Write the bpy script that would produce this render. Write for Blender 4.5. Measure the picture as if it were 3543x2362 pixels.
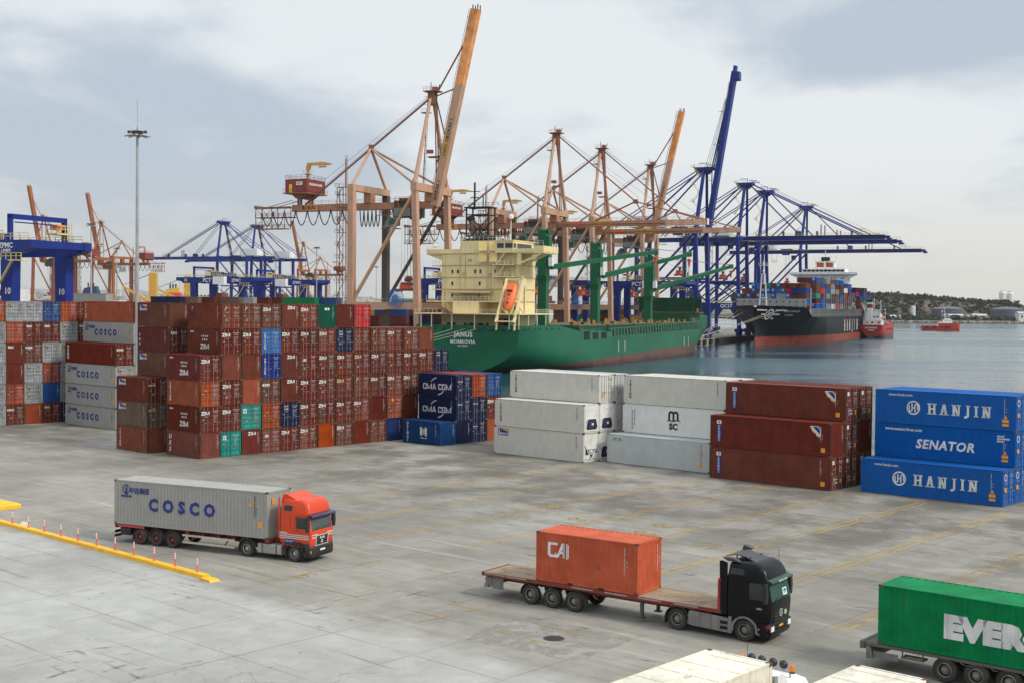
import bpy, bmesh, math, random
from mathutils import Vector, Matrix
R = math.radians
random.seed(7)
S = bpy.context.scene
COL = S.collection
for o in list(bpy.data.objects): bpy.data.objects.remove(o)

# ---------------------------------------------------------------- camera
PITCH, ROLL, FPX, HC = R(1.62737), R(.52139), 4384.19, 15.6548
cd = bpy.data.cameras.new('camera'); cam = bpy.data.objects.new('camera', cd); COL.objects.link(cam)
cd.sensor_width = 36; cd.lens = 36*FPX/3543; cd.clip_start = .5; cd.clip_end = 30000
_c, _s, _cr, _sr = math.cos(PITCH), math.sin(PITCH), math.cos(ROLL), math.sin(ROLL)
_R, _U, _F = Vector((1,0,0)), Vector((0,_s,_c)), Vector((0,_c,-_s))
_X = _R*_cr+_U*_sr; _Y = _U*_cr-_R*_sr; _Z = -_F
cam.matrix_world = Matrix(((_X.x,_Y.x,_Z.x,0),(_X.y,_Y.y,_Z.y,0),(_X.z,_Y.z,_Z.z,HC),(0,0,0,1)))
S.camera = cam
S.render.resolution_x, S.render.resolution_y = 1024, 682
S.view_settings.view_transform = 'Standard'; S.view_settings.look = 'None'
S.view_settings.exposure = -0.02; S.view_settings.gamma = 1

# ---------------------------------------------------------------- sun + sky
SUN_AZ, SUN_EL = R(118), R(42)          # azimuth clockwise from +Y
sl = bpy.data.lights.new('sun', 'SUN'); sl.energy = 2.7; sl.angle = R(11); sl.color = (1,.96,.88)
so = bpy.data.objects.new('sun', sl); COL.objects.link(so)
sd = Vector((math.sin(SUN_AZ)*math.cos(SUN_EL), math.cos(SUN_AZ)*math.cos(SUN_EL), math.sin(SUN_EL)))
so.rotation_euler = sd.to_track_quat('Z','Y').to_euler(); so.location = sd*300

w = bpy.data.worlds.new('World'); S.world = w; w.use_nodes = True
nt = w.node_tree; nt.nodes.clear()
class N:
    """tiny node helper"""
    def __init__(s, nt): s.nt = nt
    def n(s, t, **k):
        x = s.nt.nodes.new(t)
        for a, b in k.items(): setattr(x, a, b)
        return x
    def set(s, x, i, v):
        if hasattr(v, 'is_output') or isinstance(v, bpy.types.NodeSocket): s.nt.links.new(v, x.inputs[i])
        else: x.inputs[i].default_value = v
    def math(s, op, a, b=0., c=None, clamp=False):
        x = s.n('ShaderNodeMath', operation=op, use_clamp=clamp); s.set(x,0,a); s.set(x,1,b)
        if c is not None: s.set(x,2,c)
        return x.outputs[0]
    def mix(s, f, a, b, blend='MIX'):
        x = s.n('ShaderNodeMix', data_type='RGBA', blend_type=blend); s.set(x,0,f)
        s.set(x,6,a if not isinstance(a,tuple) else (*a,1)[:4]); s.set(x,7,b if not isinstance(b,tuple) else (*b,1)[:4])
        return x.outputs[2]
    def noise(s, vec, scale, detail=4, rough=.55, dist=0):
        x = s.n('ShaderNodeTexNoise'); s.set(x,'Scale',scale); s.set(x,'Detail',detail); s.set(x,'Roughness',rough); s.set(x,'Distortion',dist)
        if vec is not None: s.set(x,'Vector',vec)
        return x.outputs[0]
    def ramp(s, f, lo, hi):
        x = s.n('ShaderNodeMapRange'); x.interpolation_type = 'SMOOTHSTEP'; s.set(x,0,f); s.set(x,1,lo); s.set(x,2,hi)
        return x.outputs[0]
    def mapping(s, vec, scale=(1,1,1), rot=(0,0,0), loc=(0,0,0)):
        x = s.n('ShaderNodeMapping'); s.set(x,0,vec); s.set(x,'Scale',scale); s.set(x,'Rotation',rot); s.set(x,'Location',loc)
        return x.outputs[0]
    def sep(s, vec):
        x = s.n('ShaderNodeSeparateXYZ'); s.set(x,0,vec); return x.outputs
    def comb(s, a, b, c):
        x = s.n('ShaderNodeCombineXYZ'); s.set(x,0,a); s.set(x,1,b); s.set(x,2,c); return x.outputs[0]
h = N(nt)
sky = h.n('ShaderNodeTexSky', sky_type='NISHITA'); sky.sun_disc = False
sky.sun_elevation = SUN_EL; sky.sun_rotation = SUN_AZ; sky.dust_density = 3
tc = h.n('ShaderNodeTexCoord').outputs['Generated']
x_, y_, z_ = h.sep(tc)
zz = h.math('MAXIMUM', z_, 0.0)
den = h.math('ADD', zz, .18)
cv = h.comb(h.math('DIVIDE', x_, den), h.math('DIVIDE', y_, den), h.math('MULTIPLY', z_, .8))
n1 = h.noise(h.mapping(cv, (.75,.55,.75), loc=(3.15,1.7,0)), 1.0, 3, .5, .15)
n2 = h.noise(h.mapping(cv, (1,.7,1), loc=(1.3,4.2,2)), 2.3, 5, .55, .3)
cl = h.math('ADD', h.math('MULTIPLY', n1, .48), h.math('MULTIPLY', n2, .52))
# broad weather: darker bank to the left, thin bright cloud in the middle, grey-blue bank up on the right
azm = h.math('DIVIDE', x_, h.math('MAXIMUM', y_, .05))
def blob(ax, ez, sx, sz, amt):
    dx = h.math('DIVIDE', h.math('SUBTRACT', azm, ax), sx); dz = h.math('DIVIDE', h.math('SUBTRACT', z_, ez), sz)
    r2 = h.math('ADD', h.math('MULTIPLY', dx, dx), h.math('MULTIPLY', dz, dz))
    return h.math('MULTIPLY', h.math('POWER', 2.718, h.math('MULTIPLY', r2, -1)), amt)
for b in ((-.33,.125,.2,.05,-.09), (-.04,.19,.16,.1,.10), (.31,.205,.13,.035,-.24), (.25,.11,.16,.06,.13), (-.38,.25,.16,.05,.13), (-.13,.09,.08,.05,-.06)):
    cl = h.math('ADD', cl, blob(*b))
f = h.ramp(cl, .36, .57)
ccol = h.mix(f, (.53,.61,.70), (.86,.895,.92))
# haze belt near the horizon, creamy on the right
hz = h.math('SUBTRACT', 1, h.ramp(zz, .0, .13))
hcol = h.mix(h.ramp(azm, -.25, .38), (.60,.60,.595), (.78,.76,.68))
ccol = h.mix(h.math('MULTIPLY', hz, .85), ccol, hcol)
# overcast sky: the zenith is brighter than the horizon
gain = h.math('ADD', 1, h.math('MULTIPLY', h.ramp(z_, .28, .95), 1.0))
gx = h.n('ShaderNodeVectorMath', operation='SCALE'); h.set(gx,0,ccol); h.set(gx,'Scale',h.math('MULTIPLY', gain, 10.0))
skc = h.mix(.93, sky.outputs[0], gx.outputs[0])
bg = h.n('ShaderNodeBackground'); h.set(bg,0,skc); h.set(bg,1,.1)
ow = h.n('ShaderNodeOutputWorld'); nt.links.new(bg.outputs[0], ow.inputs[0])

# ---------------------------------------------------------------- materials
MATS = {}
def newmat(name):
    m = bpy.data.materials.new(name); m.use_nodes = True
    b = m.node_tree.nodes['Principled BSDF']
    return m, N(m.node_tree), b
def paint(name, col, rough=.5, dirt=.3, rust=0., var=.12, metal=0., spec=.4, scale=1., dcol=(.09,.075,.06), huev=.0, streak=True):
    """painted or bare surface: tone drift, downward dirt streaks and spots of rust, different on every object"""
    if name in MATS: return MATS[name]
    m, h, b = newmat(name)
    tc = h.n('ShaderNodeTexCoord').outputs['Object']
    rnd = h.n('ShaderNodeObjectInfo').outputs['Random']
    off = h.n('ShaderNodeVectorMath', operation='ADD'); h.set(off,0,tc); h.set(off,1,h.comb(h.math('MULTIPLY',rnd,91.),h.math('MULTIPLY',rnd,37.),0.))
    v = off.outputs[0]
    na = h.noise(v, .9*scale, 4, .6)
    c = h.mix(h.ramp(na,.3,.7), tuple(x*(1-var) for x in col), tuple(min(1,x*(1+var)) for x in col))
    if huev:
        hs = h.n('ShaderNodeHueSaturation'); h.set(hs,'Value',h.math('ADD',1-huev,h.math('MULTIPLY',rnd,2*huev)))
        h.set(hs,'Hue',h.math('ADD',.5-.03*huev,h.math('MULTIPLY',h.math('FRACT',h.math('MULTIPLY',rnd,7.3)),.06*huev)))
        h.set(hs,'Saturation',h.math('ADD',1-.6*huev,h.math('MULTIPLY',h.math('FRACT',h.math('MULTIPLY',rnd,13.7)),1.0*huev)))
        h.set(hs,'Color',c); c = hs.outputs[0]
    if dirt:
        nb = h.noise(h.mapping(v,(3.2*scale,3.2*scale,.22*scale) if streak else (scale,)*3), 1.6, 5, .6)
        c = h.mix(h.math('MULTIPLY',h.ramp(nb,.46,.75),dirt), c, dcol)
    if rust:
        nr = h.noise(h.mapping(v,(1,1,.6)), 2.2*scale, 6, .68)
        c = h.mix(h.math('MULTIPLY',h.ramp(nr,.60,.70),rust), c, (.13,.05,.022))
    h.set(b,'Base Color',c); h.set(b,'Roughness',rough); h.set(b,'Metallic',metal); b.inputs['Specular IOR Level'].default_value = spec
    MATS[name] = m; return m
def flat(name, col, rough=.6, metal=0., spec=.4):
    if name in MATS: return MATS[name]
    return paint(name, col, rough, dirt=.12, var=.06, metal=metal, spec=spec)

# ---------------------------------------------------------------- mesh building
def linked(name, me, parent=None, loc=(0,0,0), rot=(0,0,0)):
    o = bpy.data.objects.new(name, me); COL.objects.link(o)
    o.location = loc; o.rotation_euler = rot
    if parent: o.parent = parent
    return o
class MB:
    def __init__(s): s.v=[]; s.f=[]; s.m=[]
    def add(s, vs, fs, m=0):
        b=len(s.v); s.v += [tuple(x) for x in vs]
        for f in fs: s.f.append(tuple(b+i for i in f)); s.m.append(m)
        return s
    def box(s, x0,x1,y0,y1,z0,z1, m=0):
        return s.add([(x0,y0,z0),(x1,y0,z0),(x1,y1,z0),(x0,y1,z0),(x0,y0,z1),(x1,y0,z1),(x1,y1,z1),(x0,y1,z1)],
            [(0,3,2,1),(4,5,6,7),(0,1,5,4),(1,2,6,5),(2,3,7,6),(3,0,4,7)], m)
    def cbox(s, c, sz, m=0):
        return s.box(c[0]-sz[0]/2,c[0]+sz[0]/2,c[1]-sz[1]/2,c[1]+sz[1]/2,c[2]-sz[2]/2,c[2]+sz[2]/2,m)
    def bar(s, p, q, w, hgt=None, m=0, n=4, up=(0,0,1), w2=None):
        """straight member from p to q; n=4 square, else round; w2 = width at q"""
        p,q=Vector(p),Vector(q); d=(q-p)
        if d.length<1e-6: return s
        d.normalize(); u=Vector(up)
        if abs(d.dot(u))>.98: u=Vector((0,1,0)) if abs(d.y)<.9 else Vector((1,0,0))
        a=d.cross(u).normalized(); b=a.cross(d).normalized(); hgt=hgt or w; w2=w2 or w; k=w2/w
        if n==4: ring=[(-.5,-.5),(.5,-.5),(.5,.5),(-.5,.5)]
        else: ring=[(.5*math.cos(2*math.pi*i/n),.5*math.sin(2*math.pi*i/n)) for i in range(n)]
        vs=[p+a*(x*w)+b*(y*hgt) for x,y in ring]+[q+a*(x*w*k)+b*(y*hgt*k) for x,y in ring]
        k=len(ring); fs=[(i,(i+1)%k,k+(i+1)%k,k+i) for i in range(k)]+[tuple(reversed(range(k))),tuple(range(k,2*k))]
        return s.add(vs,fs,m)
    def tube(s, pts, r, m=0, n=5):
        pts=[Vector(p) for p in pts]; rings=[]
        for i,p in enumerate(pts):
            d=(pts[min(i+1,len(pts)-1)]-pts[max(i-1,0)]).normalized()
            u=Vector((0,0,1)) if abs(d.z)<.95 else Vector((1,0,0))
            a=d.cross(u).normalized(); b=a.cross(d)
            rings.append([p+a*r*math.cos(6.28318*j/n)+b*r*math.sin(6.28318*j/n) for j in range(n)])
        return s.loft(rings,m)
    def loft(s, rings, m=0, caps=True, closed=True):
        n=len(rings[0]); vs=[p for r in rings for p in r]; fs=[]
        for i in range(len(rings)-1):
            for j in range(n if closed else n-1):
                k=(j+1)%n; fs.append((i*n+j,i*n+k,(i+1)*n+k,(i+1)*n+j))
        if caps and closed: fs += [tuple(reversed(range(n))), tuple(range((len(rings)-1)*n,len(rings)*n))]
        return s.add(vs,fs,m)
    def prism(s, poly, y0, y1, m=0, axis='y'):
        """poly of (x,z) extruded along y (or of (y,z) along x, or (x,y) along z)"""
        if axis=='y': a=[(p[0],y0,p[1]) for p in poly]; b=[(p[0],y1,p[1]) for p in poly]
        elif axis=='x': a=[(y0,p[0],p[1]) for p in poly]; b=[(y1,p[0],p[1]) for p in poly]
        else: a=[(p[0],p[1],y0) for p in poly]; b=[(p[0],p[1],y1) for p in poly]
        return s.loft([a,b],m)
    def lathe(s, prof, m=0, n=16, c=(0,0,0), axis='z'):
        rings=[]
        for r,z in prof:
            ring=[]
            for i in range(n):
                a=2*math.pi*i/n; x,y=r*math.cos(a),r*math.sin(a)
                ring.append((c[0]+x,c[1]+y,c[2]+z) if axis=='z' else ((c[0]+x,c[1]+z,c[2]+y) if axis=='y' else (c[0]+z,c[1]+x,c[2]+y)))
            rings.append(ring)
        ring=len(prof)>2 and abs(prof[0][0])>1e-6 and abs(prof[-1][0])>1e-6 and abs(prof[0][1]-prof[-1][1])<.35*abs(prof[0][0]) and max(p[0] for p in prof)>min(p[0] for p in prof)*1.01
        if ring: return s.loft(rings+[rings[0]],m,caps=False)
        return s.loft(rings,m)
    def rail(s, pts, hgt=1.1, r=.04, gap=2.0, m=0, mid=True):
        """hand-rail along a polyline"""
        for p,q in zip(pts[:-1],pts[1:]):
            p,q=Vector(p),Vector(q); L=(q-p).length; k=max(1,int(L/gap))
            for i in range(k+1):
                a=p.lerp(q,i/k); s.bar(a,a+Vector((0,0,hgt)),r,m=m)
            s.bar(p+Vector((0,0,hgt)),q+Vector((0,0,hgt)),r,m=m)
            if mid: s.bar(p+Vector((0,0,hgt*.55)),q+Vector((0,0,hgt*.55)),r,m=m)
        return s
    def ladder(s, p, q, wdt=.5, r=.05, step=.6, m=0, side=(0,1,0)):
        p,q,sv=Vector(p),Vector(q),Vector(side)*wdt/2
        s.bar(p-sv,q-sv,r,m=m); s.bar(p+sv,q+sv,r,m=m); k=int((q-p).length/step)
        for i in range(1,k):
            a=p.lerp(q,i/k); s.bar(a-sv,a+sv,r*.8,m=m)
        return s
    def mesh(s, name, mats, smooth=False):
        me=bpy.data.meshes.new(name); me.from_pydata(s.v,[],s.f)
        for mt in mats: me.materials.append(mt)
        me.polygons.foreach_set('material_index', s.m)
        bm=bmesh.new(); bm.from_mesh(me); bmesh.ops.recalc_face_normals(bm, faces=bm.faces); bm.to_mesh(me); bm.free()
        if smooth: me.polygons.foreach_set('use_smooth',[True]*len(me.polygons)); me.set_sharp_from_angle(angle=R(38))
        me.update(); return me
    def build(s, name, mats, parent=None, loc=(0,0,0), rot=(0,0,0), smooth=False):
        if not isinstance(mats,(list,tuple)): mats=[mats]
        return linked(name, s.mesh(name,mats,smooth), parent, loc, rot)
def tag(o, label=None, cat=None, group=None, kind=None):
    if label: o['label']=label
    if cat: o['category']=cat
    if group: o['group']=group
    if kind: o['kind']=kind
    return o
def thing(name, label, cat, loc=(0,0,0), rz=0., group=None):
    o=bpy.data.objects.new(name,None); COL.objects.link(o); o.location=loc; o.rotation_euler=(0,0,rz); o.empty_display_size=.5
    return tag(o,label,cat,group)
KIDS={}
def copy_tree(o, parent=None):
    c=o.copy(); COL.objects.link(c)
    if parent: c.parent=parent
    for ch in list(o.children): copy_tree(ch,c)
    return c
YA=R(-42.156); YC,YS=math.cos(YA),math.sin(YA)
def YW(U,V,z=0): return (U*YC-V*YS, U*YS+V*YC, z)
def at(px,py,Y):
    """world point at depth Y seen at photo pixel (2352-wide coordinates)"""
    a,b=px*3543/2352-1771.5, py*3543/2352-1181
    d=_X*(a/FPX)-_Y*(b/FPX)-_Z; t=Y/d.y
    return Vector((d.x*t,Y,HC+d.z*t))
WATER=-2.6

# ---------------------------------------------------------------- writing
_TX={}
def text_mesh(body, size, bold=0., shear=0., space=1., stack=False, line=1., wide=1., depth=.012):
    key=(body,size,bold,shear,space,stack,line,wide)
    if key in _TX: return _TX[key]
    cu=bpy.data.curves.new('lettering','FONT'); cu.body='\n'.join(body) if stack else body
    cu.size=size; cu.offset=bold*size; cu.shear=shear; cu.space_character=space; cu.space_line=line
    cu.align_x='CENTER'; cu.align_y='CENTER'; cu.extrude=depth/2; cu.resolution_u=2
    o=bpy.data.objects.new('lettering',cu); COL.objects.link(o)
    dg=bpy.context.evaluated_depsgraph_get(); me=bpy.data.meshes.new_from_object(o.evaluated_get(dg))
    bpy.data.objects.remove(o); me.name='lettering'
    me.transform(Matrix(((wide,0,0,0),(0,0,-1,0),(0,1,0,0),(0,0,0,1)))); me.materials.clear()
    # centre on the real outline
    xs=[v.co.x for v in me.vertices]; zs=[v.co.z for v in me.vertices]
    if xs: me.transform(Matrix.Translation((-(min(xs)+max(xs))/2,0,-(min(zs)+max(zs))/2)))
    _TX[key]=me; return me
def write(parent, me, mat, loc, rz=0., rx=0., name='lettering', ry=0.):
    if not me.materials: me.materials.append(mat)
    o=linked(name, me, parent, loc, (rx,ry,rz))
    o.material_slots[0].link='OBJECT'; o.material_slots[0].material=mat
    return o
# ================================================================ water, quay, yard surface
def mat_ground():
    m,h,b=newmat('concrete_yard')
    tc=h.n('ShaderNodeTexCoord').outputs['Object']
    v=h.mapping(tc,rot=(0,0,-YA)); U,V,_=h.sep(v)
    wob=h.math('MULTIPLY',h.math('SUBTRACT',h.noise(v,.25,3,.6),.5),5.)
    new=h.math('SUBTRACT',1,h.ramp(h.math('ADD',V,wob),39.5,42.5))
    n1=h.noise(v,.06,5,.62); n2=h.noise(v,.6,5,.65); gr_=h.noise(v,7.,3,.7)
    old=h.mix(h.ramp(n1,.36,.64),(.325,.307,.270),(.222,.207,.176))
    # tyre-worn lanes: long smears along the driving direction
    ln=h.noise(h.mapping(v,(.045,.75,1),rot=(0,0,R(12))),1.,6,.68,.4)
    old=h.mix(h.math('MULTIPLY',h.ramp(ln,.46,.72),.45),old,(.17,.159,.14))
    ln2=h.noise(h.mapping(v,(.06,1.3,1),rot=(0,0,R(3)),loc=(7,3,0)),1.,6,.7,.3)
    old=h.mix(h.math('MULTIPLY',h.ramp(ln2,.56,.70),.38),old,(.50,.485,.445))
    # brown oily ground in front of the stacks
    br=h.math('MULTIPLY',h.ramp(V,54,80),h.ramp(h.noise(v,.13,5,.66),.40,.62))
    old=h.mix(h.math('MULTIPLY',br,.82),old,(.115,.103,.086))
    nw=h.mix(h.ramp(n1,.38,.64),(.425,.418,.392),(.34,.333,.308))
    sm=h.noise(h.mapping(v,(.05,.9,1),rot=(0,0,R(-24))),1.,5,.65,.5)
    nw=h.mix(h.math('MULTIPLY',h.ramp(sm,.56,.75),.32),nw,(.33,.325,.31))
    c=h.mix(new,old,nw)
    c=h.mix(h.ramp(n2,.3,.7),c,h.mix(1.,c,(.84,.84,.83),'MULTIPLY'))
    c=h.mix(h.ramp(gr_,.25,.75),h.mix(1.,c,(.90,.90,.89),'MULTIPLY'),c)
    # separate repair slabs with their own tone
    vo=h.n('ShaderNodeTexVoronoi'); vo.feature='F1'; h.set(vo,'Scale',1.); h.set(vo,'Randomness',0.)
    h.set(vo,'Vector',h.mapping(v,(1/5.5,1/5.6,1),loc=(.04,.02,0)))
    sv=h.sep(vo.outputs['Color'])[0]
    c=h.mix(h.math('MULTIPLY',h.ramp(sv,.74,.76),.22),c,h.mix(1.,c,(.70,.70,.71),'MULTIPLY'))
    # joints on a 5.5 m grid
    def joint(x,off,pitch,wid):
        f=h.math('FRACT',h.math('DIVIDE',h.math('ADD',x,off+550),pitch))
        return h.ramp(h.math('ABSOLUTE',h.math('SUBTRACT',f,.5)),.5-wid/pitch,.5-wid*.25/pitch)
    jw=h.math('MULTIPLY',h.math('SUBTRACT',n2,.5),.08)
    j=h.math('MAXIMUM',joint(h.math('ADD',U,jw),2.5,5.5,.05),joint(h.math('ADD',V,jw),2.6+2.2,5.6,.05))
    jn=h.ramp(h.noise(v,.35,3,.6),.32,.58)
    c=h.mix(h.math('MULTIPLY',h.math('MULTIPLY',j,jn),.6),c,(.085,.075,.06))
    # cracks
    vc=h.n('ShaderNodeTexVoronoi'); vc.feature='DISTANCE_TO_EDGE'; h.set(vc,'Scale',.13); h.set(vc,'Vector',v)
    dv=h.n('ShaderNodeVectorMath',operation='ADD'); h.set(dv,0,v)
    nz=h.n('ShaderNodeTexNoise'); h.set(nz,'Scale',.5); h.set(nz,'Detail',5); h.set(nz,'Vector',v)
    sc=h.n('ShaderNodeVectorMath',operation='SCALE'); h.set(sc,0,nz.outputs['Color']); h.set(sc,'Scale',4.); h.set(dv,1,sc.outputs[0]); h.set(vc,'Vector',dv.outputs[0])
    ck=h.math('SUBTRACT',1,h.ramp(vc.outputs['Distance'],.0,.006))
    c=h.mix(h.math('MULTIPLY',h.math('MULTIPLY',ck,h.ramp(h.noise(v,.1,2),.5,.6)),.5),c,(.10,.09,.075))
    # oil drips and dark tyre scuffs
    sp=h.noise(v,2.6,3,.5); c=h.mix(h.math('MULTIPLY',h.ramp(sp,.71,.75),.7),c,(.06,.052,.045))
    tr=h.noise(h.mapping(v,(.09,2.6,1),rot=(0,0,R(20)),loc=(3,9,0)),1.,3,.5,.25)
    c=h.mix(h.math('MULTIPLY',h.ramp(tr,.64,.70),.35),c,(.09,.085,.078))
    h.set(b,'Base Color',c); h.set(b,'Roughness',h.math('ADD',.62,h.math('MULTIPLY',n1,.3)))
    b.inputs['Specular IOR Level'].default_value=.25
    bp=h.n('ShaderNodeBump'); h.set(bp,'Strength',.25); h.set(bp,'Distance',.03); h.set(bp,'Height',h.noise(v,9.,4,.6)); h.set(b,'Normal',bp.outputs[0])
    return m
def mat_water():
    m,h,b=newmat('harbour_water')
    tc=h.n('ShaderNodeTexCoord').outputs['Object']
    big=h.noise(h.mapping(tc,(.004,.012,1),rot=(0,0,R(8))),1.,4,.6,.4)
    h.set(b,'Base Color',h.mix(h.ramp(big,.35,.65),(.006,.048,.064),(.013,.060,.076)))
    b.inputs['IOR'].default_value=1.33
    h.set(b,'Roughness',h.math('ADD',.10,h.math('MULTIPLY',h.ramp(big,.4,.6),.13)))
    w1=h.noise(h.mapping(tc,(.28,.5,1),rot=(0,0,R(20))),1.,5,.6,.4)
    w2=h.noise(h.mapping(tc,(.05,.09,1),rot=(0,0,R(-15))),1.,3,.55)
    hh=h.math('ADD',h.math('MULTIPLY',w1,.55),h.math('MULTIPLY',w2,1.6))
    hh=h.math('MULTIPLY',hh,h.math('ADD',.55,h.math('MULTIPLY',h.ramp(big,.35,.65),.8)))
    bp=h.n('ShaderNodeBump'); h.set(bp,'Strength',.8); h.set(bp,'Distance',.5); h.set(bp,'Height',hh); h.set(b,'Normal',bp.outputs[0])
    return m
QT=Vector((.41,.912,0)).normalized(); QA=Vector((.912,-.41,0)).normalized(); Q0=Vector((85.3,595,0))
def QW(s,a,z=0.):
    """s along the far quay (0 near the blue cranes), a = metres out over the water"""
    p=Q0+QT*s+QA*a; return Vector((p.x,p.y,z))
M_CONC=paint('quay_wall',(.27,.255,.23),.85,.5,.1)
land=[YW(330,143)[:2], tuple(QW(-376,0))[:2], tuple(QW(345,0))[:2], tuple(QW(345,-76))[:2], (-150,1060), (-60,1330), (-260,1460), (-520,1000), (-700,600), (-700,-150), (500,-150)]
mb=MB(); nL=len(land)
mb.add([(x,y,0) for x,y in land],[tuple(range(nL))],0)
gr=mb.build('ground',[mat_ground()]); tag(gr,kind='structure')
mb=MB(); mb.loft([[(x,y,-8) for x,y in land],[(x,y,-.004) for x,y in land]],caps=False)
tag(mb.build('quay_wall',[M_CONC]),kind='structure')
mb=MB(); mb.add([(-9000,-400,WATER),(9000,-400,WATER),(9000,14000,WATER),(-9000,14000,WATER)],[(0,1,2,3)])
tag(mb.build('water',[mat_water()]),kind='structure')

# worn yellow bay lines
def mat_worn(name,col,lo=.42,hi=.6):
    m,h,b=newmat(name); tc=h.n('ShaderNodeTexCoord').outputs['Object']
    h.set(b,'Base Color',h.mix(h.noise(tc,.8,3),col,tuple(x*.7 for x in col))); h.set(b,'Roughness',.8)
    tr=h.n('ShaderNodeBsdfTransparent'); mx=h.n('ShaderNodeMixShader')
    f=h.math('MULTIPLY',h.ramp(h.noise(tc,.55,6,.7),lo,hi),h.ramp(h.noise(tc,.11,3,.6),.32,.52))
    h.set(mx,0,f); nt=m.node_tree; nt.links.new(tr.outputs[0],mx.inputs[1]); nt.links.new(b.outputs[0],mx.inputs[2])
    nt.links.new(mx.outputs[0],nt.nodes['Material Output'].inputs[0]); return m
Y_WORN=mat_worn('worn_yellow_line',(.45,.265,.03),.32,.46); Y_FAINT=mat_worn('faint_yellow_line',(.38,.235,.04),.42,.56)
def strip(mb,U0,V0,U1,V1,wd,z=.004):
    a=Vector(YW(U0,V0,z)); c=Vector(YW(U1,V1,z)); n=Vector((0,0,1)).cross((c-a).normalized())*wd/2
    mb.add([a-n,c-n,c+n,a+n],[(0,1,2,3)])
mb=MB(); mf=MB()
for U in (-78.1,-71.2,-64.4,-57.6,-50.8,-43.9,-37.1,-30.2,-23.4):
    for d in (-.28,.28): strip(mb,U+d+.9,56.,U+d,98.5 if U>-66 else 97.5,.13)
for V in (69.6,74.6,79.6,84.6,89.6,94.6):
    for U in range(-92,-20,7): strip(mf,U+random.uniform(0,1),V+random.uniform(-.05,.05),U+random.uniform(3.5,6.5),V,.11,.008)
for U in range(-88,-22,7):
    for V in (71,77,83,89): strip(mf,U+2.9,V,U+2.9,V+random.uniform(2,4.5),.1,.008)
for V in (44.5,46.9,52.,58.5):
    for U in (-62,-54,-47,-41): strip(mf,U,V,U+random.uniform(2,5),V+random.uniform(-.1,.1),.12,.008)
for U in (-58,-51.5,-45): strip(mf,U,43.,U+.3,52,.12,.012)
tag(mb.build('yellow_bay_line',[Y_WORN]),kind='structure'); tag(mf.build('faint_bay_line',[Y_FAINT]),kind='structure')

# bay numbers painted on the ground
mtx=None
for k,(U,V,t) in enumerate(((-51.7,71.2,'G8'),(-52.3,74.4,'G7'),(-46,70.6,'09'),(-58.6,72.2,'06'),(-57.5,46.,'E'),(-64,75,'05'))):
    me=text_mesh(t,1.7,.02,depth=.002).copy(); me.transform(Matrix.Rotation(R(-90),4,'X')); me.materials.clear(); me.materials.append(Y_FAINT)
    o=linked('bay_number',me,None,YW(U,V,.014),(0,0,YA)); tag(o,kind='structure')

# dark tyre scuffs and drip trails on the slabs
M_SCUFF=mat_worn('tyre_scuff',(.20,.192,.178),.50,.72)
def scuff(mb,pts,wd,z):
    for i in range(len(pts)-1):
        a,b_=Vector((*pts[i],z)),Vector((*pts[i+1],z)); n=Vector((0,0,1)).cross((b_-a).normalized())*wd/2; mb.add([a-n,b_-n,b_+n,a+n],[(0,1,2,3)])
mb=MB(); rs=random.Random(12)
for cx,cy,r_,a0,a1 in ((-12,49,6.,120,230),(-9.5,50,6.4,110,235),(-16,50.5,5,100,220)):
    for d in (0,1.9): scuff(mb,[(cx+(r_+d)*math.cos(R(a)),cy+(r_+d)*math.sin(R(a))) for a in range(a0,a1,7)],.22,.016)
for k in range(26):
    x,y=rs.uniform(-25,32),rs.uniform(56,112); a=R(rs.choice((-25,-33,-38,-42,48))+rs.uniform(-4,4)); L_=rs.uniform(6,22)
    for d in (0,1.9): scuff(mb,[(x+math.cos(a)*t-math.sin(a)*d+.15*math.sin(t*.2+k),y+math.sin(a)*t+math.cos(a)*d) for t in [L_*i/8 for i in range(9)]],.2,.016+.0004*k)
for k in range(14):
    x,y=rs.uniform(-22,8),rs.uniform(48,66); a=R(20+rs.uniform(-6,6)); L_=rs.uniform(.6,4)
    scuff(mb,[(x+math.cos(a)*t,y+math.sin(a)*t+.08*math.sin(3*t)) for t in [L_*i/5 for i in range(6)]],rs.uniform(.06,.22),.03)
tag(mb.build('tyre_marks',[M_SCUFF]),kind='structure')
# concrete patch with a manhole
M_CASTIRON=paint('cast_iron',(.045,.035,.03),.7,.3,.3)
mb=MB(); mb.lathe([(.5,0),(.5,.012),(.46,.012),(.46,.006),(0,.006)],n=28)
for k in range(-3,4): mb.box(-.36,.36,k*.11-.02,k*.11+.02,.006,.014)
mo=mb.build('manhole_cover',[M_CASTIRON],None,(2.1,59.3,.006)); tag(mo,'round dark iron manhole cover in the worn concrete patch','manhole cover')
M_PATCH=mat_worn('concrete_patch',(.31,.295,.26),.35,.6)
mb=MB(); random.seed(3); pts=[]
for i in range(26):
    a=i/26*6.2832; r=1/max(abs(math.cos(a))/3.6,abs(math.sin(a))/2.7)*random.uniform(.86,1.03); pts.append((r*math.cos(a),r*math.sin(a),0))
mb.add(pts,[tuple(range(26))]); tag(mb.build('concrete_patch',[M_PATCH],None,(1.9,59.4,.004),(0,0,YA+R(6))),kind='structure')

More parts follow.
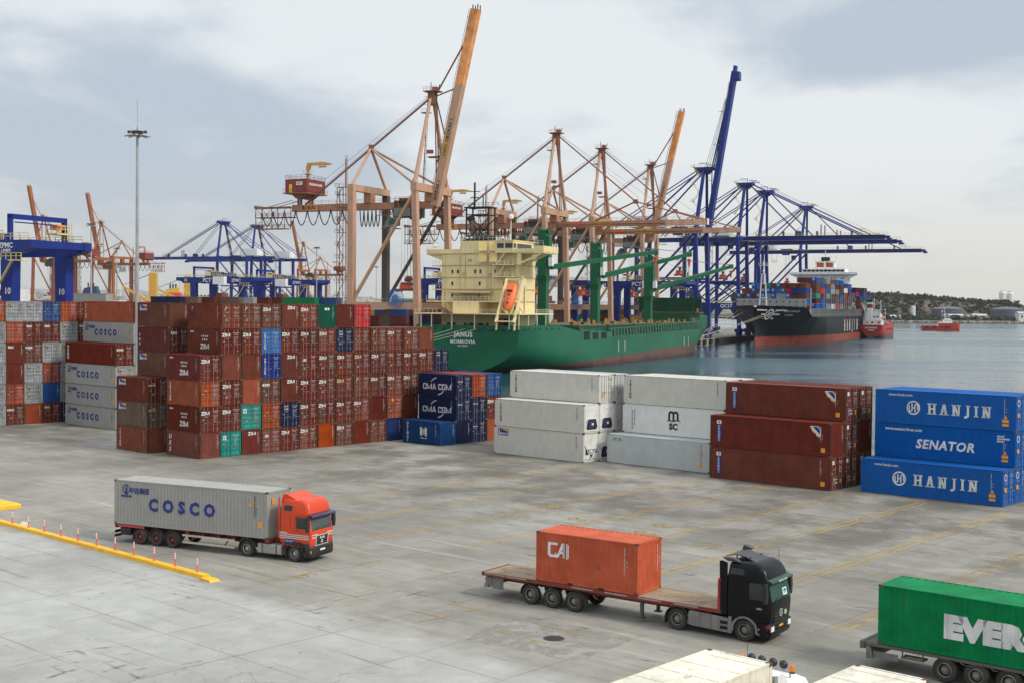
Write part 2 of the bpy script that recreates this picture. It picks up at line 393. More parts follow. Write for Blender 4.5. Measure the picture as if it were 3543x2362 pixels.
# yellow kerb with posts
M_YK=paint('yellow_kerb_paint',(.80,.42,.012),.55,.30,.0,.1,dcol=(.28,.17,.04)); 
mb=MB(); prof=[(41.26,0),(41.30,.20),(41.35,.225),(41.70,.225),(41.75,.20),(41.78,0)]
us=[-112+i*2.6 for i in range(20)]+[-60.9]
rings=[[(YW(u,v+ (u+60)*-.011,z)) for v,z in prof] for u in us]; mb.loft(rings)
mb.box(0,0,0,0,0,0)
kb=mb.build('yellow_kerb',[M_YK]); tag(kb,'long yellow painted concrete kerb carrying the row of orange posts','kerb')
mb=MB(); mb.prism([(-60.85,0),(-60.8,.11),(-59.95,.11),(-59.8,0)],41.05,41.7)
o=mb.build('kerb_ramp',[M_YK],None,(0,0,0),(0,0,YA)); tag(o,'low yellow wedge block closing the right end of the kerb','kerb end')
mb=MB(); mb.prism([(-99,0),(-99,.32),(-91.9,.32),(-91.7,.25),(-91.7,0)],44.3,46.0); o=mb.build('yellow_block',[M_YK],None,(0,0,0),(0,0,YA)); tag(o,'separate yellow concrete block at the far left edge behind the kerb','concrete block')
mb=MB(); random.seed(5)
bm=bmesh.new(); bmesh.ops.create_icosphere(bm,subdivisions=2,radius=.38)
for v_ in bm.verts: v_.co*=random.uniform(.8,1.1); v_.co.z=max(v_.co.z*.7,-.1)
me=bpy.data.meshes.new('stone'); bm.to_mesh(me); bm.free(); me.materials.append(paint('pale_stone',(.55,.53,.5),.9,.3))
o=linked('stone',me,None,YW(-83.95,42.35,.1)); tag(o,'pale lump of stone lying behind the yellow kerb','stone')
M_OR=paint('post_orange',(.72,.10,.03),.45,.15); M_WH=flat('post_white',(.72,.72,.72),.4)
pu=[-89.2,-86.9,-84.6,-82.25,-80,-77.75,-75.5,-73.15,-70.9,-68.7,-66.4,-64.15,-61.85]
for k,u in enumerate(pu):
    loc=YW(u,41.55+(u+60)*-.011,.22)
    a='thirteenth twelfth eleventh tenth ninth eighth seventh sixth fifth fourth third second'.split()
    r=len(pu)-1-k
    lab='orange post with white bands, nearest the right end of the yellow kerb' if r==0 else f'orange post with white bands on the yellow kerb, {a[len(a)-r]} from its right end'
    if u==-84.6: lab='orange banded post on the yellow kerb beside the pale stone'
    p=thing('marker_post',lab,'marker post',loc,0,'orange posts along the yellow kerb')
    m_=MB(); m_.lathe([(.09,0),(.09,.02),(.042,.05),(.04,.82),(.035,.84),(0,.84)],n=10); pm=m_.build('post_tube',[M_OR],p,smooth=True)
    for z in (.45,.58,.71):
        m_=MB(); m_.lathe([(.041,z),(.0435,z+.005),(.0435,z+.07),(.041,z+.075)],n=10); m_.build('reflective_band',[M_WH],p)

# ================================================================ shipping containers
CC={ # colour name -> (description, base rgb, dirt, rust, dirt colour)
 'maroon':('maroon',(.118,.022,.0125),.30,.30),'brown':('rust brown',(.148,.038,.020),.3,.35),'dusty':('dusty brown',(.125,.043,.028),.4,.25),
 'tan':('faded brown',(.15,.095,.07),.35,.2),'rose':('faded rose brown',(.165,.043,.026),.35,.3),
 'orange':('orange brown',(.275,.052,.017),.25,.3),'cai':('bright orange',(.55,.098,.022),.14,.35),'teal':('teal green',(.010,.21,.175),.18,.2),
 'navy':('navy blue',(.010,.015,.050),.2,.2),'blue':('blue',(.012,.055,.19),.22,.25),'lblue':('pale blue',(.04,.115,.32),.25,.3),'royal':('royal blue',(.009,.026,.17),.2,.2),
 'dblue':('dark blue',(.010,.022,.10),.2,.15),'delmas':('deep blue',(.008,.042,.125),.25,.35),'hanjin':('bright blue',(.002,.085,.33),.14,.2),
 'green':('dark green',(.012,.075,.05),.2,.2),'red':('bright red',(.45,.02,.016),.15,.15),'grey':('grey',(.25,.262,.27),.25,.25),'cosco':('light grey',(.30,.295,.275),.18,.28),
 'reefer':('off-white',(.55,.535,.48),.16,.2),'white':('white',(.62,.62,.595),.15,.16),'rgrey':('pale grey',(.43,.445,.44),.14,.10),'cronos':('red brown',(.115,.021,.011),.12,.14),
 'ever':('green',(.003,.175,.055),.14,.25),'cream':('cream white',(.62,.58,.48),.34,.6)}
WH=('reefer','white','rgrey','cosco','hanjin')
def cmat(k):
    d=CC[k]; return paint('container_'+k,d[1],.6,d[2]*(.5 if k in WH else 1),d[3]*(.5 if k in WH else 1),.05 if k in WH else .16,huev=.05 if k in WH else .17,spec=.09,dcol=tuple(.35*c+.012 for c in d[1]) if max(d[1])<.6 and k not in('reefer','white','rgrey','cosco','grey') else (.20,.165,.12))
M_POST=paint('rusty_shaded_post',(.075,.028,.018),.7,.3,.6,spec=.1); M_CAST=paint('corner_casting',(.10,.055,.035),.7,.3,.6); M_DARK=flat('dark_recess',(.012,.011,.010),.9); M_GASK=flat('door_gasket',(.02,.02,.02),.8)  # M_POST: rust brown, also darkened to paint in the shaded gaps between boxes
M_ROD=paint('galvanised_rod',(.27,.26,.25),.55,.35,.25,metal=.1)
W_=2.438
def corr(x0,x1,pitch,depth,sgn=1):
    """trapezoid corrugation profile as (x, offset) list"""
    n=max(2,round((x1-x0)/pitch)); p=(x1-x0)/n; pts=[]
    for i in range(n):
        b=x0+i*p; pts+=[(b,0),(b+.26*p,0),(b+.5*p,depth),(b+.76*p,depth)]
    pts.append((x1,0)); return pts
_CM={}
def body_mesh(L,H,kind):
    key=(L,H,kind)
    if key in _CM: return _CM[key]
    m=MB(); l=L/2; w=W_/2; fl=.16
    if kind=='reefer':
        m.box(-l+.12,l-.12,-w+.02,-w+.06,fl,H-.08); m.box(-l+.12,l-.12,w-.06,w-.02,fl,H-.08)
        for x in [ -l+.5+i*.59 for i in range(int((L-.8)/.59)+1)]:
            m.box(x-.012,x+.012,-w+.014,-w+.019,fl+.1,H-.12,0)
        m.box(-l+.12,l-.12,-w+.06,w-.06,H-.05,H-.02)
        for x in [-l+.6+i*1.2 for i in range(int(L/1.2))]: m.box(x-.04,x+.04,-w+.06,w-.06,H-.02,H-.002)
        m.box(-l+.02,-l+.1,-w+.1,w-.1,fl,H-.08)
    else:
        pr=corr(-l+.15,l-.15,.278,.036)
        for sy in (-1,1):
            y=sy*(w-.008); rings=[[(x,y-sy*o,fl),(x,y-sy*o,H-.06)] for x,o in pr]; m.loft(rings,caps=False,closed=False)
        pe=corr(-w+.13,w-.13,.25,.045)
        m.loft([[(-l+.012+o,y,fl),(-l+.012+o,y,H-.08)] for y,o in pe],caps=False,closed=False)
        rr=corr(-l+.2,l-.2,.36,.022)
        m.loft([[(x,-w+.05,H-.012-o),(x,w-.05,H-.012-o)] for x,o in rr],caps=False,closed=False)
        for s in (-1,1): m.box(s*l-(.2 if s>0 else 0),s*l+(0 if s>0 else .2),-w+.05,w-.05,H-.03,H-.014)
    for s in (-1,1):
        m.box(-l+.18,l-.18,s*w-(.06 if s>0 else 0),s*w+(0 if s>0 else .06),.03,fl+.005)
        m.box(-l+.18,l-.18,s*w-(.06 if s>0 else 0),s*w+(0 if s>0 else .06),H-.075,H-.004)
        m.box(s*l-(.10 if s>0 else 0),s*l+(0 if s>0 else .10),-w+.17,w-.17,.02,fl); m.box(s*l-(.10 if s>0 else 0),s*l+(0 if s>0 else .10),-w+.17,w-.17,H-.11,H-.008)
    m.box(-l+.1,l-.1,-w+.07,w-.07,.06,.14,2)
    for sx in (-1,1):
        for sy in (-1,1):
            x0,x1=sorted((sx*l,sx*(l-.15))); y0,y1=sorted((sy*w,sy*(w-.14)))
            m.box(x0,x1,y0,y1,.118,H-.118,3)
            x0,x1=sorted((sx*(l+.003),sx*(l-.178))); y0,y1=sorted((sy*(w+.003),sy*(w-.162)))
            m.box(x0,x1,y0,y1,0,.118,1); m.box(x0,x1,y0,y1,H-.118,H,1)
    if L<7 and kind=='dry':
        for x in (-.92,.92):
            for s in (-1,1): m.box(x-.17,x+.17,s*w-.003,s*w+.003,.035,.125,2)
    _CM[key]=m.mesh('container_body',[cmat('maroon'),M_CAST,M_DARK,M_POST]); return _CM[key]
def door_mesh(H,side,ridged=True):
    key=('door',H,side,ridged)
    if key in _CM: return _CM[key]
    m=MB(); y0,y1=sorted((side*.018,side*(W_/2-.14))); z0,z1=.17,H-.12
    if ridged:
        pr=corr(z0+.06,z1-.06,(z1-z0)/5.,.034)
        m.loft([[(0-o,y0+.03,z),(0-o,y1-.03,z)] for z,o in pr],caps=False,closed=False)
        m.box(-.05,.006,y0,y0+.03,z0,z1); m.box(-.05,.006,y1-.03,y1,z0,z1); m.box(-.05,.006,y0,y1,z0,z0+.06); m.box(-.05,.006,y0,y1,z1-.06,z1)
    else: m.box(-.05,.0,y0,y1,z0,z1)
    for k in range(4):
        z=z0+.25+k*(z1-z0-.5)/3; ye=side*(W_/2-.15); m.box(-.01,.03,min(ye,ye+side*.07),max(ye,ye+side*.07),z-.05,z+.05)
    # dark gasket round the leaf
    m.box(-.052,.002,side*.016-.007,side*.016+.007,z0,z1,1)
    _CM[key]=m.mesh('door',[cmat('maroon'),M_GASK]); return _CM[key]
def rod_mesh(H):
    key=('rod',H)
    if key in _CM: return _CM[key]
    m=MB(); m.bar((0.035,0,.06),(0.035,0,H-.05),.036,n=6)
    for z in (.13,H*.34,H*.62,H-.16): m.box(0,.06,-.035,.035,z-.022,z+.022)
    m.bar((.07,0,H*.40),(.07,.36,H*.385),.035,m=0)
    _CM[key]=m.mesh('locking_rod',[M_ROD]); return _CM[key]
def marks_mesh(kind,seed,H):
    """small stencilled data panels: rows of short dashes"""
    key=('mk',kind,seed,H)
    if key in _CM: return _CM[key]
    rg=random.Random(seed); m=MB(); t=.004
    def dash(y0,y1,z0,z1): m.box(0,t,y0,y1,z0,z1)
    if kind=='door':
        y=.26
        for i in range(9):
            if i in (4,8): y+=.03
            dash(y,y+.05,H-.46,H-.39); y+=.08
        for k in range(3): dash(.5+k*.09,.56+k*.09,H-.62,H-.54)
        for r in range(rg.randint(5,8)):
            z=H-.86-r*.125; a=.42
            for k in range(rg.randint(2,4)):
                l_=rg.uniform(.05,.12); dash(a,a+l_,z,z+.035); a+=l_+.035
        if rg.random()<.6: dash(-.62,-.50,H*.3,H*.3+.16)
        if rg.random()<.5: dash(.75,.95,.32,.36)
        if rg.random()<.5: m.lathe([(.06,0),(.06,t),(0,t)],n=10,c=(0,-.5,H*.62),axis='x')
        if rg.random()<.5: dash(-.95,-.75,H*.5,H*.5+.06)
    else: # vertical number strip on a plain end or long side (runs along z at y=0)
        z=H-.30
        for i in range(12):
            if i in (4,11): z-=.05
            dash(-.03,.03,z-.075,z); z-=.105
        dash(.13,.17,H*.52,H*.56); dash(.13,.18,H*.60,H*.64)
    _CM[key]=m.mesh('markings',[M_MK]); return _CM[key]
M_MK=flat('stencil_white',(.42,.41,.39),.7)
M_LW=paint('lettering_white',(.66,.66,.64),.6,.3,.15); M_LB=flat('lettering_blue',(.012,.028,.19),.55); M_LK=flat('lettering_black',(.015,.015,.016),.5)
M_LY=flat('lettering_yellow',(.72,.38,.02),.5); M_LR=flat('lettering_brown',(.10,.02,.015),.55); M_LG=paint('lettering_grey',(.62,.62,.60),.6,.4); M_LO=flat('decal_orange',(.75,.30,.02),.5); M_LGR=flat('decal_green',(.10,.42,.04),.5)
M_LP=flat('lettering_paleyellow',(.5,.42,.2),.6)
def setmat(o,i,m): o.material_slots[i].link='OBJECT'; o.material_slots[i].material=m
ORD='lowest second third fourth fifth sixth'.split()
def container(label,colour,loc,rz=YA,L=6.058,H=2.591,face='doors',end=None,side=None,kind='dry',group=None,category='shipping container',seed=None,marks=True,parts=True):
    """loc = base centre; local +x is the end seen on the right, local -y the long side seen on the left"""
    sd_=seed if seed is not None else random.randint(0,5)
    t=thing('shipping_container',label,category,loc,rz,group); mt=cmat(colour); fl=R(180) if face=='plain' else 0.
    b=linked('container_body',body_mesh(L,H,kind),t,(0,0,0),(0,0,fl)); setmat(b,0,mt)
    if colour not in('maroon','brown','dusty','rose','orange','cronos','tan','red'): setmat(b,3,mt)
    l=L/2; w=W_/2
    if parts and face in('doors','plain'):
        sx=1 if face=='doors' else -1
        for s in (-1,1):
            d=linked('door',door_mesh(H,s,kind=='dry'),t,((l-.028)*sx,0,0),(0,0,fl)); setmat(d,0,mt)
            if face=='doors':
                for k,y in enumerate((.34,.78)): linked('locking_rod',rod_mesh(H),d,(0,s*y,0),(0,0,0))
        if face=='doors' and marks:
            o=linked('markings',marks_mesh('door',sd_%4,H),t,(l-.018,0,0))
            if kind=='reefer' or colour in('cosco','grey','rgrey','white'): setmat(o,0,M_LK)
        elif face=='plain' and marks: linked('markings',marks_mesh('strip',0,H),t,(l-.006,.82,0))
    if side is not None:
        if marks:
            o=linked('markings',marks_mesh('strip',0,H),t,(l-.75 if L<7 else l-.95,-w+.002,0),(0,0,R(-90)))
            if colour in('cosco','grey','rgrey','white','reefer'): setmat(o,0,M_LK)
        SIDES[side](t,L,H)
    if end is not None: ENDS[end](t,L,H)
    return t
def on_side(t,me,mat,x,z,name='lettering'): return write(t,me,mat,(x,-W_/2-.002,z),0,0,name)
def on_end(t,me,mat,L,y,z,name='lettering'): return write(t,me,mat,(L/2+.012,y,z),R(90),0,name)
def poly_mesh(polys,depth=.008):
    """flat shapes in the xz plane given as lists of (x,z)"""
    m=MB()
    for p in polys: m.prism(p,-depth/2,depth/2)
    return m.mesh('emblem',[])
def rectp(x0,x1,z0,z1): return [(x0,z0),(x1,z0),(x1,z1),(x0,z1)]
def star(cx,cz,r,n=6): return [(cx+(r if i%2==0 else r*.5)*math.sin(math.pi*i/n),cz+(r if i%2==0 else r*.5)*math.cos(math.pi*i/n)) for i in range(2*n)]
def ringp(cx,cz,r0,r1,a0=0,a1=360,n=24):
    k=max(3,int(n*(a1-a0)/360)); out=[]
    for i in range(k):
        a,b=R(a0+(a1-a0)*i/k),R(a0+(a1-a0)*(i+1)/k)
        out.append([(cx+r0*math.cos(a),cz+r0*math.sin(a)),(cx+r1*math.cos(a),cz+r1*math.sin(a)),(cx+r1*math.cos(b),cz+r1*math.sin(b)),(cx+r0*math.cos(b),cz+r0*math.sin(b))])
    return out
# --- end lettering
def block_word(word,h,t=.24,gap=.16):
    G={'Z':(.82,[rectp(0,.82,1-t,1),rectp(0,.82,0,t),[(0,t),(t*1.2,t),(.82,1-t),(.82-t*1.2,1-t)]]),'I':(t,[rectp(0,t,0,1)]),'M':(1.3,[rectp(0,t,0,1),rectp(1.3-t,1.3,0,1),[(t*.1,1),(t*1.0,1),(.65+t*.3,.05),(.65-t*.45,.05)],[(1.3-t,1),(1.3-t*.1,1),(.65+t*.45,.05),(.65-t*.3,.05)]]),
       'C':(.76,[rectp(0,t,.12,.88),rectp(.1,.76,1-t*.9,1),rectp(.1,.76,0,t*.9),[(0,.88),(.1,1),(.1,.88)],[(0,.12),(.1,0),(.1,.12)],rectp(.76-t*.9,.76,.66,.9),rectp(.76-t*.9,.76,.1,.34)]),
       'G':(.8,[rectp(0,t,.12,.88),rectp(.1,.8,1-t*.9,1),rectp(.1,.8,0,t*.9),[(0,.88),(.1,1),(.1,.88)],[(0,.12),(.1,0),(.1,.12)],rectp(.8-t*.9,.8,.7,.9),rectp(.8-t*.9,.8,0,.5),rectp(.45,.8,.4,.54)]),
       'A':(.92,[[(0,0),(t*1.05,0),(.46+t*.2,1),(.46-t*.55,1)],[(.92,0),(.92-t*1.05,0),(.46-t*.2,1),(.46+t*.55,1)],rectp(.24,.68,.2,.36)]),' ':(.3,[])}
    out=[]; x=0
    for ch in word: w_,ps=G[ch]; out+=[[(a+x,b) for a,b in p] for p in ps]; x+=w_+gap
    x-=gap; return poly_mesh([[((a-x/2)*h,(b-.5)*h) for a,b in p] for p in out],.012)
ENDS={}
def _zim(mat=None,y=-.62,z=-.62):
    return lambda t,L,H: on_end(t,_c('zimw',lambda: block_word('ZIM',.36,.22)),mat or M_LW,L,y,H+z)
_PC={}
def _c(k,f):
    if k not in _PC: _PC[k]=f()
    return _PC[k]
ENDS['zim']=_zim(); ENDS['zimp']=_zim(y=.05,z=-.42); ENDS['zimy']=_zim(M_LP); ENDS['m']=lambda t,L,H: on_end(t,_c('mw',lambda: block_word('M',.33)),M_LW,L,-.32,H-.6)
def _F(t,L,H):
    on_end(t,_c('Fbg',lambda: poly_mesh([rectp(-.2,.2,-.2,.2)],.004)),M_LK,L,-.72,H-.56,'emblem')
    on_end(t,_c('Ffg',lambda: poly_mesh([[(-.18,-.2),(-.08,-.2),(.02,.05),(-.08,.05)],[(-.1,.08),(.2,.14),(.2,.2),(-.02,.2)],[(-.06,-.08),(.14,-.02),(.16,.05),(-.02,.02)]],.014)),M_LP,L,-.72,H-.56,'emblem')
ENDS['F']=_F
ENDS['tex']=lambda t,L,H: on_end(t,text_mesh('tex',.56,.02),M_LW,L,-.58,H-.55)
def _gvc(t,L,H):
    on_end(t,_c('gvcbg',lambda: poly_mesh([rectp(-.44,.44,-.12,.12)],.004)),M_LW,L,-.62,H-.68,'emblem'); on_end(t,text_mesh('G V C',.25,.03,depth=.022),M_LR,L,-.62,H-.68)
ENDS['gvc']=_gvc
ENDS['gsl']=lambda t,L,H: on_end(t,text_mesh('GSL',.5,.0),M_LP,L,-.6,H-.55)
ENDS['ges']=lambda t,L,H: on_end(t,text_mesh('SES',.34,.03,.35),M_LW,L,-.6,H-.8)
ENDS['amf']=lambda t,L,H: on_end(t,text_mesh('AMFICON',.27,.03,stack=True,line=.92),M_LW,L,-.82,H*.5)
def _xin(t,L,H):
    on_end(t,_c('xx',lambda: poly_mesh([[(-.3,-.06),(-.26,-.1),(.3,.1),(.26,.14)],[(-.3,.12),(-.24,.15),(.3,-.08),(.25,-.11)]])),M_LP,L,-.55,H-.45,'emblem'); on_end(t,text_mesh('XINES',.2,.02,space=1.1),M_LW,L,-.55,H-.72)
ENDS['xin']=_xin
def _teal(t,L,H): on_end(t,_c('tl',lambda: poly_mesh([rectp(-.2,.2,-.22,.22)])),M_LW,L,-.8,H-.65,'emblem'); on_end(t,_c('tl2',lambda: poly_mesh([rectp(-.12,-.04,-.12,.14),rectp(0,.12,.02,.08),rectp(.03,.12,-.12,-.04)],.02)),M_LK,L,-.8,H-.65,'emblem')
ENDS['sq']=_teal
def _beac(t,L,H,sc=.62): pass
def beacon(place,L,H,sc,x,z):
    place(_c('bk',lambda: poly_mesh([rectp(-.72,.72,-.36,.36)],.004)),M_LB,x,z,'emblem')
    place(_c('bo',lambda: poly_mesh([[(-.3,.30),(.68,.34),(.68,.05)]],.016)),M_LO,x,z,'emblem')
    place(text_mesh('BEACON',.30,.02,depth=.026),M_LW,x+.12,z-.17,'lettering'); place(_c('bt',lambda: poly_mesh([[(-.62,-.3),(-.46,-.3),(-.5,.26),(-.58,.26)]],.024)),M_LW,x,z,'emblem')
ENDS['beacon']=lambda t,L,H: (on_end(t,text_mesh('BEACON',.2,.02),M_LW,L,-.7,H-.75),on_end(t,_c('be2',lambda: poly_mesh([[(-.1,0),(.35,.03),(.35,-.1)]])),M_LO,L,-.7,H-.55,'emblem'))
def _cron(t,L,H): on_end(t,_c('crb',lambda: poly_mesh([rectp(-.17,.17,-.17,.17)])),M_LW,L,-.72,H-.5,'emblem'); on_end(t,_c('cro',lambda: poly_mesh([rectp(-.15,.15,-.2,.2)])),M_LO,L,.62,.75,'emblem'); on_end(t,_c('crw',lambda: poly_mesh([rectp(-.12,.12,.2,.24),rectp(-.12,-.09,-.3,.2),rectp(.08,.12,-.3,.2),rectp(.3,.5,-.2,-.1),rectp(.3,.5,.1,.16)])),M_LW,L,-.5,.8,'emblem')
ENDS['cron']=_cron
def _han(t,L,H): on_end(t,_c('hr',lambda: poly_mesh(ringp(0,0,.22,.28))),M_LW,L,-.7,H-.6,'emblem'); on_end(t,_c('hy',lambda: poly_mesh([rectp(-.2,.2,-.16,.16)])),M_LO,L,-.7,H*.45,'emblem')
ENDS['han']=_han
ENDS['cmae']=lambda t,L,H: on_end(t,text_mesh('CMA CGM',.16,.02),M_LW,L,-.6,H-.75)
ENDS['greene']=lambda t,L,H: on_end(t,_c('gn',lambda: poly_mesh([rectp(-.34,-.06,-.13,.13),rectp(.04,.3,-.13,.13)])),M_LG,L,0,H-.55,'emblem')
def _yb(t,L,H):
    on_end(t,_c('ybx',lambda: poly_mesh([rectp(-.12,.12,-.2,.2)])),M_LO,L,-.62,H-.6,'emblem'); on_end(t,_c('ybt',lambda: poly_mesh([[(-.16,-.13),(.16,-.13),(0,.17)]])),M_LO,L,.5,H*.5,'emblem')
ENDS['yb']=_yb
ENDS['orb']=lambda t,L,H: on_end(t,_c('ob',lambda: poly_mesh([rectp(-.15,.15,-.15,.15)])),M_LO,L,-.35,H-.5,'emblem')
# --- long-side lettering
SIDES={'none':lambda t,L,H: None}
SIDES['triton']=lambda t,L,H: on_side(t,text_mesh('TRITON',.37,.025,stack=True,line=.85),M_LW,-L/2+.75,H*.52)
SIDES['tritonb']=lambda t,L,H: on_side(t,text_mesh('TRITON',.37,.03,stack=True,line=.85),M_LR,-L/2+.85,H*.52)
SIDES['ues']=lambda t,L,H: on_side(t,text_mesh('UES',.62,.03,.22,stack=True,line=1.05),M_LW,-L/2+.75,H*.5)
SIDES['textv']=lambda t,L,H: on_side(t,text_mesh('tex',.5,.02,stack=True,line=.95),M_LW,-L/2+.45,H*.5)
SIDES['cosco']=lambda t,L,H: (on_side(t,text_mesh('COSCO',1.06,.05,space=1.75),M_LB,-.55,H*.50),on_side(t,text_mesh('中远集团',.42,.02),M_LB,-L/2+2.1,H-.62),on_side(t,_c('cl',lambda: poly_mesh([[(-.1,-.3),(.1,-.3),(.03,.3),(-.03,.3)]]+ringp(0,.05,.26,.31)+[rectp(-.42,-.14,-.46,-.34),rectp(-.1,.14,-.46,-.34),rectp(.18,.44,-.46,-.34)])),M_LB,-L/2+1.0,H-.62,'emblem'),on_side(t,_c('ct',lambda: poly_mesh([[(-.16,-.13),(.16,-.13),(0,.17)]])),M_LO,L/2-1.25,H-.85,'emblem'),on_side(t,_c('cs',lambda: poly_mesh([rectp(-.13,.13,-.2,.2)])),M_LO,L/2-.55,H*.3,'emblem'))
def _zims(t,L,H):
    on_side(t,_c('zimb',lambda: block_word('ZIM',.55,.23)),M_LW,.15,H*.30)
    on_side(t,_c('st',lambda: poly_mesh([star(x,z,.13) for x,z in ((-.5,.2),(-.17,.2),(.17,.2),(.5,.2),(-.35,-.15),(0,-.15),(.35,-.15))])),M_LW,.15,H*.62,'emblem')
    on_side(t,_c('zn',lambda: poly_mesh([rectp(-.3+i*.13,-.21+i*.13,-.07,.07) for i in range(5)])),M_LW,-L/2+.9,H-.35,'emblem')
SIDES['zims']=_zims
SIDES['Fs']=lambda t,L,H: (on_side(t,_c('fs',lambda: poly_mesh([rectp(-.18,.18,-.3,.3)])),M_LB,-L/2+.85,H-.6,'emblem'),on_side(t,_c('fs2',lambda: poly_mesh([[(-.1,-.05),(.12,.05),(.12,.2),(-.02,.2)]],.016)),M_LP,-L/2+.85,H-.6,'emblem'))
SIDES['beacon']=lambda t,L,H: beacon(lambda me,m,x,z,n: on_side(t,me,m,x,z,n),L,H,.6,-L/2+1.15 if L<7 else -L/2+1.3,H-.56)
def _gv(t,L,H): on_side(t,_c('gv',lambda: poly_mesh([rectp(-.2,.2,-.85,.85)],.004)),M_LW,-L/2+.75,H*.52,'emblem'); on_side(t,text_mesh('GVC',.5,.03,stack=True,line=1.0,depth=.024),M_LR,-L/2+.75,H*.52)
SIDES['gvcs']=_gv
def _cro(t,L,H):
    on_side(t,_c('c1',lambda: poly_mesh([rectp(-.24,.24,-1.03,.55)],.004)),M_LB,-L/2+.95,H*.53,'emblem'); on_side(t,_c('c2',lambda: poly_mesh([rectp(-.24,.24,.6,.92)],.006)),M_LW,-L/2+.95,H*.53,'emblem')
    on_side(t,_c('c3',lambda: poly_mesh([star(0,.76,.13,5)],.02)),M_LB,-L/2+.95,H*.53,'emblem'); on_side(t,text_mesh('CRONOS',.29,.02,stack=True,line=.86,depth=.024),M_LW,-L/2+.95,H*.53-.24)
    on_side(t,_c('c4',lambda: poly_mesh([rectp(-.2,.2,-.2,.2)])),M_LO,L/2-.72,.55,'emblem')
SIDES['cronos']=_cro
def _cpc(t,L,H):
    _cro(t,L,H); x,z=L/2-1.45,H-.72
    on_side(t,_c('p1',lambda: poly_mesh([[(-.55,.42),(.25,.42),(.5,.15),(.5,-.35),(.38,-.5)]],.004)),M_LW,x,z,'emblem')
    on_side(t,_c('p2',lambda: poly_mesh([[(-.3,.36),(.2,.36),(.43,.12),(.43,-.3)]],.014)),M_LB,x,z,'emblem'); on_side(t,_c('p3',lambda: poly_mesh([[(-.58,.4),(-.5,.22),(.4,-.62),(.42,-.48)]],.012)),M_LO,x,z,'emblem')
    me=text_mesh('CPC',.42,.025,depth=.02); write(t,me,M_LW,(x-.02,-W_/2-.004,z-.08),0,0,'lettering',R(42))
SIDES['cpc']=_cpc
# slab letters
def slab(ch,w=.78,h=1.,t=.2,s=.09,e=.1):
    P=[]
    def stem(x,z0=0,z1=h): P.append(rectp(x,x+t,z0,z1)); P.append(rectp(x-e,x+t+e,z1-s,z1+.002)); P.append(rectp(x-e,x+t+e,z0-.002,z0+s))
    if ch=='H': stem(e); stem(w-t-e); P.append(rectp(e+t,w-t-e,h*.44,h*.58))
    elif ch=='A': P.append([(0+e,0),(e+t*.8,0),(w/2+.05,h),(w/2-.12,h)]); P.append([(w-e-t*1.1,0),(w-e,0),(w/2+.12,h),(w/2-.1,h)]); P.append(rectp(w*.3,w*.7,h*.28,h*.4)); P.append(rectp(-.02,e+t+.08,0,s)); P.append(rectp(w-e-t-.12,w+.02,0,s))
    elif ch=='N': stem(e,0,h); P.append(rectp(w-t*.8-e,w-e,0,h)); P.append([(e,h),(e+t*1.2,h),(w-e,0),(w-e-t*1.2,0)]); P.append(rectp(w-t-2*e,w,h-s,h))
    elif ch=='J': P.append(rectp(w*.45,w*.45+t,0,h)); P.append(rectp(w*.45-e,w*.45+t+e,h-s,h)); P.append([(w*.45+t,0),(w*.45,.12),(.02,-.02),(.06,-.16),(w*.4,-.16)]); 
    elif ch=='I': stem(w/2-t/2)
    return P
def slab_word(word,size,gap=.28,t=.2):
    m=[]; x=0
    for ch in word:
        wd=.45 if ch=='I' else (.62 if ch=='J' else .86)
        m+=[[(px+x,pz) for px,pz in p] for p in slab(ch,wd,1.,t)]; x+=wd+gap
    x-=gap; return poly_mesh([[((px-x/2)*size,(pz-.5)*size) for px,pz in p] for p in m],.012)
def hanjin_emblem(r):
    P=ringp(0,0,.80*r,r,n=36)
    P+=[[(-.06*r,-.09*r),(.3*r,-.09*r),(.3*r,.09*r),(-.06*r,.09*r)],rectp(.16*r,.34*r,-.62*r,.3*r),rectp(-.28*r,-.10*r,-.3*r,.62*r)]
    P+=ringp(.45*r,.3*r,.12*r,.29*r,0,180); P+=[rectp(.57*r,.74*r,-.3*r,.3*r)]; P+=ringp(-.40*r,-.3*r,.12*r,.29*r,180,360); P+=[rectp(-.69*r,-.52*r,-.3*r,.3*r)]
    return poly_mesh(P,.012)
def _hanj(t,L,H):
    on_side(t,_c('hw',lambda: slab_word('HANJIN',.92)),M_LW,1.35,H*.50); on_side(t,_c('he',lambda: hanjin_emblem(.6)),M_LW,-2.62,H*.50,'emblem')
    on_side(t,text_mesh('www.hanjin.com',.32,.012),M_LW,-L/2+2.3,H-.42); _yl(t,L,H)
def _yl(t,L,H):
    on_side(t,_c('y1',lambda: poly_mesh([rectp(-.26,.26,-.13,.13)])),M_LO,L/2-.85,.82,'emblem'); on_side(t,_c('y2',lambda: poly_mesh([rectp(-.26,.26,-.1,.1)])),M_LO,L/2-.85,.5,'emblem'); on_side(t,_c('ct',None),M_LO,L/2-.85,1.15,'emblem')
SIDES['hanjin']=_hanj
SIDES['senator']=lambda t,L,H: (on_side(t,text_mesh('SENATOR',1.05,.035,.2,1.12),M_LW,.2,H*.46),on_side(t,text_mesh('www.senatorlines.com',.36,.02),M_LW,-L/2+2.6,H-.42),_yl(t,L,H),on_side(t,_c('sn',lambda: poly_mesh([rectp(-.5+i*.13,-.4+i*.13,z,z+.13) for z in (-.2,0,.2) for i in range(4 if z else 8)])),M_LG,L/2-1.0,H-.7,'emblem'))
